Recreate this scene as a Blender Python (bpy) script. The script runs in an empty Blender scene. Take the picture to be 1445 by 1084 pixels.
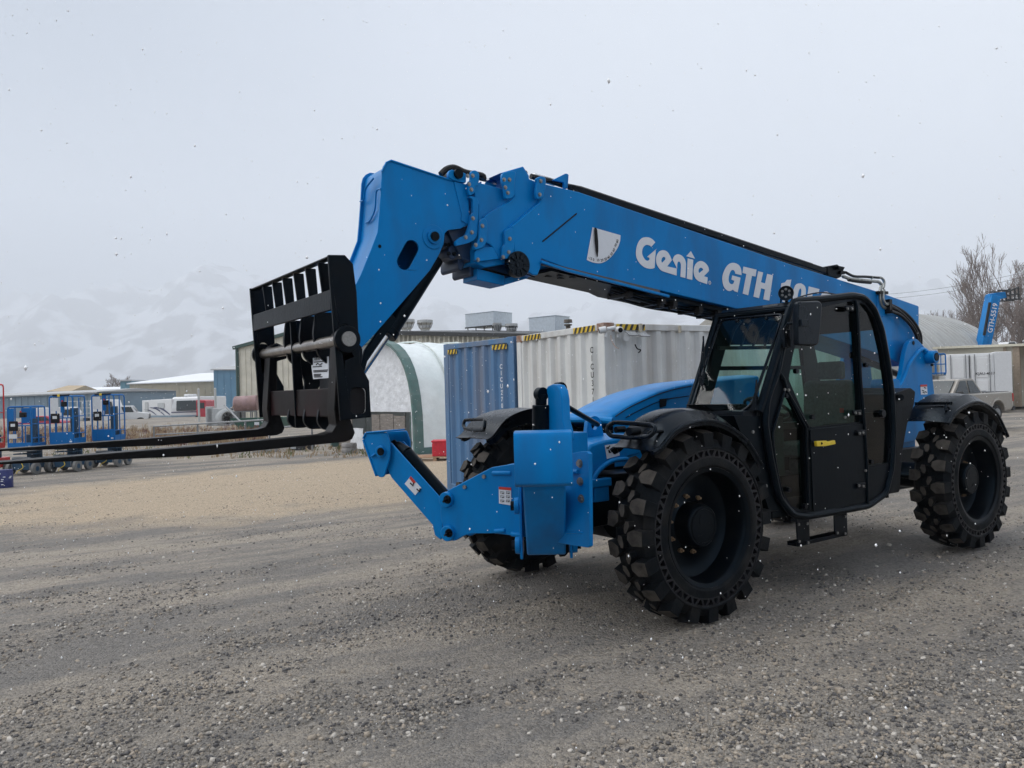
import bpy, math, random
import numpy as np
from mathutils import Vector, Matrix
from mathutils.geometry import tessellate_polygon
random.seed(7); rng = np.random.default_rng(11)
scene = bpy.context.scene
COL = scene.collection
V = Vector
R = math.radians

# ------------------------------------------------------------------ camera
CAM = V((4.184, 4.909, 1.653)); FPX = 1105.2; CX, CY = 722.5, 542.0
def cam_axes(yaw, pitch, roll):
    cy, sy, cp, sp = math.cos(yaw), math.sin(yaw), math.cos(pitch), math.sin(pitch)
    d = V((cy*cp, sy*cp, sp)); r = V((sy, -cy, 0)); u = r.cross(d)
    c, s = math.cos(roll), math.sin(roll)
    return d, r*c + u*s, u*c - r*s
CD, CR, CU = cam_axes(-2.1724, .0095, -.0278)
cam_data = bpy.data.cameras.new('camera'); cam = bpy.data.objects.new('camera', cam_data); COL.objects.link(cam)
cam.matrix_world = Matrix(((CR.x, CU.x, -CD.x, CAM.x), (CR.y, CU.y, -CD.y, CAM.y), (CR.z, CU.z, -CD.z, CAM.z), (0, 0, 0, 1)))
cam_data.sensor_width = 36; cam_data.lens = FPX/1445*36; cam_data.clip_start = .05; cam_data.clip_end = 16000
scene.camera = cam

# measuring helpers: where a sight line meets a real plane of the place
def ray(x, y): return CD + CR*((x-CX)/FPX) - CU*((y-CY)/FPX)
def on(p, ax, v):
    q = ray(*p); return CAM + q*((v-CAM[ax])/q[ax])
def onX(p, v): return on(p, 0, v)
def onY(p, v): return on(p, 1, v)
def onZ(p, v): return on(p, 2, v)
def onP(p, P, n):
    q = ray(*p); return CAM + q*((P-CAM).dot(n)/q.dot(n))
def atD(p, D): return CAM + ray(*p)*D
def Z(o, pts): return [(o[0]+a/o[2], o[1]+b/o[2]) for a, b in pts]
ZA=(330,330,3.284); ZB=(480,210,3.871); ZC=(800,260,2.779); ZD=(500,530,3.613); ZE=(820,540,3.097); ZF=(960,380,2.709)
ZG=(1230,400,2.78); ZH=(0,500,3.6125); ZI=(0,530,6.775); ZJ=(160,500,6.568); ZK=(500,420,3.6125); ZL=(700,420,4.661)
ZM=(1240,320,3.873); ZN=(880,320,10.32); ZO=(1010,350,7.225); ZP=(820,310,15.49); ZQ=(1120,360,5.162); ZR=(780,530,7.225)
ZS=(740,370,4.516); ZT=(600,220,5.705); ZU=(400,470,5.704); ZV=(1080,400,4.518)

def sstep(a, b, x):
    t = min(1, max(0, (x-a)/(b-a))); return t*t*(3-2*t)
def g(x, y):      # height of the yard
    return -.28*sstep(2.2, 8.5, -y) + .012*math.sin(x*1.3+.7)*math.sin(y*1.1)*sstep(5, 9, math.hypot(x+1, y))
def gp(p):
    z = 0
    for _ in range(8):
        q = onZ(p, z); z = g(q.x, q.y)
    q.z = z; return q

# ------------------------------------------------------------------ tags
def tag(o, label=None, cat=None, group=None, kind=None):
    if label: o['label'] = label
    if cat: o['category'] = cat
    if group: o['group'] = group
    if kind: o['kind'] = kind
    return o
def thing(name, loc, label, cat, group=None, rz=0):
    o = bpy.data.objects.new(name, None); COL.objects.link(o); o.location = loc; o.rotation_euler = (0, 0, rz)
    o.empty_display_size = .2
    return tag(o, label, cat, group)
def copy_tree(o, parent=None):
    c = o.copy(); COL.objects.link(c)
    if parent is not None: c.parent = parent
    for ch in list(o.children): copy_tree(ch, c)
    return c

# ------------------------------------------------------------------ mesh builder
class MB:
    def __init__(s): s.v = []; s.f = []; s.m = []; s.cur = 0
    def add(s, vs, fs):
        n = len(s.v); s.v += [tuple(p) for p in vs]; s.f += [tuple(n+i for i in f) for f in fs]; s.m += [s.cur]*len(fs); return s
    def mat(s, i): s.cur = i; return s
    def box(s, c, size, rot=None):
        c = V(c); h = V(size)/2
        P = [V((sx*h.x, sy*h.y, sz*h.z)) for sz in (-1, 1) for sy in (-1, 1) for sx in (-1, 1)]
        if rot is not None: P = [rot @ p for p in P]
        return s.add([c+p for p in P], [(0,2,3,1),(4,5,7,6),(0,1,5,4),(2,6,7,3),(0,4,6,2),(1,3,7,5)])
    def span(s, a, b):
        a = V(a); b = V(b); return s.box((a+b)/2, [abs(b[i]-a[i]) for i in range(3)])
    def prism(s, pts, ext):
        pts = [V(p) for p in pts]; ext = V(ext); n = len(pts)
        return s.add(pts+[p+ext for p in pts], [tuple(range(n)), tuple(range(2*n-1, n-1, -1))]+[(i, i+n, (i+1) % n+n, (i+1) % n) for i in range(n)])
    def plate(s, loops, ext):
        loops = [[V(p) for p in l] for l in loops]; ext = V(ext)
        flat = [p for l in loops for p in l]; n = len(flat)
        tri = tessellate_polygon(loops)
        fs = [tuple(t) for t in tri]+[tuple(i+n for i in reversed(t)) for t in tri]
        k = 0
        for l in loops:
            m = len(l); fs += [(k+i, k+(i+1) % m, k+(i+1) % m+n, k+i+n) for i in range(m)]; k += m
        return s.add(flat+[p+ext for p in flat], fs)
    def tube(s, pts, r, n=8, closed=False, flat=1, up=None):
        pts = [V(p) for p in pts]; N = len(pts); rr = r if isinstance(r, (list, tuple)) else [r]*N
        T = []
        for i in range(N):
            a = pts[(i-1) % N] if (closed or i > 0) else pts[i]; b = pts[(i+1) % N] if (closed or i < N-1) else pts[i]
            t = (b-a); T.append(t.normalized() if t.length > 1e-9 else V((0, 0, 1)))
        x = V(up) if up else (V((0, 0, 1)) if abs(T[0].z) < .9 else V((1, 0, 0)))
        x = (x - T[0]*x.dot(T[0])).normalized(); vs = []
        for i in range(N):
            x = (x - T[i]*x.dot(T[i])); x = x.normalized() if x.length > 1e-6 else T[i].orthogonal().normalized()
            y = T[i].cross(x)
            for k in range(n):
                a = 2*math.pi*(k+.5)/n; vs.append(pts[i] + x*(math.cos(a)*rr[i]) + y*(math.sin(a)*rr[i]*flat))
        fs = []
        for i in range(N if closed else N-1):
            j = (i+1) % N
            fs += [(i*n+k, i*n+(k+1) % n, j*n+(k+1) % n, j*n+k) for k in range(n)]
        if not closed: fs += [tuple(range(n-1, -1, -1)), tuple((N-1)*n+k for k in range(n))]
        return s.add(vs, fs)
    def cyl(s, a, b, r, r2=None, n=20):
        a = V(a); b = V(b); r2 = r if r2 is None else r2
        t = (b-a).normalized(); x = t.orthogonal().normalized(); y = t.cross(x); vs = []
        for p, q in ((a, r), (b, r2)):
            for k in range(n):
                w = 2*math.pi*k/n; vs.append(p + x*(math.cos(w)*q) + y*(math.sin(w)*q))
        return s.add(vs, [(k, (k+1) % n, n+(k+1) % n, n+k) for k in range(n)]+[tuple(range(n-1, -1, -1)), tuple(range(n, 2*n))])
    def lathe(s, o, ax, prof, n=32, ref=None, closed=False):   # prof: (radius, distance along axis)
        o = V(o); t = V(ax).normalized(); x = V(ref) if ref else t.orthogonal().normalized(); y = t.cross(x); vs = []
        for (r, h) in prof:
            for k in range(n):
                w = 2*math.pi*k/n; vs.append(o + t*h + x*(math.cos(w)*r) + y*(math.sin(w)*r))
        P = len(prof); fs = []
        for i in range(P if closed else P-1):
            j = (i+1) % P; fs += [(i*n+k, i*n+(k+1) % n, j*n+(k+1) % n, j*n+k) for k in range(n)]
        return s.add(vs, fs)
    def sphere(s, c, r, n=10, m=6, sc=(1, 1, 1)):
        c = V(c); vs = []; fs = []
        for i in range(m+1):
            ph = math.pi*i/m
            for k in range(n):
                w = 2*math.pi*k/n; vs.append(c+V((r*sc[0]*math.sin(ph)*math.cos(w), r*sc[1]*math.sin(ph)*math.sin(w), r*sc[2]*math.cos(ph))))
        for i in range(m): fs += [(i*n+k, (i+1)*n+k, (i+1)*n+(k+1) % n, i*n+(k+1) % n) for k in range(n)]
        return s.add(vs, fs)
    def beam(s, a, b, w, h, up=(0, 0, 1)):     # rectangular bar from a to b
        a = V(a); b = V(b); t = (b-a).normalized(); u = V(up); u = (u-t*u.dot(t)).normalized(); x = t.cross(u)
        vs = [p + x*(i*w/2) + u*(j*h/2) for p in (a, b) for i, j in ((-1,-1),(1,-1),(1,1),(-1,1))]
        return s.add(vs, [(3,2,1,0),(4,5,6,7),(0,1,5,4),(1,2,6,5),(2,3,7,6),(3,0,4,7)])
    def grid(s, rows):
        n = len(rows[0]); vs = [p for r_ in rows for p in r_]
        return s.add(vs, [(i*n+k, i*n+k+1, (i+1)*n+k+1, (i+1)*n+k) for i in range(len(rows)-1) for k in range(n-1)])
    def build(s, name, mats, parent=None, bevel=0, seg=2, smooth=True, solid=0, angle=35, world=False):
        me = bpy.data.meshes.new(name)
        o_ = V((0, 0, 0)); Rm = None
        if parent is not None and not world:
            p = parent
            while p.parent is not None: p = p.parent
            o_ = V(p.location); rz = p.rotation_euler.z
            if abs(rz) > 1e-9: Rm = Matrix.Rotation(-rz, 3, 'Z')
        vs = [V(p)-o_ for p in s.v]
        if Rm: vs = [Rm @ p for p in vs]
        me.from_pydata([tuple(p) for p in vs], [], s.f); 
        if not isinstance(mats, (list, tuple)): mats = [mats]
        for m in mats: me.materials.append(m)
        if len(mats) > 1: me.polygons.foreach_set('material_index', s.m)
        import bmesh
        bm = bmesh.new(); bm.from_mesh(me); bmesh.ops.recalc_face_normals(bm, faces=bm.faces)
        for f in bm.faces: f.smooth = smooth
        if smooth:
            th = math.radians(angle)
            for e in bm.edges:
                if len(e.link_faces) != 2 or e.calc_face_angle(0) > th: e.smooth = False
        bm.to_mesh(me); bm.free(); me.update()
        o = bpy.data.objects.new(name, me); COL.objects.link(o)
        if parent is not None: o.parent = parent
        if solid:
            md = o.modifiers.new('thick', 'SOLIDIFY'); md.thickness = solid; md.offset = 0
        if bevel:
            md = o.modifiers.new('bevel', 'BEVEL'); md.width = bevel; md.segments = seg; md.limit_method = 'ANGLE'; md.angle_limit = R(38); md.harden_normals = False
        return o

def each(mb, name, mats, parent=None, pad=.004, **kw):      # one object for every separate piece in the builder
    n = len(mb.v); par = list(range(n))
    def find(a):
        while par[a] != a: par[a] = par[par[a]]; a = par[a]
        return a
    for f in mb.f:
        for i in f[1:]: par[find(i)] = find(f[0])
    comp = {}
    for i in range(n): comp.setdefault(find(i), []).append(i)
    groups = []
    for ids in comp.values():
        lo = [min(mb.v[i][a] for i in ids)-pad for a in range(3)]; hi = [max(mb.v[i][a] for i in ids)+pad for a in range(3)]
        ids = list(ids); go = True
        while go:
            go = False
            for gidx, (l2, h2, i2) in enumerate(groups):
                if all(lo[a] <= h2[a] and hi[a] >= l2[a] for a in range(3)):
                    lo = [min(lo[a], l2[a]) for a in range(3)]; hi = [max(hi[a], h2[a]) for a in range(3)]; ids += i2; groups.pop(gidx); go = True; break
        groups.append((lo, hi, ids))
    out = []
    own = {}
    for gi, (_, _, ids) in enumerate(groups):
        for i in ids: own[i] = gi
    fl = [[] for _ in groups]
    for f in mb.f: fl[own[f[0]]].append(f)
    for (_, _, ids), fs in zip(groups, fl):
        mp = {i: k for k, i in enumerate(ids)}; q = MB(); q.v = [mb.v[i] for i in ids]; q.f = [tuple(mp[i] for i in f) for f in fs]; q.m = [0]*len(fs)
        out.append(q.build(name, mats, parent, **kw))
    return out

def rnd(pts, r, k=4):      # round a polygon's corners
    pts = [V(p) for p in pts]; n = len(pts); out = []
    for i in range(n):
        p = pts[i]; a = pts[i-1]; b = pts[(i+1) % n]; rr = r[i] if isinstance(r, (list, tuple)) else r
        la = (a-p).length; lb = (b-p).length; d = min(rr, la*.45, lb*.45)
        if d < 1e-5: out.append(p); continue
        A = p+(a-p)*(d/la); B = p+(b-p)*(d/lb)
        for j in range(k+1):
            t = j/k; out.append(A*((1-t)**2)+p*(2*t*(1-t))+B*(t*t))
    return out
def smoothline(pts, k=6):   # Catmull-Rom through points
    pts = [V(p) for p in pts]; out = []
    for i in range(len(pts)-1):
        p0 = pts[max(i-1, 0)]; p1 = pts[i]; p2 = pts[i+1]; p3 = pts[min(i+2, len(pts)-1)]
        for j in range(k):
            t = j/k; out.append(.5*((2*p1)+(p2-p0)*t+(2*p0-5*p1+4*p2-p3)*t*t+(3*p1-p0-3*p2+p3)*t**3))
    out.append(pts[-1]); return out
def text_into(mb, s, O, U, W, size, n, bold=0, align='LEFT', thick=.003, sx=1):
    cu = bpy.data.curves.new('t', 'FONT'); cu.body = s; cu.size = 1; cu.offset = bold; cu.align_x = align; cu.resolution_u = 3
    ob = bpy.data.objects.new('t', cu); COL.objects.link(ob)
    me = bpy.data.meshes.new_from_object(ob.evaluated_get(bpy.context.evaluated_depsgraph_get()))
    O = V(O); U = V(U).normalized()*size; W = V(W).normalized()*size; n = V(n).normalized()*thick
    mb.add([O+U*(v.co.x*sx)+W*v.co.y+n for v in me.vertices], [tuple(p.vertices) for p in me.polygons])
    bpy.data.objects.remove(ob); bpy.data.curves.remove(cu); bpy.data.meshes.remove(me)

# ------------------------------------------------------------------ materials
MATS = {}
def mat(name, col, rough=.5, metal=0, var=.15, scale=8, bump=0, bscale=60, coat=0, col2=None, spec=.5, dist=.01, stretch=None, dirt=None, tint=None):
    m = bpy.data.materials.new(name); m.use_nodes = True; nt = m.node_tree; N = nt.nodes; L = nt.links
    b = N['Principled BSDF']; b.inputs['Metallic'].default_value = metal; b.inputs['Specular IOR Level'].default_value = spec
    b.inputs['Coat Weight'].default_value = coat
    if tint: b.inputs['Specular Tint'].default_value = (*tint, 1)
    b.inputs['Coat Tint'].default_value = (*(tint or (1, 1, 1)), 1); b.inputs['Coat Roughness'].default_value = .15
    tc = N.new('ShaderNodeTexCoord'); src = tc.outputs['Object']
    if stretch:
        mp = N.new('ShaderNodeMapping'); mp.inputs['Scale'].default_value = stretch; L.new(src, mp.inputs[0]); src = mp.outputs[0]
    no = N.new('ShaderNodeTexNoise'); no.inputs['Scale'].default_value = scale; no.inputs['Detail'].default_value = 6; no.inputs['Roughness'].default_value = .62; L.new(src, no.inputs['Vector'])
    mr = N.new('ShaderNodeMapRange'); mr.inputs['From Min'].default_value = .3; mr.inputs['From Max'].default_value = .7; L.new(no.outputs['Fac'], mr.inputs['Value'])
    mx = N.new('ShaderNodeMix'); mx.data_type = 'RGBA'; L.new(mr.outputs[0], mx.inputs['Factor'])
    c2 = col2 if col2 else tuple(c*(1-var) for c in col)
    mx.inputs['A'].default_value = (*col, 1) if col2 else (*[min(1, c*(1+var)) for c in col], 1); mx.inputs['B'].default_value = (*c2, 1)
    last = mx.outputs['Result']
    if dirt:                     # dust film: (colour, amount, scale)
        n2 = N.new('ShaderNodeTexNoise'); n2.inputs['Scale'].default_value = dirt[2]; n2.inputs['Detail'].default_value = 8; L.new(tc.outputs['Object'], n2.inputs['Vector'])
        if len(dirt) > 3:
            mp2 = N.new('ShaderNodeMapping'); mp2.inputs['Scale'].default_value = dirt[3]; L.new(tc.outputs['Object'], mp2.inputs[0]); L.new(mp2.outputs[0], n2.inputs['Vector'])
        r2 = N.new('ShaderNodeMapRange'); r2.inputs['From Min'].default_value = .45; r2.inputs['From Max'].default_value = .75; r2.inputs['To Max'].default_value = dirt[1]; L.new(n2.outputs['Fac'], r2.inputs['Value'])
        m2 = N.new('ShaderNodeMix'); m2.data_type = 'RGBA'; L.new(r2.outputs[0], m2.inputs['Factor']); L.new(last, m2.inputs['A']); m2.inputs['B'].default_value = (*dirt[0], 1); last = m2.outputs['Result']
    L.new(last, b.inputs['Base Color'])
    rr = N.new('ShaderNodeMapRange'); rr.inputs['To Min'].default_value = max(.03, rough*.8); rr.inputs['To Max'].default_value = min(1, rough*1.2); L.new(no.outputs['Fac'], rr.inputs['Value']); L.new(rr.outputs[0], b.inputs['Roughness'])
    if bump:
        bn = N.new('ShaderNodeTexNoise'); bn.inputs['Scale'].default_value = bscale; bn.inputs['Detail'].default_value = 5; L.new(src, bn.inputs['Vector'])
        bp = N.new('ShaderNodeBump'); bp.inputs['Strength'].default_value = bump; bp.inputs['Distance'].default_value = dist; L.new(bn.outputs['Fac'], bp.inputs['Height']); L.new(bp.outputs[0], b.inputs['Normal'])
    MATS[name] = m; return m
BLUE = mat('machine_blue_paint', (.0, .184, .51), .34, var=.06, scale=3, bump=.05, bscale=9, coat=.0, spec=.30, tint=(.30, .70, 1), dirt=((.012, .120, .33), .8, 5, (1, 1, .3)))
BLACK = mat('black_paint', (.0006, .0018, .0034), .34, var=.2, scale=5, bump=.06, bscale=30, coat=.0, spec=.13, tint=(.45, .72, 1), dirt=((.005, .007, .009), .3, 7))
PLASTIC = mat('black_plastic', (.0010, .0018, .0034), .28, var=.15, scale=6, bump=.05, bscale=40, spec=.22, tint=(.6, .8, 1), dirt=((.009, .010, .012), .25, 6))
STEELB = mat('black_steel_worn', (.0010, .0018, .0032), .38, var=.25, scale=9, bump=.12, bscale=50, spec=.14, tint=(.6, .8, 1), dirt=((.012, .009, .009), .35, 9))
RUBBER = mat('tyre_rubber', (.0035, .0042, .0052), .7, var=.3, scale=14, bump=.35, bscale=90, spec=.16, tint=(.7, .85, 1), dirt=((.030, .026, .022), .65, 5))
TREAD = mat('worn_tread_top', (.045, .041, .037), .8, var=.4, scale=18, bump=.4, bscale=70, spec=.2, dirt=((.11, .095, .08), .8, 7))
RUBSIDE = mat('tyre_side_rubber', (.008, .009, .011), .5, var=.2, scale=14, bump=.1, bscale=80, dirt=((.03, .03, .03), .3, 9))
CHROME = mat('bright_steel', (.62, .63, .65), .16, metal=1, var=.1, scale=20)
BOLT = mat('zinc_bolt', (.24, .24, .235), .4, metal=.8, var=.2, scale=80)
BRASS = mat('weathered_nut', (.30, .21, .13), .5, metal=.6, var=.3, scale=90)
WHITE = mat('white_vinyl', (.66, .69, .74), .45, var=.03, scale=20)
REDV = mat('red_vinyl', (.5, .03, .02), .45, var=.05)
INK = mat('black_ink', (.006, .006, .008), .6, spec=.2)
YELLOW = mat('yellow_plastic', (.72, .52, .03), .4, var=.1, scale=30)
HOSE = mat('rubber_hose', (.004, .004, .005), .45, var=.2, scale=40, spec=.3)
GREYM = mat('grey_metal', (.22, .23, .24), .45, metal=.3, var=.2, scale=12)
def glassmat(name, tint, refl=1.0):
    m = bpy.data.materials.new(name); m.use_nodes = True; nt = m.node_tree; N = nt.nodes; L = nt.links; N.remove(N['Principled BSDF'])
    out = N['Material Output']; tr = N.new('ShaderNodeBsdfTransparent'); tr.inputs[0].default_value = (*tint, 1)
    gl = N.new('ShaderNodeBsdfGlossy'); gl.inputs['Roughness'].default_value = .06
    lw = N.new('ShaderNodeLayerWeight'); lw.inputs[0].default_value = .5; pw = N.new('ShaderNodeMath'); pw.operation = 'POWER'; pw.inputs[1].default_value = 4; L.new(lw.outputs['Facing'], pw.inputs[0])
    fr = N.new('ShaderNodeMath'); fr.operation = 'MULTIPLY_ADD'; fr.inputs[1].default_value = .9; fr.inputs[2].default_value = .05; L.new(pw.outputs[0], fr.inputs[0])
    mu = N.new('ShaderNodeMath'); mu.operation = 'MULTIPLY'; mu.inputs[1].default_value = refl; L.new(fr.outputs[0], mu.inputs[0])
    mx = N.new('ShaderNodeMixShader'); L.new(mu.outputs[0], mx.inputs[0]); L.new(tr.outputs[0], mx.inputs[1]); L.new(gl.outputs[0], mx.inputs[2]); L.new(mx.outputs[0], out.inputs[0])
    return m
GLASS = glassmat('tinted_cab_glass', (.68, .83, .77), 1.2)
# ================================================================== TELEHANDLER
TH = thing('telehandler', (-1.9, 0, 0), 'large blue telescopic handler with black cab and black forks held out, filling the gravel yard', 'telehandler')
Ydir = V((0, 1, 0)); 
def boltY(mb, p, r=.014, h=.014): mb.cyl(p, V(p)+V((0, h, 0)), r, r*.9, n=6)

# ---- wheels
RT = .675
WEB = mat('tyre_web_ring', (.011, .012, .015), .42, var=.3, scale=12, bump=.1, bscale=60, spec=.3)
def wheel(c, side):          # side=+1 outer face towards +Y
    # built at the origin facing +Y: face plane y=0, inward is -y
    X0 = V((0, 0, 0))
    w = MB(); ax = (0, 1, 0)
    w.lathe(X0, ax, [(.385, -.02), (.415, -.012), (.425, -.03), (.405, -.045), (.392, -.07), (.375, -.20), (.36, -.215), (.30, -.235), (.20, -.225), (.165, -.20)], n=48)
    w.lathe(X0, ax, [(.385, -.36), (.37, -.24), (.36, -.215)], n=48)
    w.lathe(X0, ax, [(.0, -.33), (.30, -.33), (.37, -.30)], n=32)
    h = MB(); h.lathe(X0, ax, [(.158, -.235), (.150, -.105), (.144, -.088), (.136, -.080), (0, -.078)], n=40)
    h.lathe(X0, ax, [(.120, -.0795), (.120, -.075), (.116, -.075), (.116, -.0795)], n=32)
    for k in range(3):
        a = k*2.1+.4; h.tube([V((math.cos(a+t)*(.04+.055*t), -.076, math.sin(a+t)*(.04+.055*t))) for t in (0, .3, .6, .9)], .0018, n=4)
    n_ = MB()
    for k in range(10):
        a = 2*math.pi*(k+.3)/10; p = V((math.cos(a)*.200, -.228, math.sin(a)*.200))
        n_.cyl(p, p+V((0, .026, 0)), .017, n=6); n_.cyl(p+V((0, .026, 0)), p+V((0, .045, 0)), .008, n=6)
    t = MB()
    # carcass
    t.lathe(X0, ax, [(.415, -.018), (.43, -.005), (.452, -.004), (.484, -.010)], n=64)
    t.lathe(X0, ax, [(.541, -.010), (.549, -.002), (.556, -.006), (.580, -.03), (.610, -.05), (.618, -.18), (.610, -.31), (.575, -.335), (.55, -.36), (.42, -.365), (.385, -.36)], n=64)
    # open web ring: triangular holes through the side wall
    NH = 60; r0, r1 = .484, .541
    t.lathe(X0, ax, [(r0, -.012), (r0, -.09), (r1, -.09), (r1, -.012)], n=64)
    t.cur = 2
    for k in range(NH):
        a0 = 2*math.pi*k/NH; a1 = 2*math.pi*(k+1)/NH
        def P(r, a, y=-.010): return V((math.cos(a)*r, y, math.sin(a)*r))
        up = k % 2 == 0; d = (a1-a0)*.14; am = (a0+a1)/2; rr0, rr1 = r0+.009, r1-.008
        outer = [P(r0, a0), P(r0, a1), P(r1, a1), P(r1, a0)]
        if up: inner = [P(rr0, a0-d*.5), P(rr0, a1+d*.5), P(rr1, am+d*.7), P(rr1, am-d*.7)]
        else: inner = [P(rr0, am-d*.7), P(rr0, am+d*.7), P(rr1, a1+d*.5), P(rr1, a0-d*.5)]
        inner = [inner[0].lerp(inner[1], .06), inner[1].lerp(inner[0], .06), inner[2], inner[3]]
        for i in range(4):
            j = (i+1) % 4; t.add([outer[i], outer[j], inner[j], inner[i]], [(0, 1, 2, 3)])
            t.add([inner[i], inner[j], inner[j]+V((0, -.03, 0)), inner[i]+V((0, -.03, 0))], [(0, 1, 2, 3)])
    # lugs
    def lug(poly, ra, rb, sh=.9):
        t.cur = 0   # poly: (angle, y); ra base radius list/func, rb top
        n = len(poly); ca = sum(p[0] for p in poly)/n; cy = sum(p[1] for p in poly)/n
        vs = []
        for (a, y) in poly:
            r = ra(y); vs.append((math.cos(a)*r, y, math.sin(a)*r))
        for (a, y) in poly:
            a2 = ca+(a-ca)*sh; y2 = cy+(y-cy)*(sh+.03); r = rb(y); vs.append((math.cos(a2)*r, y2, math.sin(a2)*r))
        t.add(vs, [tuple(range(n))]+[(i, (i+1) % n, (i+1) % n+n, i+n) for i in range(n)])
        k0 = len(t.v)-n; t.f.append(tuple(range(k0+n-1, k0-1, -1))); t.m.append(1)
    NL = 20; st = 2*math.pi/NL
    for k in range(NL):
        for s_ in (0, 1):
            a = (k+.5*s_)*st
            fy = (lambda y: y) if s_ == 0 else (lambda y: -.36-y)
            lo = lambda y, s_=s_: .59 if -.30 < y < -.06 else .552
            hi = lambda y: .675 if -.33 < y < -.03 else .655
            lug([(a-.27*st, fy(-.006)), (a+.27*st, fy(-.006)), (a+.29*st, fy(-.080)), (a+.16*st, fy(-.135)), (a-.08*st, fy(-.140)), (a-.29*st, fy(-.095))], lo, hi, .90)
            # centre blocks, two staggered rows
            b = a+.28*st
            lug([(b-.20*st, fy(-.148)), (b+.06*st, fy(-.118)), (b+.24*st, fy(-.128)), (b+.22*st, fy(-.165)), (b-.02*st, fy(-.178)), (b-.20*st, fy(-.172))], lambda y: .60, lambda y: .666, .92)
    out = []
    rim = w.build('wheel', RIMM, TH, smooth=True, world=True)
    each(n_, 'wheel_nut', BRASS, rim, world=True)
    for mb, nm, m, bv in ((h, 'hub_cap', RIMM, 0), (t, 'tyre', [RUBBER, TREAD, WEB], .003)):
        o = mb.build(nm, m, rim, bevel=bv, seg=1, smooth=True, world=True)
    return rim
RIMM = mat('wheel_satin_black', (.0007, .0017, .0032), .34, var=.2, scale=6, bump=.04, bscale=30, spec=.15, tint=(.5, .75, 1), dirt=((.012, .011, .010), .3, 10))
L_ = 3.813; WO = 1.21
w0 = wheel(None, 1)
spots = [((0, WO, RT), 0, .0), ((-L_, WO, RT), 0, .35), ((0, -WO, RT), math.pi, .2), ((-L_, -WO, RT), math.pi, .9)]
for i, (c, rz, sp) in enumerate(spots):
    o = w0 if i == 0 else copy_tree(w0, TH)
    o.location = V(c)-TH.location; o.rotation_euler = (0, sp, rz)
    o.rotation_mode = 'XYZ'

# ---- chassis
ch = MB()
ch.span((-4.35, -.38, .50), (-.3, .38, .93))
ch.span((.0, -.38, .62), (.52, .40, 1.0))
for x in (0, -L_):
    ch.cyl((x, -.86, RT), (x, .86, RT), .13, n=20); ch.cyl((x, -.30, RT), (x, .30, RT), .21, n=20)
    for s_ in (-1, 1): ch.cyl((x, s_*.72, RT), (x, s_*.98, RT), .20, .17, n=24)
    ch.cyl((x+.22, -.7, RT+.02), (x+.22, .7, RT+.02), .035, n=10)
for s_ in (-1, 1): ch.box((-2.2, s_*.55, .72), (1.5, .3, .3))
ch.cyl((-1.4, .0, .42), (-.2, 0, .55), .05)
chassis = ch.build('chassis', BLACK, TH, bevel=.01)

# nose of the frame (blue casting between the front wheels)
nm_ = MB()
Yn = .44
side = [onY(p, Yn) for p in Z(ZR, [(350, 765), (395, 705), (520, 665), (640, 640), (900, 600), (900, 800), (720, 850), (640, 862), (560, 895), (490, 950), (440, 1010), (405, 1090), (398, 1180), (360, 1240)])]
side += [V((side[-1].x, Yn, .62)), V((side[0].x+.10, Yn, .62)), V((side[0].x+.10, Yn, side[0].z-.02))]
nm_.prism(side, (0, -Yn-.05, 0))
nose = nm_.build('front_frame', BLUE, TH, bevel=.018, seg=3)
m = MB()   # raised rib following the wheel arch
arch = smoothline([onY(p, Yn+.02) for p in Z(ZR, [(760, 850), (640, 862), (560, 895), (490, 950), (440, 1010), (405, 1090)])], 4)
m.tube(arch, .02, n=8); m.span((.28, Yn, .93), (.52, Yn+.06, .99)); m.span((.30, Yn, .82), (.44, Yn+.05, .93))
m.build('arch_rib', BLUE, nose, bevel=.006)
m = MB(); e = onY(Z(ZR, [(430, 560)])[0], .15); ring = [(math.cos(a)*.075, math.sin(a)*.075) for a in [math.pi*i/10 for i in range(11)]]
loop = [V((e.x+a, e.y, e.z+.04+b)) for a, b in ring]; loop = [V((e.x+.11, e.y, e.z-.14))]+loop+[V((e.x-.11, e.y, e.z-.14))]
m.plate([loop, [V((e.x+math.cos(a)*.034, e.y, e.z+.045+math.sin(a)*.04)) for a in [2*math.pi*i/16 for i in range(16)]]], (0, -.045, 0))
m.build('lifting_eye', BLUE, TH, bevel=.006)
m = MB(); q = [onY(p, Yn+.004) for p in Z(ZR, [(530, 712), (668, 690), (680, 815), (552, 850)])]; m.prism(q, (0, .002, 0))
dec = m.build('warning_decal', WHITE, TH)
m = MB()
for k in range(14):
    u, v = rng.uniform(.12, .85, 2); c = q[0].lerp(q[1], u).lerp(q[3].lerp(q[2], u), v); m.box(c+V((0, .004, 0)), (.022, .003, .008), Matrix.Rotation(rng.uniform(0, 3), 3, 'Y'))
m.build('decal_print', INK, dec)

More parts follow.
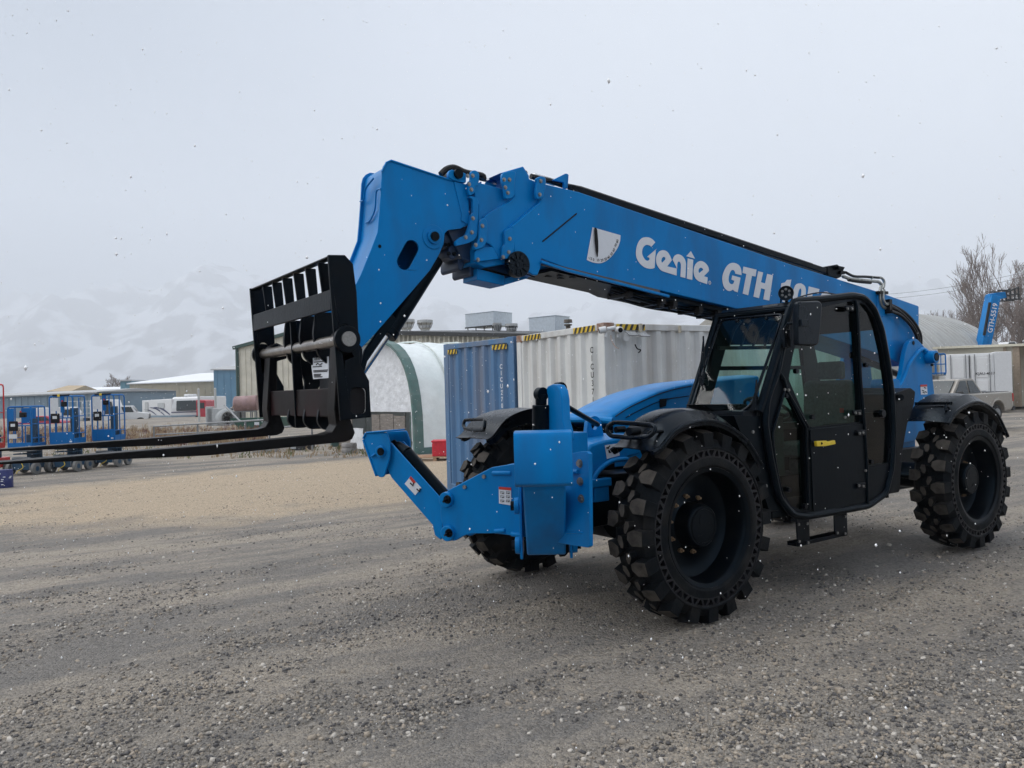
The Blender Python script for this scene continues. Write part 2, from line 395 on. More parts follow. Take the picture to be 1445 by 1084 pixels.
# ---- stabilizers: a vee of blue plates, splayed arms, square pads
PV = V((1.0, .05, 0)); NV = V((.906, .423, 0)); AV = V((.423, -.906, 0))
def fv(pts, off=0): return [onP(p, PV+NV*off, NV) for p in pts]
TK = .26
def hub(mb, p, n, r=.055, h=.035): mb.cyl(p, p+n*h, r, r*.94, n=24)
m = MB()
o1 = fv(Z(ZD, [(700, 468), (800, 452), (905, 452), (905, 830), (860, 822), (710, 805), (600, 806), (560, 815), (520, 840), (500, 845), (462, 825), (455, 790), (440, 720), (440, 640), (452, 608), (478, 585)]))
m.prism(rnd(o1, .02, 2), -NV*.03); m.prism([p-NV*(TK-.03) for p in rnd(o1, .02, 2)], -NV*.03)
b0, b1 = fv(Z(ZD, [(700, 475)]))[0], fv(Z(ZD, [(905, 800)]))[0]
for k in ((0, 0),):
    q = fv(Z(ZD, [(640, 512), (700, 478), (905, 470), (905, 815), (700, 800), (600, 800)]), -.03); m.prism(q, -NV*(TK-.06))
for pp in ((475, 632), (483, 803)): hub(m, fv(Z(ZD, [pp]))[0], NV, .062)
# rib along the top and bottom bend
for pp in (((705, 498), (800, 498)), ((715, 795), (770, 790)), ((800, 808), (850, 815))):
    a, b = fv(Z(ZD, pp)); m.cyl(a, b, .018, n=8)
fr1 = m.build('stabilizer_frame', BLUE, TH, bevel=.005)
m = MB()
for pp in ((475, 632), (483, 803)): p = fv(Z(ZD, [pp]), .035)[0]; m.cyl(p, p+NV*.012, .034, .03, n=18); m.box(p+NV*.016, (.05, .05, .012), Matrix.Rotation(.6, 3, NV))
each(m, 'pivot_pin', STEELB, fr1)
m = MB()
for pp in ((565, 568), (663, 515)): p = fv(Z(ZD, [pp]))[0]; m.cyl(p, p+NV*.014, .016, n=6)
each(m, 'frame_bolt', BOLT, fr1)
# transverse plate behind the near stabilizer
m = MB(); X2 = .93
q = [onX(p, X2) for p in Z(ZD, [(880, 455), (1100, 400), (1150, 388), (1185, 388), (1196, 400), (1200, 870), (1190, 878), (1075, 860), (880, 820)])]
m.prism(q, (-.03, 0, 0))
a, b = [onX(p, X2+.01) for p in Z(ZD, [(1100, 490), (1140, 490)])]; m.cyl(a, b, .017, n=8)
a, b = [onX(p, X2) for p in Z(ZD, [(1080, 800), (1165, 800)])]; m.cyl(a, b, .008, n=8)
fp = m.build('front_cross_plate', BLUE, TH, bevel=.006)
m = MB()
for pp in ((1150, 448), (1153, 540), (1158, 628)): p = onX(Z(ZD, [pp])[0], X2); m.cyl(p, p+V((.018, 0, 0)), .021, n=6); m.cyl(p, p+V((.006, 0, 0)), .028, n=14)
each(m, 'plate_bolt', BOLT, fp)

def beamframe(a, d, n): return None
# far arm (reaches away to the right side of the machine)
st = thing  # (parts stay under the telehandler)
m = MB()
oa = fv(Z(ZD, [(160, 345), (185, 342), (440, 628), (452, 800), (440, 838), (410, 815), (398, 762), (188, 520), (165, 470)]), -.036)
m.prism(oa, -NV*.018); m.prism([p-NV*(TK-.10) for p in oa], -NV*.018)
q = fv(Z(ZD, [(175, 500), (398, 757), (440, 830), (440, 780), (404, 722), (190, 470)]), -.054); m.prism(q, -NV*(TK-.12))
arm1 = m.build('stabilizer_arm', BLUE, TH, bevel=.005)
m = MB()      # foot: gusset plates and a square pad facing outwards
q = rnd(fv(Z(ZD, [(60, 295), (163, 290), (182, 345), (180, 420), (150, 518), (128, 520), (108, 500), (46, 330)])), .015, 2)
m.prism(q, -NV*.016); m.prism([p-NV*(TK-.0) for p in q], -NV*.016)
t0, t1, t2, t3 = fv(Z(ZD, [(165, 288), (58, 296), (44, 325), (112, 512)]), .012)
for a, b in ((t0, t1), (t1, t2), (t2, t3)):
    d = (b-a); nn = V((0, 0, 1)).cross(NV)
    m.prism([a, b, b-NV*(TK-.02), a-NV*(TK-.02)], d.normalized().cross(NV)*.014)
hub(m, fv(Z(ZD, [(137, 388)]))[0], NV, .05, .02)
a, b = fv(Z(ZD, [(85, 415), (115, 395)]), .01); m.beam(a, b, .02, .012)
m.build('stabilizer_foot', BLUE, arm1, bevel=.005)
m = MB(); p = fv(Z(ZD, [(137, 388)]), .02)[0]; m.cyl(p, p+NV*.014, .032, n=18); m.cyl(p-NV*.06, p-NV*(TK+.05), .035, n=16); m.build('foot_pin', STEELB, arm1)
m = MB()
a, b, c, d = fv(Z(ZD, [(470, 640), (265, 400), (215, 362), (195, 345)]), -.14)
m.cyl(a, b, .062, n=24); m.cyl(b, c, .064, .05, n=24); m.cyl(c, d, .035, n=16); m.build('stabilizer_cylinder', BLACK, arm1)
m = MB(); q = fv(Z(ZD, [(288, 513), (342, 573), (311, 610), (257, 552)]), -.034); m.prism(q, NV*.002); dc = m.build('arm_decal', WHITE, arm1)
m = MB(); q = fv(Z(ZD, [(288, 513), (314, 543), (304, 553), (280, 524)]), -.031); m.prism(q, NV*.0015); m.build('decal_header', REDV, arm1)
m = MB()
for pp in ((285, 548), (318, 578)):
    a, b, c = fv(Z(ZD, [pp, (pp[0]+14, pp[1]+14), (pp[0]+18, pp[1]-2)]), -.030); m.tube([a, b, c], .006, n=5)
m.build('decal_print', INK, arm1)
m = MB(); q = fv(Z(ZD, [(737, 567), (799, 572), (800, 662), (738, 652)]), .004); m.prism(q, NV*.002); m.build('load_decal', WHITE, fr1)
m = MB(); q = fv(Z(ZD, [(737, 567), (799, 572), (799, 586), (737, 580)]), .007); m.prism(q, NV*.0015); m.build('decal_header', REDV, fr1)
m = MB()
for i in range(3):
    for j in range(2):
        x, y = 745+j*29, 592+i*21; a, b, c = fv(Z(ZD, [(x, y), (x+20, y+2), (x+3, y+12)]), .007); m.tube([c, a, b], .0022, n=4); 
        a, b = fv(Z(ZD, [(x+8, y+10), (x+18, y+8)]), .007); m.tube([a, b], .004, n=4)
m.build('decal_print', INK, fr1)

# near arm (reaches towards the left side)
A2 = V((.60, .80, 0)); N2 = V((.80, -.60, 0)); O2 = V((.86, .44, 0))
def L2(s, w, z): return O2+A2*s+N2*w+V((0, 0, z))
m = MB()
hw = .135
# tube of the arm: from the pivot up and out
m.prism(rnd([L2(0, hw, .52), L2(-.03, hw, .74), L2(.55, hw, 1.16), L2(.66, hw, 1.05), L2(.10, hw, .50)], .04, 4), -N2*(2*hw))
arm2 = m.build('stabilizer_arm', BLUE, TH, bevel=.012)
m = MB()
for s_ in (-1, 1):
    w = s_*(hw+.03)
    m.prism([L2(.05, w, .47), L2(-.25, w, .47), L2(-.25, w, 1.0), L2(.05, w, 1.0)], N2*(.02*s_))
    for z in (.56, .84): p = L2(0, w+.02*s_, z); m.cyl(p, p+N2*(.035*s_), .062, .058, n=24)
m.span((.60, .0, .62), (.86, .42, 1.02))
fr2 = m.build('stabilizer_frame', BLUE, TH, bevel=.005)
m = MB()
for s_ in (-1, 1):
    for z in (.56, .84): p = L2(0, s_*(hw+.085), z); m.cyl(p, p+N2*(.025*s_), .034, n=16)
each(m, 'pivot_pin', STEELB, fr2)
m = MB()   # pad with its top and bottom edges bent inwards
pc = .80
prof = smoothline([(.62, 1.43), (.74, 1.425), (.785, 1.40), (.80, 1.36), (.80, 1.13), (.79, 1.09), (.75, 1.065), (.66, 1.06)], 4)if False else [(.62, 1.405), (.75, 1.405), (.785, 1.395), (.80, 1.365), (.80, 1.12), (.793, 1.085), (.765, 1.065), (.66, 1.06)]
pw = .178
outer = [L2(s, pw, z) for s, z in prof]; inner = [L2(s-.016, pw, z-(.014 if i < 2 else -.014 if i > 5 else 0)) for i, (s, z) in enumerate(prof)]
m.prism(outer+inner[::-1], -N2*(2*pw))
m.prism([L2(.60, .09, 1.10), L2(.785, .09, 1.10), L2(.785, .09, 1.38), L2(.60, .09, 1.34)], -N2*.18)
m.build('stabilizer_foot', BLUE, arm2, bevel=.006, seg=3)
# lug plate with the upright cylinder behind the near pad
m = MB(); XL = .90
q = [onX(p, XL) for p in Z(ZD, [(985, 330), (985, 100), (975, 75), (985, 55), (1010, 44), (1032, 50), (1050, 75), (1058, 120), (1062, 230), (1078, 290), (1080, 330)])]
m.prism(q, (-.07, 0, 0)); m.span((.70, .56, 1.0), (.85, .74, 1.36))
lug_ = m.build('cylinder_lug', BLUE, TH, bevel=.006)
m = MB()
a, b, c = [onX(p, XL+.03) for p in Z(ZD, [(952, 300), (952, 150), (952, 95)])]
m.cyl(a, b, .062, n=20); m.cyl(b, c, .04, n=16); m.cyl(c+V((0, -.03, 0)), c+V((0, .03, 0)), .048, n=20); 
p = onX(Z(ZD, [(1030, 55)])[0], XL-.15); m.cyl(p+V((-.02, -.02, -.02)), p+V((-.02, .04, -.02)), .05, n=16)
m.build('frame_level_cylinder', BLACK, TH, bevel=.006)
m = MB(); a = onX(Z(ZD, [(1065, 148)])[0], .80); b = onX(Z(ZD, [(1240, 250)])[0], .25); m.cyl(a, b, .02, n=12); m.build('level_rod', BLACK, TH)

# ---- engine hood on the right side
m = MB(); Yh = -.40
top = [onY(p, Yh) for p in Z(ZR, [(622, 455), (630, 420), (760, 335), (900, 262), (1060, 190), (1180, 150), (1300, 120), (1420, 97)])]
top = smoothline(top[1:], 4)
xb = -2.6; top = [V((top[0].x+.02, Yh, top[0].z-.05))]+top+[V((xb, Yh, top[-1].z+.06))]
rows = []
for k, (yy, dz) in enumerate([(-.40, 0), (-.42, .02), (-.62, .035), (-.9, .03), (-1.08, 0), (-1.15, -.05), (-1.17, -.15), (-1.17, -.55)]):
    rows.append([V((p.x+.06*math.sin(math.pi*k/7)*(1 if i == 0 else .5 if i < 3 else 0), yy, p.z+dz-(0 if i else .0))) for i, p in enumerate(top)])
rows.insert(0, [V((p.x, -.395, .95)) for p in top])
m.grid(rows)
hd = m.build('engine_hood', BLUE, TH, smooth=True, angle=50)
m = MB(); a = top[0]
m.tube([V((a.x, -.40, 1.36)), V((a.x+.04, -.5, 1.37)), V((a.x+.07, -.9, 1.37)), V((a.x+.05, -1.06, 1.34)), V((a.x, -1.15, 1.24)), V((a.x-.02, -1.17, 1.05))], .035, n=10)
m.build('hood_rim', BLUE, hd)
m = MB(); m.span((-2.5, -1.15, .62), (a.x-.05, -.42, 1.28)); m.build('engine_bay', BLACK, TH, bevel=.01)
m = MB()
for (p0, p1) in (((630, 428), (1415, 105)),): pass
gl = [onY(p, Yh+.012) for p in Z(ZR, [(640, 418), (760, 338), (900, 268), (1060, 198), (1180, 158), (1300, 128), (1415, 108)])]; m.tube(smoothline(gl, 3), .005, n=5)
gl = [onY(p, Yh+.008) for p in Z(ZR, [(745, 430), (850, 372), (1000, 300), (1080, 268), (1200, 235), (1390, 208)])]; m.tube(smoothline(gl, 3), .004, n=5)
each(m, 'hood_seam', INK, hd)
m = MB(); a, b, c, d = [onY(p, Yh+.012) for p in Z(ZR, [(1088, 240), (1172, 232), (1175, 245), (1090, 255)])]; m.prism([a, b, c, d], (0, .012, 0))
a, b, c, d = [onY(p, Yh+.006) for p in Z(ZR, [(1085, 255), (1160, 250), (1150, 310), (1090, 330)])]; m.prism([a, b, c, d], (0, .008, 0))
m.build('hood_latch', STEELB, hd, bevel=.002)
m = MB(); a, b, c = [V(p) for p in ((-.95, -.52, 1.585), (-1.15, -.95, 1.63), (-1.6, -1.0, 1.70))]
m.build('x', BLUE, TH) if False else None

# ---- fenders
def fender(x0, yo, yi, prof, nm='fender'):
    # prof: (x, z, yin) along the arc at the outer edge, front to rear
    m = MB(); rows = []
    rim_ = []
    for i, (x, z) in enumerate(prof):
        s_ = 1
        dirn = V((x-x0, 0, z-RT)).normalized()
        P = V((x, 0, z)); c = .055*math.sin(math.pi*min(1, i/ max(1, len(prof)-1)))
        rows.append([P+V((0, yo, 0))-dirn*.03, P+V((0, yo+.004, 0)), P+V((0, yo-.03, 0))+dirn*.014, P+V((0, yo-.08, 0))+dirn*(.02+c*.9), P+V((0, (yo+yi)/2, 0))+dirn*(.03+c), P+V((0, yi+.05, 0))+dirn*(.025+c), P+V((0, yi, 0))+dirn*.0, P+V((0, yi, 0))-dirn*.05])
    m.grid(rows); m.tube([r_[1] for r_ in rows], .011, n=8)
    o = m.build(nm, PLASTIC, TH, solid=.008, angle=40)
    # lamp guard loop in front
    return o
PF = smoothline([V((.60, 0, 1.225)), V((.49, 0, 1.25)), V((.35, 0, 1.355)), V((.17, 0, 1.405)), V((-.01, 0, 1.41)), V((-.20, 0, 1.36)), V((-.39, 0, 1.245)), V((-.54, 0, 1.07))], 4)
PF = [(p.x, p.z) for p in PF[2:]]
f1 = fender(0, WO+.0, .80, PF)
PRr = [(p.x+.50-.01+(-L_)-.0, p.z) for p in []]
qr = [onY(p, WO) for p in Z(ZG, [(300, 550), (322, 515), (345, 492), (380, 472), (415, 465), (455, 480), (490, 512), (515, 560), (533, 600)])]
f2 = fender(-L_, WO, .78, [(p.x, p.z) for p in smoothline(qr, 3)])
f3 = fender(0, -WO, -.80, PF)
def loopbar(par, pts, r, nm):
    m = MB(); m.tube(pts, r, n=8, closed=True); return m.build(nm, PLASTIC, par)
# lamp guard on front near fender
a = [onY(p, 1.16) for p in Z(ZE, [(372, 168), (350, 205), (200, 210), (168, 222)])]
G1 = V((.60, 0, 0))
pts = [V((.52, 1.19, 1.405)), V((.53, 1.0, 1.415)), V((.54, .84, 1.42)), V((.56, .80, 1.40)), V((.57, .79, 1.36)), V((.56, .82, 1.325)), V((.55, 1.0, 1.32)), V((.54, 1.17, 1.33)), V((.53, 1.21, 1.36)), V((.52, 1.215, 1.39))]
loopbar(f1, rnd(pts, .02, 2), .016, 'lamp_guard')
m = MB(); m.cyl((.47, 1.0, 1.36), (.56, 1.0, 1.36), .03, n=12); m.cyl((.47, .86, 1.37), (.55, .86, 1.37), .022, n=10); m.tube([(.40, 1.16, 1.36), (.50, 1.15, 1.36), (.52, 1.14, 1.345)], .012); each(m, 'lamp_bracket', STEELB, f1)
ptsr = [V((-3.02, .80, 1.385)), V((-3.02, 1.02, 1.385)), V((-3.04, 1.12, 1.38)), V((-3.04, 1.12, 1.34)), V((-3.02, 1.02, 1.345)), V((-3.02, .80, 1.345))]
m = MB(); a, b = onY(Z(ZG, [(165, 485)])[0], .85), onY(Z(ZG, [(318, 470)])[0], 1.2); 
m.beam(onY(Z(ZG, [(170, 472)])[0], .86), onY(Z(ZG, [(318, 470)])[0], 1.18), .02, .028); c = onY(Z(ZG, [(298, 485)])[0], 1.15); m.tube([c+V((.03, 0, .02)), c+V((.05, 0, -.02)), c+V((0, 0, -.035)), c+V((-.04, 0, -.01))], .009)
m.build('lamp_guard', PLASTIC, f2)
m = MB(); pts3 = [V((p.x, -p.y, p.z)) for p in pts]; m.tube(pts3, .016, n=8, closed=True); m.build('lamp_guard', PLASTIC, f3)

# ---- rear upright (boom tower)
YT = .38
m = MB()
q = rnd([onY(p, YT) for p in Z(ZQ, [(862, 612), (900, 612), (962, 680), (992, 740), (1000, 790), (1026, 1020), (1036, 1100), (1050, 1300), (640, 1420), (690, 1150), (740, 965), (785, 880), (798, 800), (815, 700), (835, 640)])], .03, 3)
m.prism(q, (0, -.05, 0)); m.prism([p+V((0, -2*YT+.05, 0)) for p in q], (0, -.05, 0))
m.span((-4.3, -YT+.06, .8), (-3.6, YT-.06, 1.35))
a = onY(Z(ZQ, [(972, 745)])[0], YT); m.cyl(a, a+V((0, .10, 0)), .075, .07, n=28)
rib = smoothline([onY(p, YT+.006) for p in Z(ZQ, [(962, 690), (925, 690), (880, 740), (840, 800), (815, 870), (780, 940), (748, 975)])], 4); m.tube(rib, .022, n=8)
m.tube([onY(p, YT+.006) for p in Z(ZQ, [(945, 695), (962, 700), (985, 730)])], .03, n=8)
tower = m.build('boom_upright', BLUE, TH, bevel=.008)
m = MB(); m.cyl(a+V((0, .1, 0)), a+V((0, .108, 0)), .045, n=20); p = onY(Z(ZQ, [(872, 640)])[0], YT+.002); m.cyl(p, p+V((0, .004, 0)), .022, n=16)
m.cyl(a+V((0, .05, -.075)), a+V((0, .05, -.10)), .015, n=8); each(m, 'boom_pivot_pin', STEELB, tower)
m = MB(); q = [onY(p, YT+.003) for p in Z(ZQ, [(922, 945), (970, 943), (974, 1015), (926, 1017)])]; m.prism(q, (0, .002, 0)); dd = m.build('warning_decal', WHITE, tower)
m = MB(); q = [onY(p, YT+.006) for p in Z(ZQ, [(922, 945), (970, 943), (971, 958), (923, 960)])]; m.prism(q, (0, .0015, 0)); m.build('decal_header', REDV, tower)
m = MB()
for (x, y) in ((935, 985), (950, 965), (955, 995), (940, 1000)): a_, b_ = [onY(p, YT+.006) for p in Z(ZQ, [(x, y), (x+14, y+5)])]; m.tube([a_, b_], .005, n=5)
m.build('decal_print', INK, tower)
m = MB(); a_, b_ = onY(Z(ZQ, [(680, 835)])[0], .1), onY(Z(ZQ, [(800, 885)])[0], .1); m.cyl(a_+(a_-b_)*2, b_, .035, n=14); m.build('compensation_cylinder', BLACK, TH)
m = MB(); a_ = onY(Z(ZQ, [(715, 950)])[0], .42); m.cyl(a_+V((0, -.2, 0)), a_+V((0, .05, 0)), .07, n=20); m.build('cross_tube', BLUE, TH, bevel=.005)

# ---- boom
YB = .25
def bY(ref, pts, y): return [onY(p, y) for p in Z(ref, pts)]
tl = bY(ZC, [(45, 50), (1245, 433)], YB)
base = bY(ZT, [(905, 392), (925, 372), (945, 330), (972, 228)], YB)+bY(ZT, [(1240, 292)], YB)+bY(ZQ, [(0, 75), (600, 262), (912, 372), (912, 560), (860, 700), (800, 810), (680, 742), (560, 700)], YB)
base += bY(ZC, [(680, 492), (0, 330)], YB)+bY(ZT, [(935, 826), (930, 900), (905, 962), (865, 958), (775, 895), (722, 810), (705, 585), (690, 572)], YB)
m = MB(); m.prism(base, (0, -2*YB, 0)); boom = m.build('boom_base_section', BLUE, TH, bevel=.006)
m = MB()    # reinforcing overlay and seams on the side
q = bY(ZT, [(945, 690), (1218, 465)], YB+.002); m.tube(q, .006, n=5)
m.build('side_seam', INK, boom)
m = MB(); q = bY(ZQ, [(612, 290), (655, 300), (690, 380), (760, 440), (830, 500), (880, 570), (905, 640), (860, 700), (800, 808), (682, 740), (610, 600)], YB+.012); m.prism(q, (0, -.012, 0)); m.tube(smoothline(bY(ZQ, [(640, 450), (700, 436), (780, 455), (850, 520), (905, 610)], YB+.012), 4), .008, n=6)
q = bY(ZQ, [(680, 740), (800, 812), (785, 830), (690, 818)], YB-.05); m.build('side_doubler', BLUE, boom, bevel=.004)
# bottom rail with slot
m = MB(); a1, a2 = bY(ZC, [(0, 338), (400, 440)], YB+.02); m.beam(a1, a2, .02, .022)
q = bY(ZT, [(930, 852)], YB+.02)[0]; m.beam(q, a1, .02, .022); m.build('guide_rail', BLUE, boom, bevel=.003)
m = MB(); a1, a2 = bY(ZS, [(110, 8), (860, 190)], YB+.004); m.beam(a1, a2, .014, .030); m.build('rail_pad', MATS['machine_grey'] if 'machine_grey' in MATS else mat('machine_grey', (.06, .065, .07), .5), boom)
# underside clutter: hydraulic lines, clamps, lower channel
m = MB()
bA = bY(ZS, [(100, 40)], .05)[0]; bB = bY(ZS, [(1210, 345)], .05)[0]; dB = (bB-bA)
dirB = (tl[1]-tl[0]).normalized(); upB = V((-dirB.z, 0, dirB.x)); upB = -upB if upB.z < 0 else upB
def bz(t, y, h): # along the underside: t from front 0 to back 1
    p = base_b0.lerp(base_b1, t); return V((p.x, y, p.z))-upB*h
base_b1, base_b0 = bY(ZC, [(680, 492)], YB)[0], bY(ZC, [(0, 330)], YB)[0]
m.prism([bz(-.05, .19, .0), bz(1.1, .19, 0), bz(1.1, .19, .035), bz(.35, .19, .05), bz(.30, .19, .03), bz(-.05, .19, .03)], (0, -.40, 0))
m.build('underside_channel', STEELB, boom, bevel=.004)
m = MB()
for k, (y, h) in enumerate(((.13, .06), (.09, .07), (.03, .065), (-.04, .075), (-.1, .06))):
    m.tube(smoothline([bz(.28+.02*k, y, h-.02), bz(.4, y+.02, h), bz(.6, y-.01, h+.012*math.sin(k*2)), bz(.8, y+.01, h), bz(1.08, y, h)], 4), .010, n=6)
for t in (.36, .55, .62, .78, .9):
    c = bz(t, .06, .06); m.box(c, (.05, .26, .05)); m.box(bz(t, .16, .085), (.035, .03, .05)); m.cyl(bz(t, .12, .05), bz(t, .12, .12), .012, n=6)
m.build('underside_hoses', HOSE, boom)
m = MB()
for t, y in ((.02, .12), (.05, .05), (.0, .02), (.07, .15)): m.box(bz(t, y, .032), (.05, .03, .006))
each(m, 'slot_hole', INK, boom)

# nested sections
def sec(nm, y, pts, ref=ZT, ears=(), par=None):
    m = MB(); q = bY(ref, pts, y); m.prism(q, (0, -2*y, 0))
    return m.build(nm, BLUE, TH, bevel=.006)
s3 = sec('boom_section', .215, [(600, 140), (790, 84), (838, 160), (838, 185), (895, 207), (1000, 250), (1000, 700), (640, 832), (605, 830), (575, 790), (545, 735), (520, 712), (492, 700), (482, 640), (476, 485), (530, 450), (690, 358), (720, 330), (700, 150)])
s2 = sec('boom_section', .190, [(380, 200), (640, 270), (900, 340), (900, 800), (700, 860), (480, 900), (400, 860), (395, 760), (425, 640), (430, 400), (400, 345), (395, 240)])
# wear-pad brackets with bolts
def bracket(par, y, pts, bolts, th=.03, pinned=()):
    m = MB(); m.prism(rnd(bY(ZT, pts, y+th), .02, 3), (0, -th, 0)); o = m.build('wear_pad_bracket', BLUE, par, bevel=.006)
    m = MB()
    for b in bolts: p = bY(ZT, [b], y+th)[0]; m.cyl(p, p+V((0, .010, 0)), .011, n=6); m.cyl(p, p+V((0, .003, 0)), .015, n=12)
    each(m, 'bracket_bolt', BOLT, par)
bracket(s2, .19, [(372, 120), (405, 113), (436, 135), (436, 200), (425, 235), (402, 245), (402, 300), (355, 325), (345, 250), (352, 205), (370, 195)], [(342, 162), (382, 160), (353, 228), (372, 272)])
bracket(s2, .19, [(345, 332), (375, 322), (427, 345), (430, 420), (420, 640), (395, 680), (340, 705), (250, 725), (245, 690), (290, 650), (330, 640), (360, 560), (372, 470), (388, 460), (385, 345)], [(384, 503), (376, 616), (326, 657)])
bracket(s3, .215, [(620, 140), (700, 118), (735, 130), (722, 180), (718, 320), (700, 340), (645, 350), (638, 250), (622, 215)], [(634, 192), (678, 192), (645, 255), (666, 298)])
bracket(s3, .215, [(445, 520), (478, 490), (505, 530), (500, 690), (470, 740), (400, 760), (392, 720), (430, 700), (440, 640)], [(460, 564), (452, 677), (406, 718)])
bracket(s3, .19, [(400, 760), (470, 740), (545, 730), (580, 800), (600, 828), (480, 845), (420, 850), (398, 838)], [(425, 836)])
bracket(boom, YB, [(895, 180), (935, 160), (975, 175), (972, 260), (955, 330), (940, 345), (898, 352), (890, 290), (905, 215)], [(930, 203), (922, 312)])
bracket(boom, YB-.03, [(640, 605), (690, 570), (722, 600), (715, 800), (690, 830), (620, 825), (622, 730), (645, 715)], [(681, 668), (672, 776), (627, 815)])
m = MB(); m.prism(rnd(bY(ZT, [(1025, 195), (1135, 140), (1157, 150), (1148, 265), (1115, 262), (1118, 215)], .16), .01, 2), (0, -.02, 0)); m.build('hose_guard', BLUE, boom, bevel=.004)
# front fly section lower cradle
m = MB(); q = bY(ZT, [(418, 905), (640, 980), (815, 945), (900, 985), (640, 1045), (418, 998)], .12)
m.prism(bY(ZT, [(418, 905), (640, 965), (640, 1045), (418, 998)], .13), (0, -.2, 0)); m.prism(bY(ZT, [(640, 985), (820, 945), (830, 985), (640, 1040)], .13), (0, -.2, 0))
m.build('lower_cradle', BLUE, boom, bevel=.005)
m = MB()
for (x, y, w, yy) in ((180, 690, 55, .10), (225, 780, 70, .10), (290, 870, 50, .08), (385, 915, 50, .08)):
    q = rnd(bY(ZT, [(x-w*.5, y-60), (x+w*.5, y-60), (x+w*.5, y+20), (x, y+60), (x-w*.5, y+40)], yy), .02, 2); m.prism(q, (0, -.26, 0))
m.prism(bY(ZT, [(180, 600), (360, 560), (360, 700), (420, 790), (700, 860), (690, 960), (480, 900), (300, 830)], .13), (0, -.26, 0))
cr = m.build('roller_blocks', mat('dark_blue_blocks', (.006, .03, .08), .45, var=.3), boom, bevel=.006)
m = MB()
for b in ((155, 718), (183, 717), (185, 788), (230, 790)): p = bY(ZT, [b], .101)[0]; m.cyl(p, p+V((0, .014, 0)), .015, n=6)
each(m, 'bracket_bolt', STEELB, cr)
m = MB(); c = bY(ZT, [(725, 880)], .22)[0]; m.cyl(c, c+V((0, .05, 0)), .095, n=32); m.cyl(c+V((0, .05, 0)), c+V((0, .056, 0)), .03, n=12)
for k in range(10):
    a = k*.628; m.box(c+V((math.cos(a)*.062, .052, math.sin(a)*.062)), (.014, .012, .045), Matrix.Rotation(-a+math.pi/2, 3, 'Y'))
m.tube(bY(ZT, [(770, 900), (810, 950), (880, 975)], .24), .005); m.build('work_lamp', PLASTIC, boom)
m = MB()
for yy in (.10, .02, -.06): m.tube(smoothline(bY(ZT, [(330, 620), (300, 700), (330, 800), (420, 880), (520, 930), (700, 950)], yy), 5), .018, n=8)
m.build('hose_loop', HOSE, boom)
# chain roller on the fly section and upper hoses
m = MB(); p = bY(ZT, [(262, 150)], .17)[0]
m.tube(smoothline(bY(ZT, [(125, 150), (165, 110), (210, 95), (250, 100), (330, 135), (460, 160), (468, 190)], .10), 4), .022, n=8)
m.tube(smoothline(bY(ZT, [(125, 152), (180, 118), (250, 110), (340, 145), (460, 180)], .02), 4), .022, n=8)
m.cyl(p+V((0, -.28, 0)), p+V((0, -.02, 0)), .05, n=20)
for y in (.12, .06, 0, -.06): m.tube(bY(ZT, [(850, 165), (1000, 200), (1100, 235), (1250, 265)], y)+[bY(ZC, [(960, 318)], y)[0]], .021, n=8)
m.tube(bY(ZT, [(770, 150), (800, 160)], .16), .04, n=12)
m.build('boom_top_hoses', HOSE, boom)
m = MB(); a, b = bY(ZT, [(470, 205), (560, 228)], .06); m.cyl(a, b, .03, n=14); a, b = bY(ZT, [(870, 165), (1040, 215)], .07); m.cyl(a, b, .028, n=14); each(m, 'steel_line', CHROME, boom)
# black guide along the top edge of the boom
m = MB(); a, b = bY(ZC, [(10, 8), (1010, 335)], .2); m.beam(a-upB*.015, b-upB*.015, .05, .055); a, b = bY(ZC, [(10, 38), (1000, 352)], .235); m.beam(a-upB*.012, b-upB*.015, .02, .045); m.build('top_hose_tray', STEELB, boom, bevel=.006)
m = MB(); q = bY(ZQ, [(248, 82), (318, 68), (345, 90), (370, 95), (345, 160), (318, 172), (250, 150)], .22); m.prism(q, (0, -.14, 0)); m.prism(rnd(bY(ZQ, [(345, 112), (392, 118), (375, 140), (340, 138)], .24), .01, 2), (0, -.03, 0)); m.prism(rnd(bY(ZQ, [(320, 75), (375, 88), (368, 102), (330, 100)], .26), .008, 2), (0, -.04, 0))
m.build('valve_block', STEELB, boom, bevel=.006)
m = MB()
m.tube(smoothline(bY(ZQ, [(385, 130), (440, 155), (520, 158), (620, 165)], .24), 4), .014, n=8)
m.tube(smoothline(bY(ZQ, [(400, 180), (470, 192), (560, 200)], .27), 4), .018, n=8)
m.tube(smoothline(bY(ZQ, [(700, 370), (780, 420), (850, 490), (900, 570), (915, 640)], .30), 5), .019, n=8)
m.tube(smoothline(bY(ZQ, [(710, 410), (780, 440), (850, 510), (895, 590), (905, 650)], .33), 5), .017, n=8)
m.tube(smoothline(bY(ZQ, [(700, 360), (790, 405), (870, 480), (920, 570), (928, 650)], .27), 5), .017, n=8)
m.box(bY(ZQ, [(640, 275)], .27)[0], (.16, .06, .03)); m.box(bY(ZQ, [(690, 375)], .29)[0], (.05, .06, .15))
m.build('rear_hoses', HOSE, boom)
m = MB()
m.tube(rnd(bY(ZQ, [(560, 160), (640, 165), (660, 190), (655, 245)], .24), .03, 4), .014, n=8)
m.tube(rnd(bY(ZQ, [(350, 150), (400, 172), (620, 195), (640, 215), (630, 255), (630, 340), (650, 380), (740, 415)], .27), .04, 4), .017, n=8)
m.tube(rnd(bY(ZQ, [(655, 245), (650, 320), (665, 355), (690, 365)], .30), .03, 4), .014, n=8)
m.build('steel_lines', mat('zinc_tube', (.30, .31, .30), .35, metal=.7, var=.3, scale=30), boom)

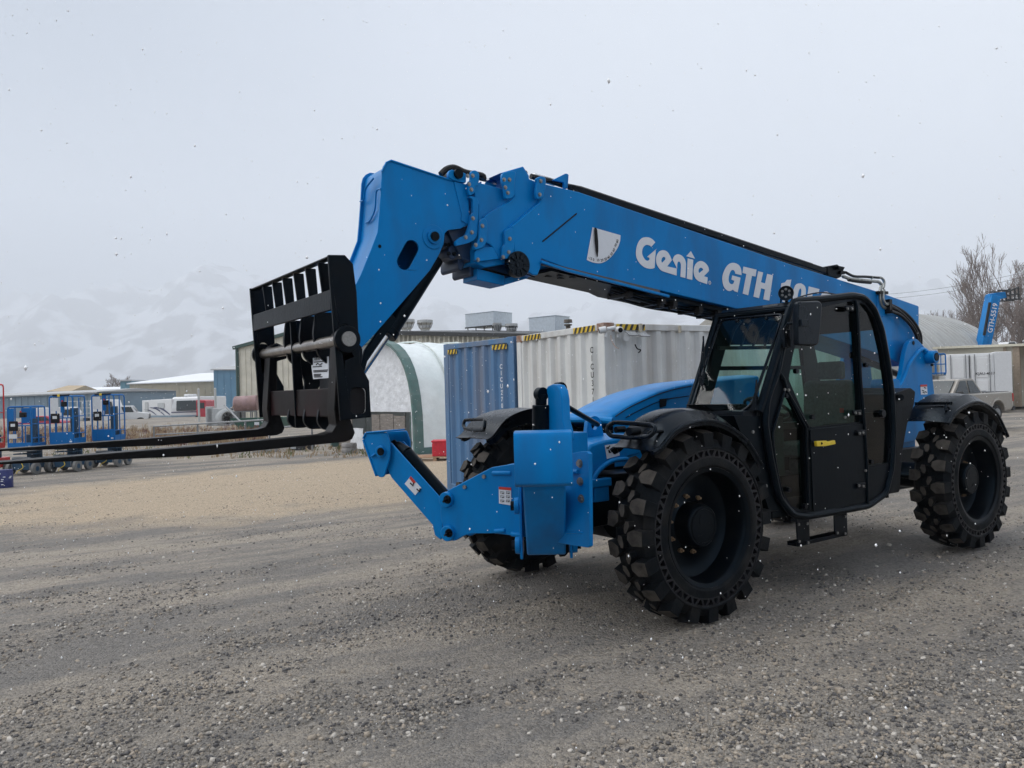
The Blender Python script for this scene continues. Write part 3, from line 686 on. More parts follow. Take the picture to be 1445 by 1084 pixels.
# boom head (gooseneck)
YH = .172
outl = bY(ZB, [(228, 128), (236, 95), (252, 75), (275, 64), (305, 68), (610, 172), (700, 198), (706, 410), (660, 436), (590, 444), (572, 462), (566, 520), (540, 580), (490, 665), (385, 788), (190, 1012)], YH)+bY(ZA, [(590, 532), (560, 545), (500, 520), (420, 470), (400, 420), (440, 330)], YH)+bY(ZB, [(86, 740), (112, 690), (165, 560), (205, 455), (212, 380), (222, 250)], YH)
slot_c = bY(ZB, [(350, 620), (392, 540)], YH); sc0, sc1 = slot_c; ax_ = (sc1-sc0).normalized(); pr_ = V((-ax_.z, 0, ax_.x)); rs = .052
slot = [sc0+(-ax_*math.cos(t)-pr_*math.sin(t))*rs for t in [-math.pi/2+math.pi*i/8 for i in range(9)]]+[sc1+(ax_*math.cos(t)+pr_*math.sin(t))*rs for t in [-math.pi/2+math.pi*i/8 for i in range(9)]]
m = MB(); m.plate([outl, slot], (0, -.016, 0)); m.plate([[p+V((0, -2*YH, 0)) for p in outl], [p+V((0, -2*YH, 0)) for p in slot]], (0, .016, 0))
n_ = len(outl); ins = .016
cen = sum(outl, V((0, 0, 0)))/n_
rib_a = [V((p.x, YH-.016, p.z)) for p in outl]; rib_b = [V((p.x, -YH+.016, p.z)) for p in outl]
inn = []
for i in range(n_):
    a = outl[i-1]; b = outl[i]; c = outl[(i+1) % n_]; t = ((b-a).normalized()+(c-b).normalized()).normalized(); nn = V((t.z, 0, -t.x)); inn.append(nn)
sgn = 1 if inn[1].dot(cen-outl[1]) > 0 else -1
ra = [p+nn*(sgn*.022) for p, nn in zip(rib_a, inn)]; rb = [p+nn*(sgn*.022) for p, nn in zip(rib_b, inn)]
m.add(ra+rb, [(i, (i+1) % n_, (i+1) % n_+n_, i+n_) for i in range(n_)])
head = m.build('boom_head', BLUE, TH, bevel=.004)
m = MB()
c = bY(ZB, [(508, 482)], YH)[0]; m.cyl(c, c+V((0, .006, 0)), .085, n=32); m.cyl(c, c+V((0, .022, 0)), .05, n=28); 
m.tube(bY(ZB, [(228, 128), (252, 76), (278, 64), (610, 174)], YH+.004), .008, n=6)
m.prism(rnd(bY(ZT, [(185, 140), (205, 108), (330, 140), (330, 220), (230, 198), (190, 175)], YH+.02), .015, 3), (0, -.03, 0))
m.prism(bY(ZT, [(230, 205), (330, 228), (350, 300), (358, 560), (290, 520), (295, 470)], YH+.008), (0, -.01, 0))
m.build('pin_boss', BLUE, head, bevel=.004)
m = MB(); m.cyl(c+V((0, .022, 0)), c+V((0, .034, 0)), .032, n=20); p = bY(ZT, [(262, 148)], YH+.02)[0]; m.cyl(p, p+V((0, .02, 0)), .034, n=20)
p = bY(ZB, [(216, 533)], YH)[0]; m.cyl(p, p+V((0, .002, 0)), .012, n=12); each(m, 'head_pin', STEELB, head)
m = MB()
for b in ((484, 474), (538, 492)): p = bY(ZB, [b], YH+.006)[0]; m.cyl(p, p+V((0, .014, 0)), .011, n=6)
for b in ((695, 152), (715, 222)): p = bY(ZB, [b], YH+.006)[0]
each(m, 'head_bolt', BOLT, head)
m = MB()  # weld bead shapes on the front face
Xf = onY(Z(ZB, [(222, 250)])[0], YH).x+.004
q = [onX(p, Xf) for p in Z(ZB, [(112, 288), (130, 280), (145, 225), (185, 160)])]
def frontface(pts):
    return [onP(p, V((Xf, 0, 0)), V((1, 0, 0))) for p in Z(ZB, pts)]
m.tube(smoothline(frontface([(110, 288), (128, 280), (138, 220), (182, 162)]), 4), .007, n=6); m.tube(smoothline(frontface([(222, 218), (198, 235), (190, 330), (165, 390), (140, 405)]), 4), .006, n=6)
each(m, 'weld_bead', BLUE, head)
# tilt cylinder under the head
m = MB(); a, b = onY((577, 421), 0), onY((546, 470), 0); m.cyl(b+(a-b)*2.2, b, .07, n=24); m.cyl(b+(a-b)*.12, b-(a-b)*.06, .078, n=24)
m.prism([onY(p, .12) for p in ((552, 440), (560, 452), (520, 505), (505, 560), (498, 560), (515, 495))], (0, -.03, 0))
tc_ = m.build('tilt_cylinder', BLACK, TH, bevel=.004)
m = MB(); m.cyl(b, onY((505, 530), 0), .036, n=20); m.build('tilt_rod', CHROME, tc_)

# ---- decals on the boom side: angle dial, maker's lettering, model number
YD = YB+.003
def flat(nm, ref, polys, holes=None, material=WHITE, y=YD, par=None):
    m = MB()
    for i, pl in enumerate(polys):
        loops = [bY(ref, pl, y)]+[bY(ref, h_, y) for h_ in (holes or {}).get(i, [])]
        m.plate(loops, (0, .0015, 0))
    return m.build(nm, material, par or boom, smooth=False)
def arcp(pts, k=5): return [tuple(p[:2]) for p in smoothline([V((a, b, 0)) for a, b in pts], k)]
dial = [(248, 168), (860, 342)]+arcp([(852, 460), (810, 590), (745, 700), (650, 820), (560, 895), (470, 940), (380, 955), (250, 935), (122, 882)], 4)
flat('angle_dial', ZP, [dial])
flat('dial_pointer', ZP, [[(290, 178), (330, 178), (352, 230), (372, 480), (376, 680), (362, 815), (345, 815), (320, 680), (300, 480), (288, 230)]], material=INK, y=YD+.012)
m = MB(); 
for tx, (x, y), an in (('-15', (150, 850), -20), ('0', (255, 900), -5), ('10', (340, 915), 4), ('20', (430, 920), 10), ('30', (515, 905), 22), ('40', (590, 870), 35), ('50', (660, 800), 45), ('60', (715, 715), 55), ('70', (765, 610), 65), ('80', (810, 520), 80)):
    O = bY(ZP, [(x, y)], YD+.003)[0]; a = R(an+14); U = V((-1, 0, 0)); Wv = V((0, 0, 1)); Ur = U*math.cos(a-R(12))+Wv*math.sin(a-R(12)); Wr = Wv*math.cos(a-R(12))-U*math.sin(a-R(12))
    text_into(m, tx, O, Ur, Wr, .030, (0, 1, 0), bold=.01, thick=.0005)
m.build('dial_numbers', INK, boom, smooth=False)
# lettering G e n i e
G = arcp([(460, 228), (420, 185), (375, 160), (320, 153), (262, 170), (215, 225), (188, 300), (178, 390), (195, 470), (240, 540), (300, 590), (360, 610), (410, 612), (450, 600)], 3)+[(468, 330), (484, 322), (478, 328), (350, 432), (342, 442)]+arcp([(360, 445), (378, 465), (372, 485), (350, 496), (320, 488), (290, 450), (270, 400), (268, 350), (285, 300), (315, 270), (350, 265), (385, 278), (400, 294)], 3)
e1 = arcp([(700, 490), (672, 420), (630, 362), (575, 342), (520, 360), (485, 410), (472, 470), (480, 540), (510, 600), (550, 640), (600, 660)], 3)+[(770, 712), (772, 610), (632, 578), (640, 570)]
e1h = arcp([(608, 462), (600, 445), (580, 440), (560, 455), (548, 490), (552, 515), (560, 526)], 3)+[(606, 478)]
nn_ = [(768, 590), (712, 480)]+arcp([(735, 430), (765, 408), (800, 402), (850, 425), (890, 475), (908, 540)], 3)+[(898, 748), (826, 730)]+arcp([(834, 600), (832, 540), (810, 508), (790, 515), (780, 545), (778, 600)], 3)+[(774, 612)]
i1 = [(932, 462), (1012, 482), (998, 776), (918, 756)]
i2 = [(978, 356), (1038, 466), (912, 430)]
e2 = arcp([(1222, 665), (1240, 640), (1232, 590), (1200, 540), (1150, 505), (1105, 502), (1060, 530), (1030, 580), (1018, 650), (1030, 720), (1060, 770), (1100, 798)], 3)+[(1216, 838), (1222, 738), (1168, 722)]
e2h = arcp([(1155, 618), (1135, 600), (1110, 600), (1092, 625), (1090, 655), (1100, 676)], 3)+[(1158, 630)]
flat('maker_lettering', ZN, [G, e1, nn_, i1, i2, e2], {1: [e1h], 5: [e2h]})
m = MB(); c = bY(ZN, [(1253, 815)], YD)[0]; rg = [(math.cos(a), math.sin(a)) for a in [2*math.pi*i/16 for i in range(16)]]
m.plate([[c+V((x*.017, 0, z*.017)) for x, z in rg], [c+V((x*.012, 0, z*.012)) for x, z in rg]], (0, .0015, 0)); text_into(m, 'R', c+V((.006, 0, -.008)), (-1, 0, 0), (0, 0, 1), .022, (0, 1, 0), thick=.001); m.build('trademark_ring', WHITE, boom, smooth=False)
# GTH 1056
gG = arcp([(262, 277), (258, 220), (235, 175), (190, 153), (145, 158), (105, 195), (75, 260), (66, 320), (78, 385), (105, 425), (140, 440), (175, 425)], 3)+[(192, 442), (222, 452), (252, 304), (168, 280), (160, 322), (190, 335)]+arcp([(180, 362), (160, 370), (138, 355), (130, 320), (138, 270), (155, 232), (180, 225), (196, 245), (198, 262)], 3)
gT = [(282, 190), (415, 222), (405, 292), (368, 284), (330, 482), (274, 466), (312, 266), (272, 254)]
gH = [(432, 238), (482, 250), (460, 350), (502, 362), (524, 264), (582, 280), (545, 536), (484, 524), (502, 424), (462, 410), (440, 512), (384, 496)]
g1 = [(755, 325), (770, 322), (728, 560), (678, 548), (702, 415), (662, 400), (668, 360), (705, 352), (725, 325)]
g0 = arcp([(868, 360), (820, 370), (795, 420), (778, 500), (790, 570), (830, 600), (880, 580), (905, 530), (918, 450), (908, 390), (868, 360)], 3)[:-1]
g0h = arcp([(862, 412), (848, 430), (836, 480), (832, 530), (842, 548), (856, 530), (868, 480), (872, 430), (862, 412)], 3)[:-1]
def sh(pl, dx, dy): return [(a+dx, b+dy) for a, b in pl]
g5 = [(948, 392), (1056, 420), (1046, 470), (988, 456), (982, 500)]+arcp([(1010, 495), (1036, 520), (1034, 590), (1004, 640), (960, 650), (925, 620)], 3)+[(926, 590), (955, 590)]+arcp([(972, 605), (986, 580), (988, 548), (972, 535)], 3)+[(925, 535)]
g6 = arcp([(1175, 495), (1165, 465), (1130, 444), (1090, 455), (1060, 510), (1048, 590), (1060, 660), (1100, 685), (1140, 665), (1162, 610), (1150, 560), (1120, 545), (1100, 555)], 3)+[(1108, 510), (1122, 490), (1132, 500)]
flat('model_lettering', ZO, [gG, gT, gH, g1, g0, g5, g6], {4: [g0h]})

# ---- fork carriage
W_ = .76
m = MB()
nearp = [onY(p, W_) for p in Z(ZA, [(437, 97), (515, 98), (553, 140), (570, 270), (585, 600), (628, 682), (637, 850), (495, 866)])]
hole = rnd([onY(p, W_) for p in Z(ZA, [(540, 714), (615, 714), (615, 835), (543, 835)])], .03, 3)
hole2 = [onY(p, W_) for p in Z(ZA, [(490, 452), (492, 432), (505, 420), (522, 420), (536, 432), (540, 452)])]
for yy in (W_, -W_+.02):
    dy = yy-W_; m.plate([[p+V((0, dy, 0)) for p in nearp], [p+V((0, dy, 0)) for p in hole], [p+V((0, dy, 0)) for p in hole2]], (0, -.02, 0))
xa = nearp[0].x; zt = nearp[0].z; zb = nearp[-1].z; xb_ = nearp[-1].x
pT = onY(Z(ZA, [(441, 99)])[0], W_); pB = onY(Z(ZA, [(491, 864)])[0], W_)
def fx(z): return pB.x+(pT.x-pB.x)*(z-pB.z)/(pT.z-pB.z)    # front edge line of the carriage
zm = onY(Z(ZA, [(447, 262)])[0], W_).z; 
m.beam((fx(zt)-.03, -W_, zt-.006), (fx(zt)-.03, W_, zt-.006), .05, .012, up=(0, 0, 1))
m.box((fx(zm)-.012, 0, zm-.05), (.02, 2*W_-.04, .115))
for k in range(6):
    y = -W_+.02+(k+1)*(2*W_-.04)/7+0.02; zz0 = zm; m.prism([(fx(zt)-.01, y, zt-.014), (fx(zt)-.075, y, zt-.014), (fx(zm)-.08, y, zm-.02), (fx(zm)-.026, y, zm-.02)], (0, .018, 0))
m.prism([p+V((0, -.021, 0)) for p in hole], (0, -.3, 0))
# lower cross beams
car = m.build('fork_carriage', STEELB, TH, bevel=.004)
m = MB(); m.box((fx(zb)-.09, 0, zb+.10), (.12, 2*W_-.044, .17)); m.build('lower_beam', mat('primer_tinged_black', (.004, .0015, .0018), .45, var=.3, scale=5, spec=.12, dirt=((.045, .010, .012), .6, 2.5)), car, bevel=.006)
m = MB()   # curved attach plates
for y, fl in ((-.20, 1), (.10, 1), (.34, 0)):
    x0 = fx(1.9)-.02
    q = [(x0-.02, zm-.08), (x0+.0, 2.02), (x0-.03, 1.90), (x0-.10, 1.84), (x0-.14, 1.76), (x0-.12, 1.66), (x0-.03, 1.60), (x0-.01, 1.50), (x0-.05, 1.45), (x0-.15, 1.45), (x0-.20, 1.52), (x0-.22, 1.70), (x0-.30, 1.82), (x0-.32, 1.95), (x0-.24, 2.02), (x0-.20, zm-.08)]
    q = rnd([V((a, y, b)) for a, b in q], .03, 3); m.plate([q, [V((x0-.16+math.cos(t)*.045, y, 1.94+math.sin(t)*.05)) for t in [2*math.pi*i/16 for i in range(16)]]], (0, .028, 0))
m.prism([(fx(1.9)-.02, -.055, zm-.1), (fx(1.9)-.06, -.055, zm-.1), (fx(1.45)-.1, -.055, 1.46), (fx(1.45)-.02, -.055, 1.46)], (0, .02, 0))
each(m, 'attach_plate', STEELB, car, bevel=.004)
m = MB(); zs = onY(Z(ZA, [(528, 488)])[0], W_+.03); xs = fx(zs.z)-.07
cs = V((zs.x, 0, zs.z))
m.cyl((cs.x, -W_-.05, cs.z), (cs.x, W_+.05, cs.z), .036, n=24); m.build('fork_shaft', mat('worn_shaft', (.30, .28, .26), .3, metal=.9, var=.35, scale=14), car)
m = MB(); m.cyl((cs.x, W_, cs.z), (cs.x, W_+.035, cs.z), .076, n=28); m.cyl((cs.x, -W_, cs.z), (cs.x, -W_-.035, cs.z), .076, n=28); each(m, 'shaft_collar', STEELB, car, bevel=.004)
m = MB(); m.cyl((cs.x, W_+.03, cs.z), (cs.x, W_+.052, cs.z), .042, n=24); m.build('shaft_end', BOLT, car)
m = MB(); XP = fx(1.75)-.10; pl = [onX(p, XP) for p in Z(ZA, [(357, 577), (440, 569), (443, 668), (370, 674)])]; m.prism(pl, (.004, 0, 0)); plt = m.build('rating_plate', WHITE, car)
m = MB(); m.prism([p+V((-.03, 0, 0)) for p in (V((XP, .22, 1.50)), V((XP, .56, 1.50)), V((XP, .56, 1.86)), V((XP, .22, 1.86)))], (.02, 0, 0)); m.build('back_panel', STEELB, car)
m = MB(); m.prism([p+V((0, -.0195, 0)) for p in hole], (0, -.001, 0)); m.build('painted_tube_shade', INK, car)  # black sheet over the filled tube end, painting the shade of a hollow inside
m = MB(); xx = XP+.006
pu, pv2 = (pl[1]-pl[0]), (pl[3]-pl[0]); wv = pl[0]
def pp_(a, b): q = wv+pu*a+pv2*b; return V((xx, q.y, q.z))
text_into(m, 'Genie', pp_(.25, .12), pu, (0, 0, 1), .040, (1, 0, 0), bold=.02)
for a0, a1, b in ((.2, .8, .2), (.1, .6, .42), (.1, .9, .6), (.1, .85, .66), (.1, .5, .78), (.1, .45, .84), (.1, .55, .90)): m.beam(pp_(a0, b), pp_(a1, b), .003, .005)
m.tube([pp_(.3, .34), pp_(.4, .26), pp_(.5, .36), pp_(.65, .28)], .003, n=4)
m.build('plate_print', INK, car, smooth=False)
# forks
def fork(yc):
    m = MB(); x0 = cs.x+.04; hw_ = .06; DX = -.035; zbld = 1.435
    tip = onY((6, 652), .62); L = 3.98
    L = 4.12
    pr2 = [(cs.x-.07, cs.z-.04), (cs.x-.055, cs.z+.045), (cs.x, cs.z+.07), (cs.x+.045, cs.z+.04), (cs.x+.05, cs.z-.02), (fx(1.6)+.03, 1.58), (fx(1.5)+.025, 1.49), (fx(1.5)+.05, 1.452), (fx(1.5)+.10, 1.440), (3.2, 1.418), (L, 1.398), (L, 1.388), (3.2, 1.366), (fx(1.5)+.08, 1.388), (fx(1.5)-.03, 1.392), (fx(1.5)-.07, 1.405), (fx(1.5)-.088, 1.44), (fx(1.6)-.04, 1.60), (cs.x+.0, cs.z-.06)]
    sh_ = [V((a+(DX if a < 2.9 else 0), yc-hw_, b)) for a, b in pr2]
    m.prism(sh_, (0, 2*hw_, 0)); return m.build('fork', mat('fork_steel', (.0012, .0016, .0026), .42, var=.3, scale=6, bump=.12, bscale=30, spec=.15, dirt=((.022, .013, .011), .45, 4)) if 'fork_steel' not in MATS else MATS['fork_steel'], TH, bevel=.008)
fork(.62); fork(-.62)
# ================================================================== CAB
YC, YF = 1.12, .40
def cY(pts, y=YC): return [onY(p, y) for p in Z(ZF, pts)]
outer = cY([(418, 148), (440, 122), (560, 112), (655, 100), (700, 108), (738, 150), (768, 230), (790, 350), (806, 470), (812, 620), (806, 760), (782, 858), (720, 903), (600, 925), (480, 945), (425, 935), (375, 872), (342, 720), (322, 590), (330, 500), (372, 385)])
outer = rnd(outer, .05, 3)
H1 = rnd(cY([(396, 472), (412, 474), (440, 530), (472, 605), (484, 905), (462, 920), (425, 905), (388, 840), (364, 700), (357, 600)]), .02, 3)
H2 = rnd(cY([(470, 170), (540, 146), (655, 122), (666, 150), (680, 400), (692, 584), (500, 604), (488, 592), (414, 420), (430, 330)]), .02, 3)
H3 = rnd(cY([(684, 128), (704, 134), (742, 185), (775, 320), (798, 480), (802, 620), (795, 742), (722, 752), (712, 740), (700, 520)]), .02, 3)
m = MB(); m.plate([outer, H1, H2, H3], (0, -.045, 0))
# far side of the cab: roof-high frame with two windows
fo = [V((p.x, YF, p.z)) for p in outer]
xf0, xr0 = -.98, -2.28
F1 = rnd([V((-1.14, YF, 2.18)), V((-2.12, YF, 2.20)), V((-2.22, YF, 1.62)), V((-.86, YF, 1.55))], .04, 3)
F2 = rnd([V((-.88, YF, 1.47)), V((-2.2, YF, 1.52)), V((-2.2, YF, 1.25)), V((-.80, YF, 1.25))], .03, 3)
fwin = rnd([V((-1.12, YF, 2.0)), V((-2.16, YF, 2.02)), V((-2.26, YF, 1.30)), V((-.80, YF, 1.30))], .05, 3)
m.plate([fo, fwin], (0, .04, 0))
fa = V((fwin[0].x, YF+.02, 1.80)); m.beam((-.95, YF+.02, 1.80), (-2.2, YF+.02, 1.80), .03, .035); m.beam((-1.42, YF+.02, 1.82), (-1.42, YF+.02, 1.30), .035, .04)
# roof, rear wall, floor joining the two sides
tp = cY([(418, 148), (440, 122), (560, 112), (655, 100), (700, 108), (738, 150)])
for a, b in zip(tp[:-1], tp[1:]): m.prism([a, b, b+V((0, YF-YC, 0)), a+V((0, YF-YC, 0))], (0, 0, -.03))
rb_ = cY([(738, 150), (768, 230), (790, 350), (806, 470), (812, 620), (806, 760), (782, 858), (720, 903)])
m.prism([rb_[0]-V((.0, .04, 0)), rb_[1]-V((0, .04, 0)), rb_[1]+V((0, YF-YC+.04, 0)), rb_[0]+V((0, YF-YC+.04, 0))], (.03, 0, 0))
m.prism([rb_[4]-V((0, .04, 0)), rb_[5]-V((0, .04, 0)), rb_[6]-V((0, .04, 0)), rb_[6]+V((0, YF-YC+.04, 0)), rb_[5]+V((0, YF-YC+.04, 0)), rb_[4]+V((0, YF-YC+.04, 0))], (.03, 0, 0)) if False else m.box(((rb_[4].x+.03), (YC+YF)/2, 1.0), (.03, YC-YF-.09, .75))
m.box((-1.55, (YC+YF)/2, .655), (1.45, YC-YF-.09, .05))
# windscreen frame: pillars and header
pt = cY([(418, 152)])[0]; pbm = cY([(300, 545)])[0]
ptf = V((pt.x, YF, pt.z+.01)); pbf = V((pbm.x-.01, YF, pbm.z))
m.tube([pt, pbm], .032, n=8); m.tube([ptf, pbf+V((0, 0, -.03))], .030, n=8); m.tube([pt, ptf], .026, n=8)
m.beam(pt+V((-.06, 0, .01)), ptf+V((-.06, 0, .01)), .16, .03)
# front lower body between windscreen and wheel
m.prism([V((pbm.x+.05, YC-.01, pbm.z-.02)), V((pbm.x+.05, YC-.01, 1.25)), V((-.70, YC-.01, .80)), V((-.9, YC-.01, .64)), V((-1.3, YC-.01, .64)), V((-1.0, YC-.01, 1.2)), V((-.85, YC-.01, 1.42))], (0, YF-YC+.02, 0)) if False else None
lowf = cY([(205, 560), (310, 560), (330, 600), (345, 720), (378, 872), (400, 920), (340, 925), (300, 800)], YC-.02)
m.prism(lowf, (0, YF-YC+.04, 0))
cab = m.build('cab', BLACK, TH, bevel=.008)
# round tube edges
m = MB(); m.tube(smoothline(outer+[outer[0]], 1), .030, n=10); m.build('cab_tubes', BLACK, cab)
m = MB()
m.tube(cY([(418, 160), (385, 300), (372, 385), (395, 420), (408, 470), (488, 605)], YC+.012), .016, n=8)
m.tube(cY([(668, 118), (674, 150), (686, 400), (702, 590), (712, 760), (714, 900)], YC+.010), .017, n=8)
m.tube(smoothline(cY([(398, 465), (360, 600), (352, 640), (366, 760), (400, 890), (440, 932), (480, 938)], YC+.010), 3), .013, n=8)
m.tube(cY([(408, 470), (478, 606), (490, 920)], YC+.012), .014, n=8)
dpn = rnd(cY([(492, 612), (700, 590), (712, 890), (505, 930)], YC), .02, 3); m.prism(dpn, (0, .010, 0))
door = m.build('cab_door', BLACK, cab, bevel=.003)
m = MB(); m.prism(rnd(cY([(510, 657), (548, 655), (553, 660), (580, 653), (583, 668), (545, 676), (512, 677)], YC+.014), .006, 2), (0, .028, 0)); m.build('door_handle', YELLOW, door, bevel=.004)
m = MB(); m.cyl(*[cY([(540, 666)], YC+y)[0] for y in (.04, .046)], .010, n=10); m.build('keyhole', INK, door)
m = MB()
for pp in ((645, 150), (675, 548), (690, 625), (690, 827)): c = cY([pp], YC+.02)[0]; m.box(c, (.12, .02, .045))
m.cyl(cY([(505, 660)], YC+.03)[0], cY([(505, 660)], YC+.045)[0], .012, n=8)
each(m, 'door_hinge', STEELB, door, bevel=.006)
m = MB()
for (x, y) in ((637, 151), (654, 151), (668, 549), (682, 551), (683, 627), (696, 625), (681, 827), (697, 829), (397, 460), (412, 462), (706, 770), (628, 566)): c = cY([(x, y)], YC+.03)[0]; m.cyl(c, c+V((0, .012, 0)), .011, n=8)
each(m, 'door_bolt', BOLT, door)
DGLASS = glassmat('dark_door_glass', (.27, .47, .40), .6)
def pane(nm, loop, y, par, gm=GLASS):
    mm = MB(); P = [V((p.x, y, p.z)) for p in loop]; mm.add(P, [tuple(range(len(P)))]); return mm.build(nm, gm, par, smooth=False)
pane('lower_front_glass', H1, YC-.02, cab, DGLASS); pane('door_glass', H2, YC-.02, door, DGLASS); pane('rear_quarter_glass', H3, YC-.02, cab, DGLASS); pane('right_side_glass', fwin, YF+.02, cab)
m = MB(); m.add([pt+V((.01, -.03, -.03)), ptf+V((.01, .03, -.03)), pbf+V((.01, .03, 0)), pbm+V((.01, -.03, 0))], [(0, 1, 2, 3)]); m.build('windscreen', GLASS, cab, smooth=False)
m = MB()   # gasket round the windscreen with rounded lower corner
c0, c1, c2, c3 = pt+V((.015, -.045, -.035)), ptf+V((.015, .045, -.035)), pbf+V((.015, .045, .0)), pbm+V((.015, -.05, .05))
m.tube(rnd([c0, c1, c2, c3+V((0, -.12, -.06)), c3], .06, 4), .012, n=6, closed=True)
m.prism([pbm+V((.012, -.01, .24)), pbm+V((.012, -.03, .10)), pbm+V((.012, -.10, .03)), pbm+V((.012, -.22, -.01)), pbm+V((.012, -.01, -.03))], (-.02, 0, 0))
m.build('windscreen_seal', PLASTIC, cab)
m = MB()   # black knobs that hold the panes
for (x, y) in ((398, 482), (497, 565), (702, 366), (722, 735), (407, 842), (766, 552), (436, 390), (470, 905)): c = cY([(x, y)], YC-.01)[0]; m.cyl(c, c+V((0, .03, 0)), .020 if (x, y) != (766, 552) else .034, n=14)
for t, s_ in ((.28, .05), (.68, .05)):
    c = pt.lerp(ptf, t)+V((.02, 0, -.06)); m.sphere(c, .018, n=8, m=5)
each(m, 'glass_knob', PLASTIC, cab)
# wiper
m = MB(); a = ptf.lerp(pbf, .72)+V((.04, .10, 0)); 
m.box(a+V((0, .02, .02)), (.06, .05, .07)); m.tube([a+V((.01, .02, -.05)), a+V((.02, .0, .10)), a+V((.0, .03, .36))], .007, n=6); m.box(a+V((.0, .03, .22)), (.012, .012, .34)); m.box(a+V((.02, .05, .06)), (.03, .03, .05)); m.build('wiper', PLASTIC, cab, bevel=.004)
# scuttle box under the windscreen
m = MB(); m.prism([V(p) for p in ((-.60, 1.02, 1.50), (-.60, .55, 1.50), (-.48, .50, 1.42), (-.48, 1.02, 1.42))], (.06, 0, .0)) if False else None
m.prism(cY([(85, 517), (248, 515), (288, 570), (210, 572), (205, 548), (128, 545)], .80), (0, -.18, 0))
m.box((-.60, .78, 1.40), (.20, .62, .12)); m.box((-.45, .92, 1.36), (.12, .18, .08))
m.build('scuttle_box', PLASTIC, cab, bevel=.006)
# interior
INT = mat('cab_interior', (.015, .017, .018), .6, var=.3, scale=8)
SEAT = mat('seat_fabric', (.085, .085, .095), .85, var=.3, scale=40)
m = MB(); m.box((-1.88, .76, 1.08), (.50, .48, .13)); m.box((-1.88, .76, .86), (.34, .36, .30)); m.prism(rnd([V((-2.08, .54, 1.10)), V((-1.98, .54, 1.12)), V((-2.02, .54, 1.66)), V((-2.10, .54, 1.68)), V((-2.16, .54, 1.60))], .03, 3), (0, .44, 0)); m.box((-2.12, .76, 1.76), (.08, .24, .16)); seat = m.build('driver_seat', SEAT, cab, bevel=.035, seg=3)
m = MB(); m.box((-1.80, .52, 1.28), (.30, .05, .06)); m.box((-1.80, 1.0, 1.28), (.30, .05, .06)); m.tube([(-1.6, .48, 1.1), (-1.58, .48, 1.36)], .012); m.sphere((-1.58, .48, 1.38), .03); m.build('armrests', INT, cab, bevel=.01)
m = MB(); m.box((-2.01, .93, 1.25), (.02, .04, .36)); m.build('seat_belt', REDV, cab)
m = MB(); cw = V((-1.22, .76, 1.45)); tilt = V((.5, 0, -.87)).normalized(); ex = V((0, 1, 0)); ey = tilt.cross(ex)
m.tube([cw+ex*(math.cos(a)*.19)+ey*(math.sin(a)*.19) for a in [2*math.pi*i/28 for i in range(28)]], .014, n=8, closed=True)
for a in (0, 2.1, 4.2): m.beam(cw+ex*(math.cos(a)*.18)+ey*(math.sin(a)*.18), cw, .02, .012)
m.cyl(cw, V((-.98, .76, 1.1)), .03); m.box((-.92, .76, 1.17), (.22, .58, .46)); m.box((-.95, .76, 1.43), (.20, .42, .06)); m.build('steering_console', INT, cab, bevel=.006)
m = MB()
for k in range(5): x = -1.15-.16*k; m.tube([(x, YF+.03, 1.98), (x-.05, YF+.05, 2.12), (x-.06, YF+.12, 2.20)], .012, n=6)
m.beam((-1.0, YF+.05, 1.97), (-2.1, YF+.05, 1.99), .03, .03); m.build('roof_guard_bars', INT, cab)
m = MB(); m.box((-1.6, .76, 2.205), (.4, .25, .01)); m.build('roof_hatch', mat('hatch_glass', (.25, .3, .3), .2), cab)
# mirror
m = MB(); m.prism(rnd(cY([(453, 124), (530, 120), (543, 130), (540, 210), (530, 285), (518, 293), (450, 290), (448, 200)], 1.30), .02, 3), (0, -.05, 0)); mi = m.build('door_mirror', PLASTIC, cab, bevel=.012, seg=3)
m = MB(); m.tube([cY([(398, 285)], YC+.03)[0], cY([(400, 225)], 1.18)[0], cY([(410, 208)], 1.22)[0], cY([(480, 205)], 1.31)[0]], .012, n=8); c = cY([(400, 265)], YC+.03)[0]; m.box(c, (.07, .05, .14)); c = cY([(472, 205)], 1.31)[0]; m.box(c, (.09, .03, .05)); m.tube([cY([(440, 150)], 1.2)[0], cY([(455, 190)], 1.26)[0]], .008); m.build('mirror_arm', PLASTIC, mi, bevel=.004)
# work light on the roof corner
WL = cY([(405, 92)], 1.02)[0]; fw = (V((.86, .5, -.05))).normalized()
m = MB(); m.cyl(WL-fw*.05, WL+fw*.02, .046, .060, n=28); m.lathe(WL+fw*.02, fw, [(.060, 0), (.058, .008), (.050, .004), (.0, .004)], n=28); m.cyl(WL+V((0, 0, -.05)), WL+V((0, 0, -.11)), .012); m.tube([WL+V((0, -.05, -.02)), WL+V((0, -.055, -.09)), WL+V((0, .055, -.09)), WL+V((0, .05, -.02))], .008)
m.box(WL+V((.02, -.10, -.115)), (.06, .30, .02)); wl = m.build('work_light', PLASTIC, cab)
m = MB(); xx = V((0, 0, 1)).cross(fw).normalized(); yy = fw.cross(xx)
for k in range(6): a = k*math.pi/3+.5; c = WL+fw*.028+xx*math.cos(a)*.030+yy*math.sin(a)*.030; m.cyl(c, c+fw*.006, .011, .008, n=10)
each(m, 'lamp_lens', mat('lamp_lens', (.16, .17, .18), .15), wl)
m = MB(); m.tube(smoothline([WL+V((-.05, 0, -.06)), WL+V((-.16, .03, -.02)), WL+V((-.40, .05, .02)), WL+V((-.7, .06, .0))], 4), .006, n=5); m.tube(smoothline([WL+V((-.05, .02, -.08)), WL+V((-.10, .08, -.10)), WL+V((-.14, .09, -.22))], 4), .005, n=5); each(m, 'lamp_cable', HOSE, wl)
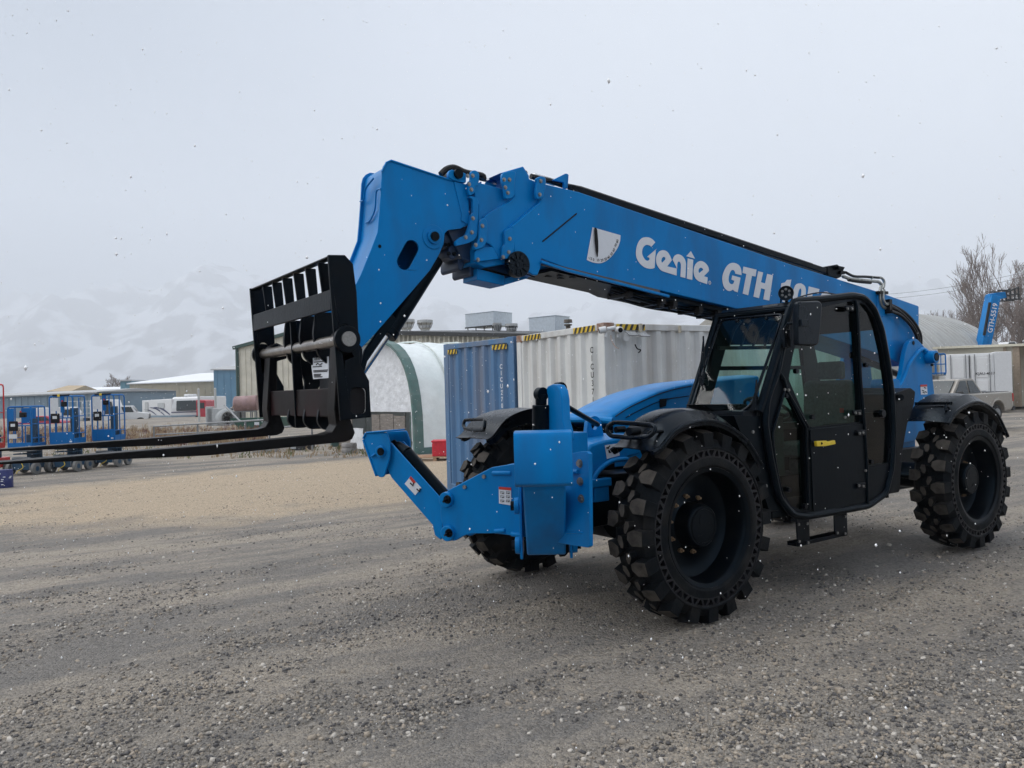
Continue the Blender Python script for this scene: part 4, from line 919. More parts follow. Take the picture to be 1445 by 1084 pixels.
m = MB(); m.box(WL+V((.0, -.12, -.095)), (.10, .14, .03)); m.build('lamp_reflector', BOLT, wl)
# shelf box behind the cab
m = MB()
m.prism(rnd(cY([(812, 478), (880, 453), (899, 468), (893, 520), (868, 590), (850, 690), (838, 852), (782, 862), (806, 760)], 1.06), .02, 3), (0, -.5, 0)); m.prism(cY([(812, 470), (852, 455), (880, 455), (815, 485)], 1.0), (0, -.4, .01))
m.cyl(cY([(842, 490)], 1.06)[0], cY([(842, 490)], 1.10)[0], .03, n=12)
m.build('rear_side_box', STEELB, TH, bevel=.01)
# step under the door
m = MB()
m.prism(cY([(444, 950), (493, 945), (497, 1052), (449, 1062)], 1.10), (0, -.012, 0)); m.prism(cY([(588, 932), (638, 925), (640, 1018), (592, 1026)], 1.10), (0, -.012, 0))
m.prism(cY([(449, 1046), (640, 1004), (640, 1018), (450, 1062)], 1.10), (0, -.10, 0)); st_ = m.build('cab_step', STEELB, cab, bevel=.004)
m = MB()
for (x, y) in ((450, 975), (483, 972), (452, 1040), (486, 1045), (628, 945), (598, 1008), (628, 1010)): c = cY([(x, y)], 1.10)[0]; m.cyl(c, c+V((0, .012, 0)), .012, n=6)
each(m, 'step_bolt', BOLT, st_)
m = MB()
for (x, y) in ((275, 622), (325, 828)): c = cY([(x, y)], YC-.02)[0]; m.cyl(c, c+V((0, .012, 0)), .013, n=6)
each(m, 'panel_bolt', BOLT, cab)
# ================================================================== SURROUNDINGS
def fr(pxl, pxr, pyb, Dl, Dr, z0=None):
    """wall base line between two sight lines at given depths: returns origin, along, away-from-camera"""
    a = atD((pxl, pyb), Dl); b = atD((pxr, pyb), Dr)
    z = g(a.x, a.y) if z0 is None else z0
    a.z = b.z = z; u = (b-a).normalized(); n = V((-u.y, u.x, 0)); 
    if n.dot(a-CAM) < 0: n = -n
    return a, b, u, n
def zat(px, py, P):  # height where the sight line through (px,py) passes over the plan point P
    D = (P-CAM).dot(V((CD.x, CD.y, 0)).normalized()); q = ray(px, py); t = D/(V((q.x, q.y, 0)).dot(V((CD.x, CD.y, 0)).normalized())); return CAM.z+q.z*t
UP = V((0, 0, 1))
class Loc:     # local frame -> world, for things built upright on the ground
    def __init__(s, o, u, n): s.o = V(o); s.u = V(u).normalized(); s.n = V(n).normalized()
    def __call__(s, a, b, c): return s.o+s.u*a+s.n*b+UP*c
    def rot(s): return Matrix((s.u, s.n, UP)).transposed()
def lbox(m, L, a0, a1, b0, b1, c0, c1): m.box(L((a0+a1)/2, (b0+b1)/2, (c0+c1)/2), (abs(a1-a0), abs(b1-b0), abs(c1-c0)), L.rot())

# ---- shipping containers
def container_mats(nm, col): return mat(nm, col, .5, var=.10, scale=1.5, bump=.05, bscale=20, dirt=((.22, .17, .13), .55, 3, (1, 1, .10)))
WC = container_mats('container_grey_white', (.60, .61, .60)); BC = container_mats('container_blue', (.065, .165, .32)); RUST = mat('rusty_steel', (.19, .075, .035), .8, var=.5, scale=14, col2=(.36, .30, .26), bump=.2)
HAZY = mat('hazard_yellow', (.62, .42, .03), .6); HAZK = mat('hazard_black', (.02, .02, .02), .6)
def corr(m, P0, u, n, L, z0, z1, depth=.048, pitch=.278, vertical=True, zt=None):
    # trapezoid corrugation between z0 and z1, running along u, recessed towards n
    k = int(L/pitch); pitch = L/k; pr = []
    for i in range(k):
        s = i*pitch; pr += [(s, 0), (s+pitch*.28, 0), (s+pitch*.5, depth), (s+pitch*.78, depth)]
    pr.append((L, 0)); rows = [[P0+u*s+n*(.01+d)+UP*z for s, d in pr] for z in (z0, z1)]
    m.grid(rows)
def container(name, label, A, B, Cc, H, M, z, group=None):
    """A-B one visible face, B-Cc the other visible face (plan points); B is the near corner"""
    t = thing(name, (B.x, B.y, z), label, 'shipping container', group)
    D = A+(Cc-B)
    pts = [A, B, Cc, D]; m = MB()
    for i in range(4):
        a, b = V(pts[i]), V(pts[(i+1) % 4]); u = (b-a).normalized(); c = (pts[0]+pts[2])/2; n = V((-u.y, u.x, 0)); n = n if n.dot(c-a) > 0 else -n
        a = V((a.x, a.y, z)); L = (b-a).length if False else (V((b.x, b.y, z))-a).length
        corr(m, a+u*.12, u, n, L-.24, .14, H-.10)
    m.add([V((p.x, p.y, z+H-.03)) for p in pts], [(0, 1, 2, 3)])
    m.build('corrugated_wall', M, t, smooth=False)
    f = MB()
    for i in range(4):
        a, b = V(pts[i]), V(pts[(i+1) % 4]); a = V((a.x, a.y, z)); b = V((b.x, b.y, z)); u = (b-a).normalized(); c = (pts[0]+pts[2])/2; n = V((-u.y, u.x, 0)); n = n if n.dot(c-a) > 0 else -n
        f.beam(a+u*.1+n*.035+UP*(H-.05), b-u*.1+n*.035+UP*(H-.05), .075, .10); f.beam(a+u*.1+n*.035+UP*.07, b-u*.1+n*.035+UP*.07, .08, .14)
        f.beam(a+u*.07+n*.07+UP*.1, a+u*.07+n*.07+UP*(H-.1), .15, .15, up=u)
    fo_ = f.build('frame', M, t, bevel=.01)
    c = MB()
    for p in pts:
        dd = ((pts[0]+pts[2])/2-p); dd.z = 0; dd.normalize(); q = V((p.x, p.y, z))
        u = (B-A).normalized(); w = (Cc-B).normalized(); q += u*(.09 if (p-A).dot(u) < .5 else -.09)+w*(.09 if (p-B).dot(w) < .5 else -.09)
        for zz in (.06, H-.055): c.box(q+UP*zz, (.19, .19, .13), Matrix((u, w, UP)).transposed())
    each(c, 'corner_casting', RUST if name == 'white_container' else M, t, bevel=.008)
    return t, pts
HC = 2.9; ZCN = -.28
def plan(p, h): q = onZ(p, ZCN+h); return V((q.x, q.y, 0))
wA, wB = plan((729, 475), HC), plan((852, 456), HC)
u_ = (wB-wA); LW = u_.length; u_ = u_.normalized(); w_ = V((u_.y, -u_.x, 0)); w_ = w_ if w_.dot(plan((1000, 453), HC)-wB) > 0 else -w_
wB2 = wA+u_*2.60
k_ = (LW/2.60)
# solve height so that the end is of standard width: shift both by perspective scale
wt, wp = container('white_container', 'pale grey white corrugated container with rusty top corner and two small cameras', wA, wB, wB+w_*6.0, HC, WC, ZCN, 'shipping containers standing in a row')
bA, bB = plan((626, 487), HC), plan((724, 475.5), HC)
ub = (bB-bA).normalized(); wb_ = V((ub.y, -ub.x, 0)); wb_ = wb_ if wb_.dot(w_) > 0 else -wb_
bB = bA+ub*min((bB-bA).length, (bB-bA).length)
bt, bp = container('blue_container', 'faded blue corrugated container with white vertical code beside the plastic shelter', bA, bB, bB+wb_*6.0, HC, BC, ZCN, 'shipping containers standing in a row')
def face_frame(A, B, z): u = (B-A).normalized(); n = V((-u.y, u.x, 0)); n = n if n.dot(CAM-A) > 0 else -n; return V((A.x, A.y, z)), u, n
def hazard(t, A, u, n, s0, s1, z0, z1, k=5):
    m = MB(); m.prism([A+u*s0+n*.012+UP*z0, A+u*s1+n*.012+UP*z0, A+u*s1+n*.012+UP*z1, A+u*s0+n*.012+UP*z1], n*.003); h_ = m.build('hazard_strip', HAZY, t)
    m = MB(); w = (s1-s0)/k
    for i in range(k): a = s0+i*w+.02; m.prism([A+u*a+n*.017+UP*z0, A+u*(a+w*.45)+n*.017+UP*z0, A+u*min(s1, a+w*.85)+n*.017+UP*z1, A+u*min(s1-.0, a+w*.4)+n*.017+UP*z1], n*.002)
    each(m, 'hazard_stripe', HAZK, t, pad=-.001)
A_, u1, n1 = face_frame(wA, wB, ZCN); L1 = (wB-wA).length
hazard(wt, A_, u1, n1, .28, .28+.55, HC-.10, HC-.01); hazard(wt, A_, u1, n1, L1-.80, L1-.22, HC-.10, HC-.01)
B_, u2, n2 = face_frame(wB, wB+w_, ZCN); hazard(wt, B_, u2, n2, .22, .75, HC-.10, HC-.01)
Ab, u3, n3 = face_frame(bA, bB, ZCN); Lb = (bB-bA).length; hazard(bt, Ab, u3, n3, .16, .48, HC-.20, HC-.11, 3); hazard(bt, Ab, u3, n3, Lb-.62, Lb-.18, HC-.20, HC-.11, 4)
# vertical codes
def vcode(t, s, A, u, n, s0, ztop, size, step, M, off=-.012):
    mm = MB()
    for i, ch in enumerate(s):
        if ch == ' ': continue
        text_into(mm, ch, A+u*s0+n*(.010+off+.012)+UP*(ztop-i*step), u, UP, size, n, bold=.015, align='CENTER', thick=.004)
    mm.build('painted_code', M, t, smooth=False)
pw = onP((836, 495), A_, n1); s_w = (pw-A_).dot(u1); vcode(wt, 'CICU371937', A_, u1, n1, s_w, HC-.42, .125, .125, INK)
pw = onP((707.5, 505), Ab, n3); s_b = (pw-Ab).dot(u3); vcode(bt, 'CICU2708971', Ab, u3, n3, s_b, HC-.55, .115, .118, WHITE)
# cameras, small solar panels with wiring on the white container
def on_face(p, A, n, off=.03): return onP(p, A+n*off, n)
t = thing('security_camera', on_face((855, 465), A_, n1), 'small white bullet camera left of the rusty container corner', 'camera', 'cameras on the white container')
def cam_part(t, c, d):
    m = MB(); m.cyl(c, c+d*.09, .05, n=20); m.cyl(c+d*.09, c+d*.10, .05, .042, n=20); m.build('housing', MATS['white_enamel'], t)
    m = MB(); m.cyl(c+d*.098, c+d*.106, .036, n=18); m.build('lens', INK, t)
    m = MB(); m.cyl(c+V((0, 0, -.05)), c+V((0, 0, -.11)), .02); m.cyl(c-d*.02, c-d*.14, .03); m.build('bracket', MATS['white_enamel'], t)
mat('white_enamel', (.62, .63, .63), .4, var=.06)
cam_part(t, V(t.location), (n1*.8-u1*.4-UP*.15).normalized())
t = thing('security_camera', on_face((872, 465.5), B_, n2), 'small white bullet camera right of the rusty container corner', 'camera', 'cameras on the white container')
cam_part(t, V(t.location), (n2*.75+u2*.1-UP*.1+n1*.3).normalized())
t = thing('solar_light', on_face((893, 472), B_, n2), 'grey solar panel pair with a dangling cable on the container side', 'solar light')
m = MB(); c = on_face((892, 471), B_, n2, .18); c2 = on_face((908, 472.5), B_, n2, .16)
for cc in (c, c2): m.box(cc, (.17, .13, .012), Matrix.Rotation(.5, 3, u2) @ Matrix((u2, n2, UP)).transposed())
each(m, 'solar_panel', GREYM, t)
m = MB(); m.cyl(on_face((884, 477), B_, n2, .0), on_face((884, 477), B_, n2, .14), .05); m.cyl(on_face((884, 477), B_, n2, .1), c, .015); m.cyl(on_face((898, 476), B_, n2, .0), c2, .015); m.build('bracket', MATS['white_enamel'], t)
m = MB(); m.tube(smoothline([on_face(p, B_, n2, .05) for p in ((896, 486), (899, 492), (904, 494), (901, 498))], 4), .01, n=5); m.build('cable', INK, t)
m = MB()
for p0, p1 in (((901, 457), (905, 469)), ((957, 460), (960, 470))): a, b = on_face(p0, B_, n2, .03), on_face(p1, B_, n2, .03); m.prism([a, V((b.x, b.y, a.z)), b, V((a.x, a.y, b.z))], n2*.03)
each(m, 'vent_cover', mat('aged_beige', (.42, .38, .30), .7), wt)
m = MB(); c = on_face((864.5, 456.5), B_, n2, .02)
m.tube(smoothline([on_face(p, A_, n1, .03) for p in ((862, 473), (863, 480), (868, 489), (873, 492))], 4), .006, n=4); m.build('wiring', RUST, wt)

# ---- plastic hoop shelter with timber end wall
PLAS = mat('plastic_sheet', (.78, .83, .83), .35, var=.08, scale=2.5, bump=.6, bscale=.9, dist=.20, dirt=((.55, .64, .64), .5, .8))
TARP = mat('torn_white_sheet', (.72, .74, .77), .55, var=.15, scale=3, bump=.9, bscale=4, dist=.06)
GRN = mat('green_steel_frame', (.075, .15, .14), .55, var=.2, scale=6, dirt=((.25, .27, .26), .5, 3)); PLY = mat('weathered_plywood', (.21, .185, .165), .8, var=.35, scale=5, stretch=(1, 1, 6), bump=.3); PLY2 = mat('fresh_timber', (.48, .34, .20), .8, var=.25, scale=6)
Sa = gp((595, 641)); Sd = (Sa-CAM); 
# end wall runs to the left from the arch foot, the tunnel runs back to the right
eu = V((CR.x, CR.y, 0)).normalized(); ed = V((CD.x, CD.y, 0)).normalized()
zS = -.28; Sa.z = zS
DS = (Sa-CAM).dot(ed)
tun = (eu*.80+ed*.60).normalized()      # along the tunnel
wid = (-eu*.80+ed*.60).normalized()     # across, to the left foot
wid = V((-tun.y, tun.x, 0)); wid = wid if wid.dot(-eu) > 0 else -wid
Wd = 6.4; Hh = 3.8
def arch(t): # t 0..1 across
    a = math.pi*t; e = .62
    x = Wd/2*(1-math.copysign(abs(math.cos(a))**.75, math.cos(a))); z = Hh*abs(math.sin(a))**.62
    return x, z
sh_t = thing('hoop_shelter', Sa, 'white plastic covered hoop shelter with green arch frame beside the blue container', 'shelter')
m = MB(); ts = [i/20 for i in range(21)]
rows = []
for j in range(13):
    s = j*.6; rows.append([Sa+wid*arch(t)[0]+tun*s+UP*(arch(t)[1]*(1-.012*(j % 3)) + .0) for t in ts])
m.grid(rows); m.build('plastic_cover', PLAS, sh_t, smooth=True, solid=.02, angle=80)
m = MB()
pa = [Sa+wid*arch(t)[0]-tun*.10+UP*(arch(t)[1]+.03) for t in ts]
for a, b in zip(pa[:-1], pa[1:]): m.beam(a, b+(b-a)*.03, .34, .10, up=(b-a).cross(tun))
m.build('front_arch', GRN, sh_t, smooth=False)
m = MB(); m.beam(Sa-tun*.1+UP*.10, Sa+tun*7.4+UP*.10, .12, .22); m.build('base_rail', GRN, sh_t)
m = MB()
for j in (2, 5, 8, 11):
    rr_ = [Sa+wid*arch(t)[0]+tun*(j*.6)+UP*(arch(t)[1]+.02) for t in ts]; m.tube(rr_, .03, n=6)
each(m, 'cover_hoop', mat('pale_tube', (.55, .60, .58), .5), sh_t)
# end wall
m = MB(); ew = [Sa+wid*arch(t)[0]+UP*arch(t)[1]+tun*.05 for t in ts]; ew = [V((p.x, p.y, max(p.z, zS+1.35))) for p in ew]
m.prism([ew[0]-UP*0]+ew[1:-1]+[ew[-1]], tun*.05); m.build('end_sheet', TARP, sh_t, smooth=False)
m = MB()
for k, (a0, a1, h_) in enumerate(((1.0, 1.75, 1.22), (1.80, 2.75, 1.28), (2.8, 3.4, 1.25), (5.0, 6.2, 1.2))): 
    a = Sa+wid*a0-tun*.03; b = Sa+wid*a1-tun*.03; m.prism([a, b, b+UP*h_, a+UP*h_], tun*.03)
each(m, 'plywood_panel', PLY, sh_t, pad=-.01)
m = MB(); a = Sa+wid*3.3-tun*.08; m.prism([a, a+wid*.55, a+wid*.55+UP*.62, a+UP*.62], tun*.03); m.build('timber_patch', PLY2, sh_t)
m = MB(); a = Sa+wid*.15-tun*.06; r5 = []
for i in range(6): r5.append([a+wid*(.12*j+.02*math.sin(i*2+j))+UP*(1.55-.3*i)-tun*(.03*math.sin(i*3+j*2)) for j in range(4)])
m.grid(r5); m.build('torn_flap', TARP, sh_t, solid=.01)
m = MB(); a = Sa+wid*3.95-tun*.10; r5 = [[a+wid*(.22*j)+UP*(.75-.15*i)-tun*(.03*math.sin(i*2.3+j*2)) for j in range(6)] for i in range(6)]; m.grid(r5); m.build('torn_flap', TARP, sh_t, solid=.01)
m = MB(); a = Sa+wid*.45-tun*.12; m.tube([a+UP*.05, a+UP*1.25], .02); m.build('door_post', GRN, sh_t)
m = MB(); a = Sa+wid*3.05+tun*.0-tun*.02; m.beam(a+UP*1.25, a+UP*3.5, .16, .04); m.build('timber_post', mat('bare_wood', (.30, .22, .17), .8, var=.3, scale=6), sh_t)
# pallet with red crate
P_ = gp((612, 651)); t = thing('wooden_pallet', P_, 'small timber pallet under the red crate beside the blue container', 'pallet'); L_p = Loc(P_, eu, ed); m = MB()
for k in range(4): lbox(m, L_p, -.55+.0, .62, .0+.25*k, .16+.25*k, .10, .125)
for k in range(3): lbox(m, L_p, -.55+.53*k, -.45+.53*k, 0, .95, 0, .10)
m.build('slats', mat('pallet_wood', (.38, .24, .15), .8, var=.3, scale=8), t)
P2 = L_p(.0, 0, .126); t = thing('red_crate', P2, 'red plastic crate standing on the timber pallet', 'crate'); m = MB(); lbox(m, L_p, -.05, .60, .1, .7, .126, .56); cr_b = m.build('crate_box', mat('red_plastic', (.55, .02, .04), .5), t, bevel=.02); m = MB(); lbox(m, L_p, -.07, .62, .08, .72, .54, .58); m.build('crate_rim', MATS['red_plastic'], t, bevel=.01)

# ---- long beige metal building behind
BEI = mat('beige_metal_wall', (.62, .59, .50), .6, var=.08, scale=2, dirt=((.30, .28, .24), .4, .8)); GTR = mat('dark_green_trim', (.03, .07, .06), .5); KTR = mat('dark_trim', (.02, .022, .024), .5)
def ribbed(m, a, b, z0, z1, n, pitch=.30, d=.04, z1b=None):
    """vertical ribs on a wall from plan point a to b; n points to the viewer"""
    L = (b-a).length; k = max(2, int(L/pitch)); u = (b-a)/L; pr = []
    for i in range(k): s = i*L/k; pr += [(s, 0), (s+L/k*.70, 0), (s+L/k*.78, d), (s+L/k*.92, d)]
    pr.append((L, 0)); zb_ = lambda s: z1 if z1b is None else z1+(z1b-z1)*s/L
    m.grid([[a+u*s+n*dd+UP*z0 for s, dd in pr], [a+u*s+n*dd+UP*zb_(s) for s, dd in pr]])
a, b, u, n = fr(556, 820, 600, 40, 33, -.4); zl, zr = zat(556, 470, a), zat(820, 476, b); zt_ = (zl+zr)/2-.0
t = thing('workshop_building', a, 'long beige metal building with dark roof edge and roof vents behind the containers', 'building')
m = MB(); ribbed(m, V((a.x, a.y, 0)), V((b.x, b.y, 0)), -.4, zl, -n, z1b=zr); c, d = a+n*14, b+n*14
m.prism([V((a.x, a.y, -.4)), V((b.x, b.y, -.4)), V((b.x, b.y, zr)), V((a.x, a.y, zl))], n*14); m.build('wall', BEI, t, smooth=False)
m = MB(); m.beam(V((a.x, a.y, zl))-n*.12-u*.2, V((b.x, b.y, zr))-n*.12+u*.2, .25, .16); m.beam(V((a.x, a.y, -.3))-n*.1, V((a.x, a.y, zl))-n*.1, .16, .16, up=(1, 0, 0)); 
m.prism([V((a.x, a.y, zl+.05)), V((b.x, b.y, zr+.05)), V((b.x, b.y, zr+.05))+n*7+UP*.35, V((a.x, a.y, zl+.05))+n*7+UP*.35], UP*.06); m.build('roof', KTR, t)
VEN = mat('galvanised_vent', (.42, .43, .43), .4, metal=.5, var=.2, scale=5); HV = mat('pale_unit', (.50, .56, .62), .5, var=.1)
def roofpt(px, py, back):
    q = onP((px, py), a-n*(-back), n); return q
def vent(px0, px1, py0, py1, back, label):
    c0, c1 = roofpt(px0, py1, back), roofpt(px1, py1, back); top_ = roofpt((px0+px1)/2, py0, back); c = (c0+c1)/2; w = (c1-c0).length; h_ = top_.z-c.z
    t = thing('roof_vent', c, label, 'vent', 'round vents on the beige roof'); m = MB()
    m.lathe(c, UP, [(w*.28, -.35), (w*.28, h_*.15), (w*.36, h_*.3), (w*.36, h_*.55), (w*.5, h_*.75), (w*.5, h_), (w*.45, h_), (w*.42, h_*.9), (0, h_*.9)], n=20); vb = m.build('vent_body', VEN, t)
    m = MB(); 
    for k in range(10): aa = k*.628; m.cyl(c+V((math.cos(aa)*w*.37, math.sin(aa)*w*.37, h_*.3)), c+V((math.cos(aa)*w*.50, math.sin(aa)*w*.50, h_*.75)), .012, n=4)
    m.build('vent_fins', KTR, t)
for (x0, x1, y0, y1, lb) in ((565, 582, 451, 468, 'leftmost round metal vent on the beige building roof'), (592, 608, 452, 468, 'second round metal vent from the left on the beige roof'), (697, 707, 456, 470, 'slim round metal vent right of the boxy roof unit with legs'), (715, 729, 457, 471, 'round metal vent just above the blue container corner')):
    vent(x0, x1, y0, y1, 4, lb)
def unit(px0, px1, py0, py1, back, label, legs=True):
    c0, c1 = roofpt(px0, py1, back), roofpt(px1, py1, back); zt2 = roofpt(px0, py0, back).z; t = thing('rooftop_unit', c0, label, 'air unit', 'boxy units on the beige roof'); LL = Loc(c0, u, n); w = (c1-c0).length; h_ = zt2-c0.z; m = MB(); lbox(m, LL, 0, w, 0, w*.8, h_*.22, h_); lbox(m, LL, -.03, w+.03, -.03, w*.8+.03, h_*.96, h_*1.0)
    m.build('casing', HV, t, bevel=.02); m = MB()
    for i in range(4): lbox(m, LL, w*(.06+.29*i), w*(.08+.29*i), .02, .06, -.3, h_*.22)
    lbox(m, LL, -.02, w+.02, -.03, 0, h_*.16, h_*.23); m.build('support_legs', KTR, t)
unit(657, 697, 443, 468, 6, 'pale boxy roof unit on dark legs above the blue container'); unit(747, 784, 448, 480, 6, 'pale boxy roof unit above the white container')
cc = roofpt(802, 470, 5); t = thing('chimney_cap', cc, 'small dark capped flue above the white container roof line', 'flue'); m = MB(); zz = roofpt(802, 451, 5).z; m.cyl(cc-UP*.5, V((cc.x, cc.y, zz-.25)), .12); m.cyl(V((cc.x, cc.y, zz-.16)), V((cc.x, cc.y, zz)), .22, .20); m.cyl(V((cc.x, cc.y, zz-.30)), V((cc.x, cc.y, zz-.24)), .20); m.build('flue_pipe', mat('dark_flue', (.10, .08, .06), .6), t)
# gabled part on the left
a, b, u, n = fr(338, 420, 600, 62, 60, -.6); ze, zp = zat(338, 491, a), zat(420, 468, b)
t = thing('gabled_building', a, 'tall beige metal building with dark green roof edge seen through the fork carriage', 'building'); m = MB()
A0 = V((a.x, a.y, -.6)); mid = b+u*1.0; far = mid+(mid-a); far.z = 0; zpk = ze+(zp-ze)*((mid-a).length/(b-a).length)
wallp = [A0, V((far.x, far.y, -.6)), V((far.x, far.y, ze)), V((mid.x, mid.y, zpk)), V((a.x, a.y, ze))]
m.prism(wallp, n*30)
k = int((far-a).length/.5)
for i in range(k): 
    s = (i+.5)/k; p = a.lerp(V((far.x, far.y, a.z)), s); zz = ze+(zpk-ze)*(1-abs(2*s-1)); m.beam(V((p.x, p.y, -.6))-n*.02, V((p.x, p.y, zz-.1))-n*.02, .06, .05, up=u)
m.build('wall', BEI, t, smooth=False)
m = MB(); m.beam(V((a.x, a.y, ze))-n*.15-u*.3, V((mid.x, mid.y, zpk))-n*.15, .2, .25); m.beam(V((far.x, far.y, ze))-n*.15+u*.3, V((mid.x, mid.y, zpk))-n*.15, .2, .25); m.beam(V((a.x, a.y, -.5))-n*.1, V((a.x, a.y, ze))-n*.1, .2, .2, up=(1, 0, 0))
m.prism([V((a.x, a.y, ze+.1)), V((mid.x, mid.y, zpk+.1)), V((mid.x, mid.y, zpk+.1))+n*30, V((a.x, a.y, ze+.1))+n*30], UP*.1)
m.build('roof', GTR, t)

# ---- far left row of buildings
def shed(name, label, pl, pr, pt, pb, Dl, Dr, depth, wallM, roofM, prt=None, roof_h=0, inset=0, z0=-1.0, slope_px=None):
    a, b, u, n = fr(pl, pr, pb, Dl, Dr, z0); zl = zat(pl, pt, a); zr = zat(pr, prt if prt else pt, b)
    t = thing(name, a, label, 'building'); m = MB()
    m.prism([V((a.x, a.y, z0)), V((b.x, b.y, z0)), V((b.x, b.y, zr)), V((a.x, a.y, zl))], n*depth)
    L = (b-a).length; k = int(L/1.2)
    for i in range(k): p = a.lerp(b, (i+.5)/k); m.beam(V((p.x, p.y, z0))-n*.03, V((p.x, p.y, zl+(zr-zl)*(i+.5)/k-.2))-n*.03, .08, .08, up=u)
    m.build('wall', wallM, t, smooth=False)
    m = MB(); r0, r1 = V((a.x, a.y, zl))-n*.4-u*.4, V((b.x, b.y, zr))-n*.4+u*.4
    if roof_h: 
        q0, q1 = r0+n*depth*.5+UP*roof_h+u*inset, r1+n*depth*.5+UP*roof_h; m.add([r0, r1, q1, q0, r0+n*(depth+.8), r1+n*(depth+.8), r0-UP*.2, r1-UP*.2], [(0, 1, 2, 3), (3, 2, 5, 4), (6, 7, 1, 0), (0, 3, 4), (1, 5, 2)])
    else: m.prism([r0, r1, r1+n*(depth+.8), r0+n*(depth+.8)], UP*.3)
    m.build('roof', roofM, t, smooth=False); return t, a, b, u, n, zl, zr
SNOWR = mat('snowy_roof', (.75, .77, .80), .8, var=.05); TANW = mat('tan_block_wall', (.42, .38, .29), .8, var=.1, scale=.4); BLW = mat('blue_metal_wall', (.11, .24, .36), .6, var=.1, scale=.5); TEA = mat('teal_metal_wall', (.13, .28, .36), .6, var=.1, scale=.5); GBW = mat('grey_blue_wall', (.17, .24, .30), .6, var=.1, scale=.4); TANR = mat('tan_gable', (.42, .33, .22), .8, var=.1, scale=.5); GRR = mat('grey_roof', (.38, .39, .40), .7, var=.1, scale=.3)
shed('tan_warehouse', 'wide tan warehouse with snow covered white roof on the far side of the yard', 184, 304, 541, 592, 150, 150, 26, TANW, SNOWR, prt=537, roof_h=2.0, inset=9, z0=-1.5)
m_ = None
shed('blue_warehouse', 'tall blue metal building between the tan warehouse and beige building', 303, 341, 521, 592, 140, 140, 14, BLW, GRR, z0=-1.5, roof_h=.8)
shed('teal_shed', 'narrow teal shed at the left end of the tan warehouse', 171, 186, 538, 592, 152, 152, 14, TEA, GRR, z0=-1.5)
shed('low_grey_building', 'long low grey blue building at the far left under a grey roof', -60, 138, 561, 600, 120, 112, 16, GBW, GRR, prt=553, roof_h=.5, z0=-1.2)
shed('white_roofed_barn', 'low building with white snowy roof and tan gable behind the blue lifts', 96, 172, 557, 595, 160, 160, 22, TANR, SNOWR, prt=556, roof_h=1.6, inset=0, z0=-1.5)
shed('tan_cupola_house', 'tan building top rising over the low grey roof', 72, 100, 552, 595, 150, 150, 10, TANR, TANR, roof_h=1.1, inset=1.2, z0=-1.5)

# ---- motor home, trucks and yard machinery in the distance
CW = mat('vehicle_white', (.68, .69, .70), .35, var=.04, coat=.3); DG = mat('dark_vehicle_glass', (.03, .04, .045), .1); SLATE = mat('slate_skirt', (.20, .27, .33), .5, var=.1); NAVY = mat('navy_stripe', (.04, .05, .12), .5); TYR = mat('small_tyre', (.02, .02, .02), .8); VRED = mat('vehicle_red', (.42, .03, .05), .4); LGR = mat('light_grey_panel', (.45, .47, .48), .6, var=.1)
def loc_at(px, py, D, yaw=0, z=None):
    q = atD((px, py), D); q.z = g(q.x, q.y)-.3 if z is None else z
    u = (eu*math.cos(yaw)+ed*math.sin(yaw)); n = (-eu*math.sin(yaw)+ed*math.cos(yaw)); return Loc(q, u, n)
def wheels_(t, L, pts, r, w=.25):
    for (a, b) in pts:
        m = MB(); m.cyl(L(a, b, r), L(a, b+w, r), r, n=18); o = m.build('wheel', TYR, t, bevel=.03); m = MB(); m.cyl(L(a, b-.01, r), L(a, b+.02, r), r*.5, n=14); m.build('hub', LGR, o)
# motor home: front faces the viewer-right, side runs back to the left
L = loc_at(242, 590, 92, .0, -1.1)
t = thing('motor_home', L.o, 'large white motor home with dark swoosh stripes and wide windscreen facing the yard', 'motor home'); yaw = .0
m = MB(); W2 = 3.2; 
def hb(m, a0, a1, b0, b1, c0, c1, rr=0): lbox(m, L, a0, a1, b0, b1, c0, c1)
m.prism(rnd([L(0, 0, .55), L(0, .0, 1.9), L(0, .25, 3.05), L(0, .6, 3.2), L(0, 9, 3.2), L(0, 9, .55)], .2, 3), L.u*W2); body = m.build('body', CW, t, bevel=.08)
m = MB(); m.prism(rnd([L(.62, -.10, 1.55), L(W2-.25, -.10, 1.55), L(W2-.25, .02, 2.75), L(.62, .02, 2.75)], .12, 3), L.n*.04); m.build('windscreen', DG, t)
m = MB(); lbox(m, L, -.02, W2+.02, -.04, 9, .45, 1.05); m.build('skirt', SLATE, t, bevel=.03)
m = MB(); lbox(m, L, 0, W2, -.03, .0, 1.35, 1.45); m.build('front_stripe', NAVY, t)
m = MB(); lbox(m, L, 1.0, 2.1, 1.2, 2.4, 3.2, 3.5); lbox(m, L, 1.3, 1.7, .6, 1.0, 3.2, 3.4); m.build('roof_unit', CW, t, bevel=.08)
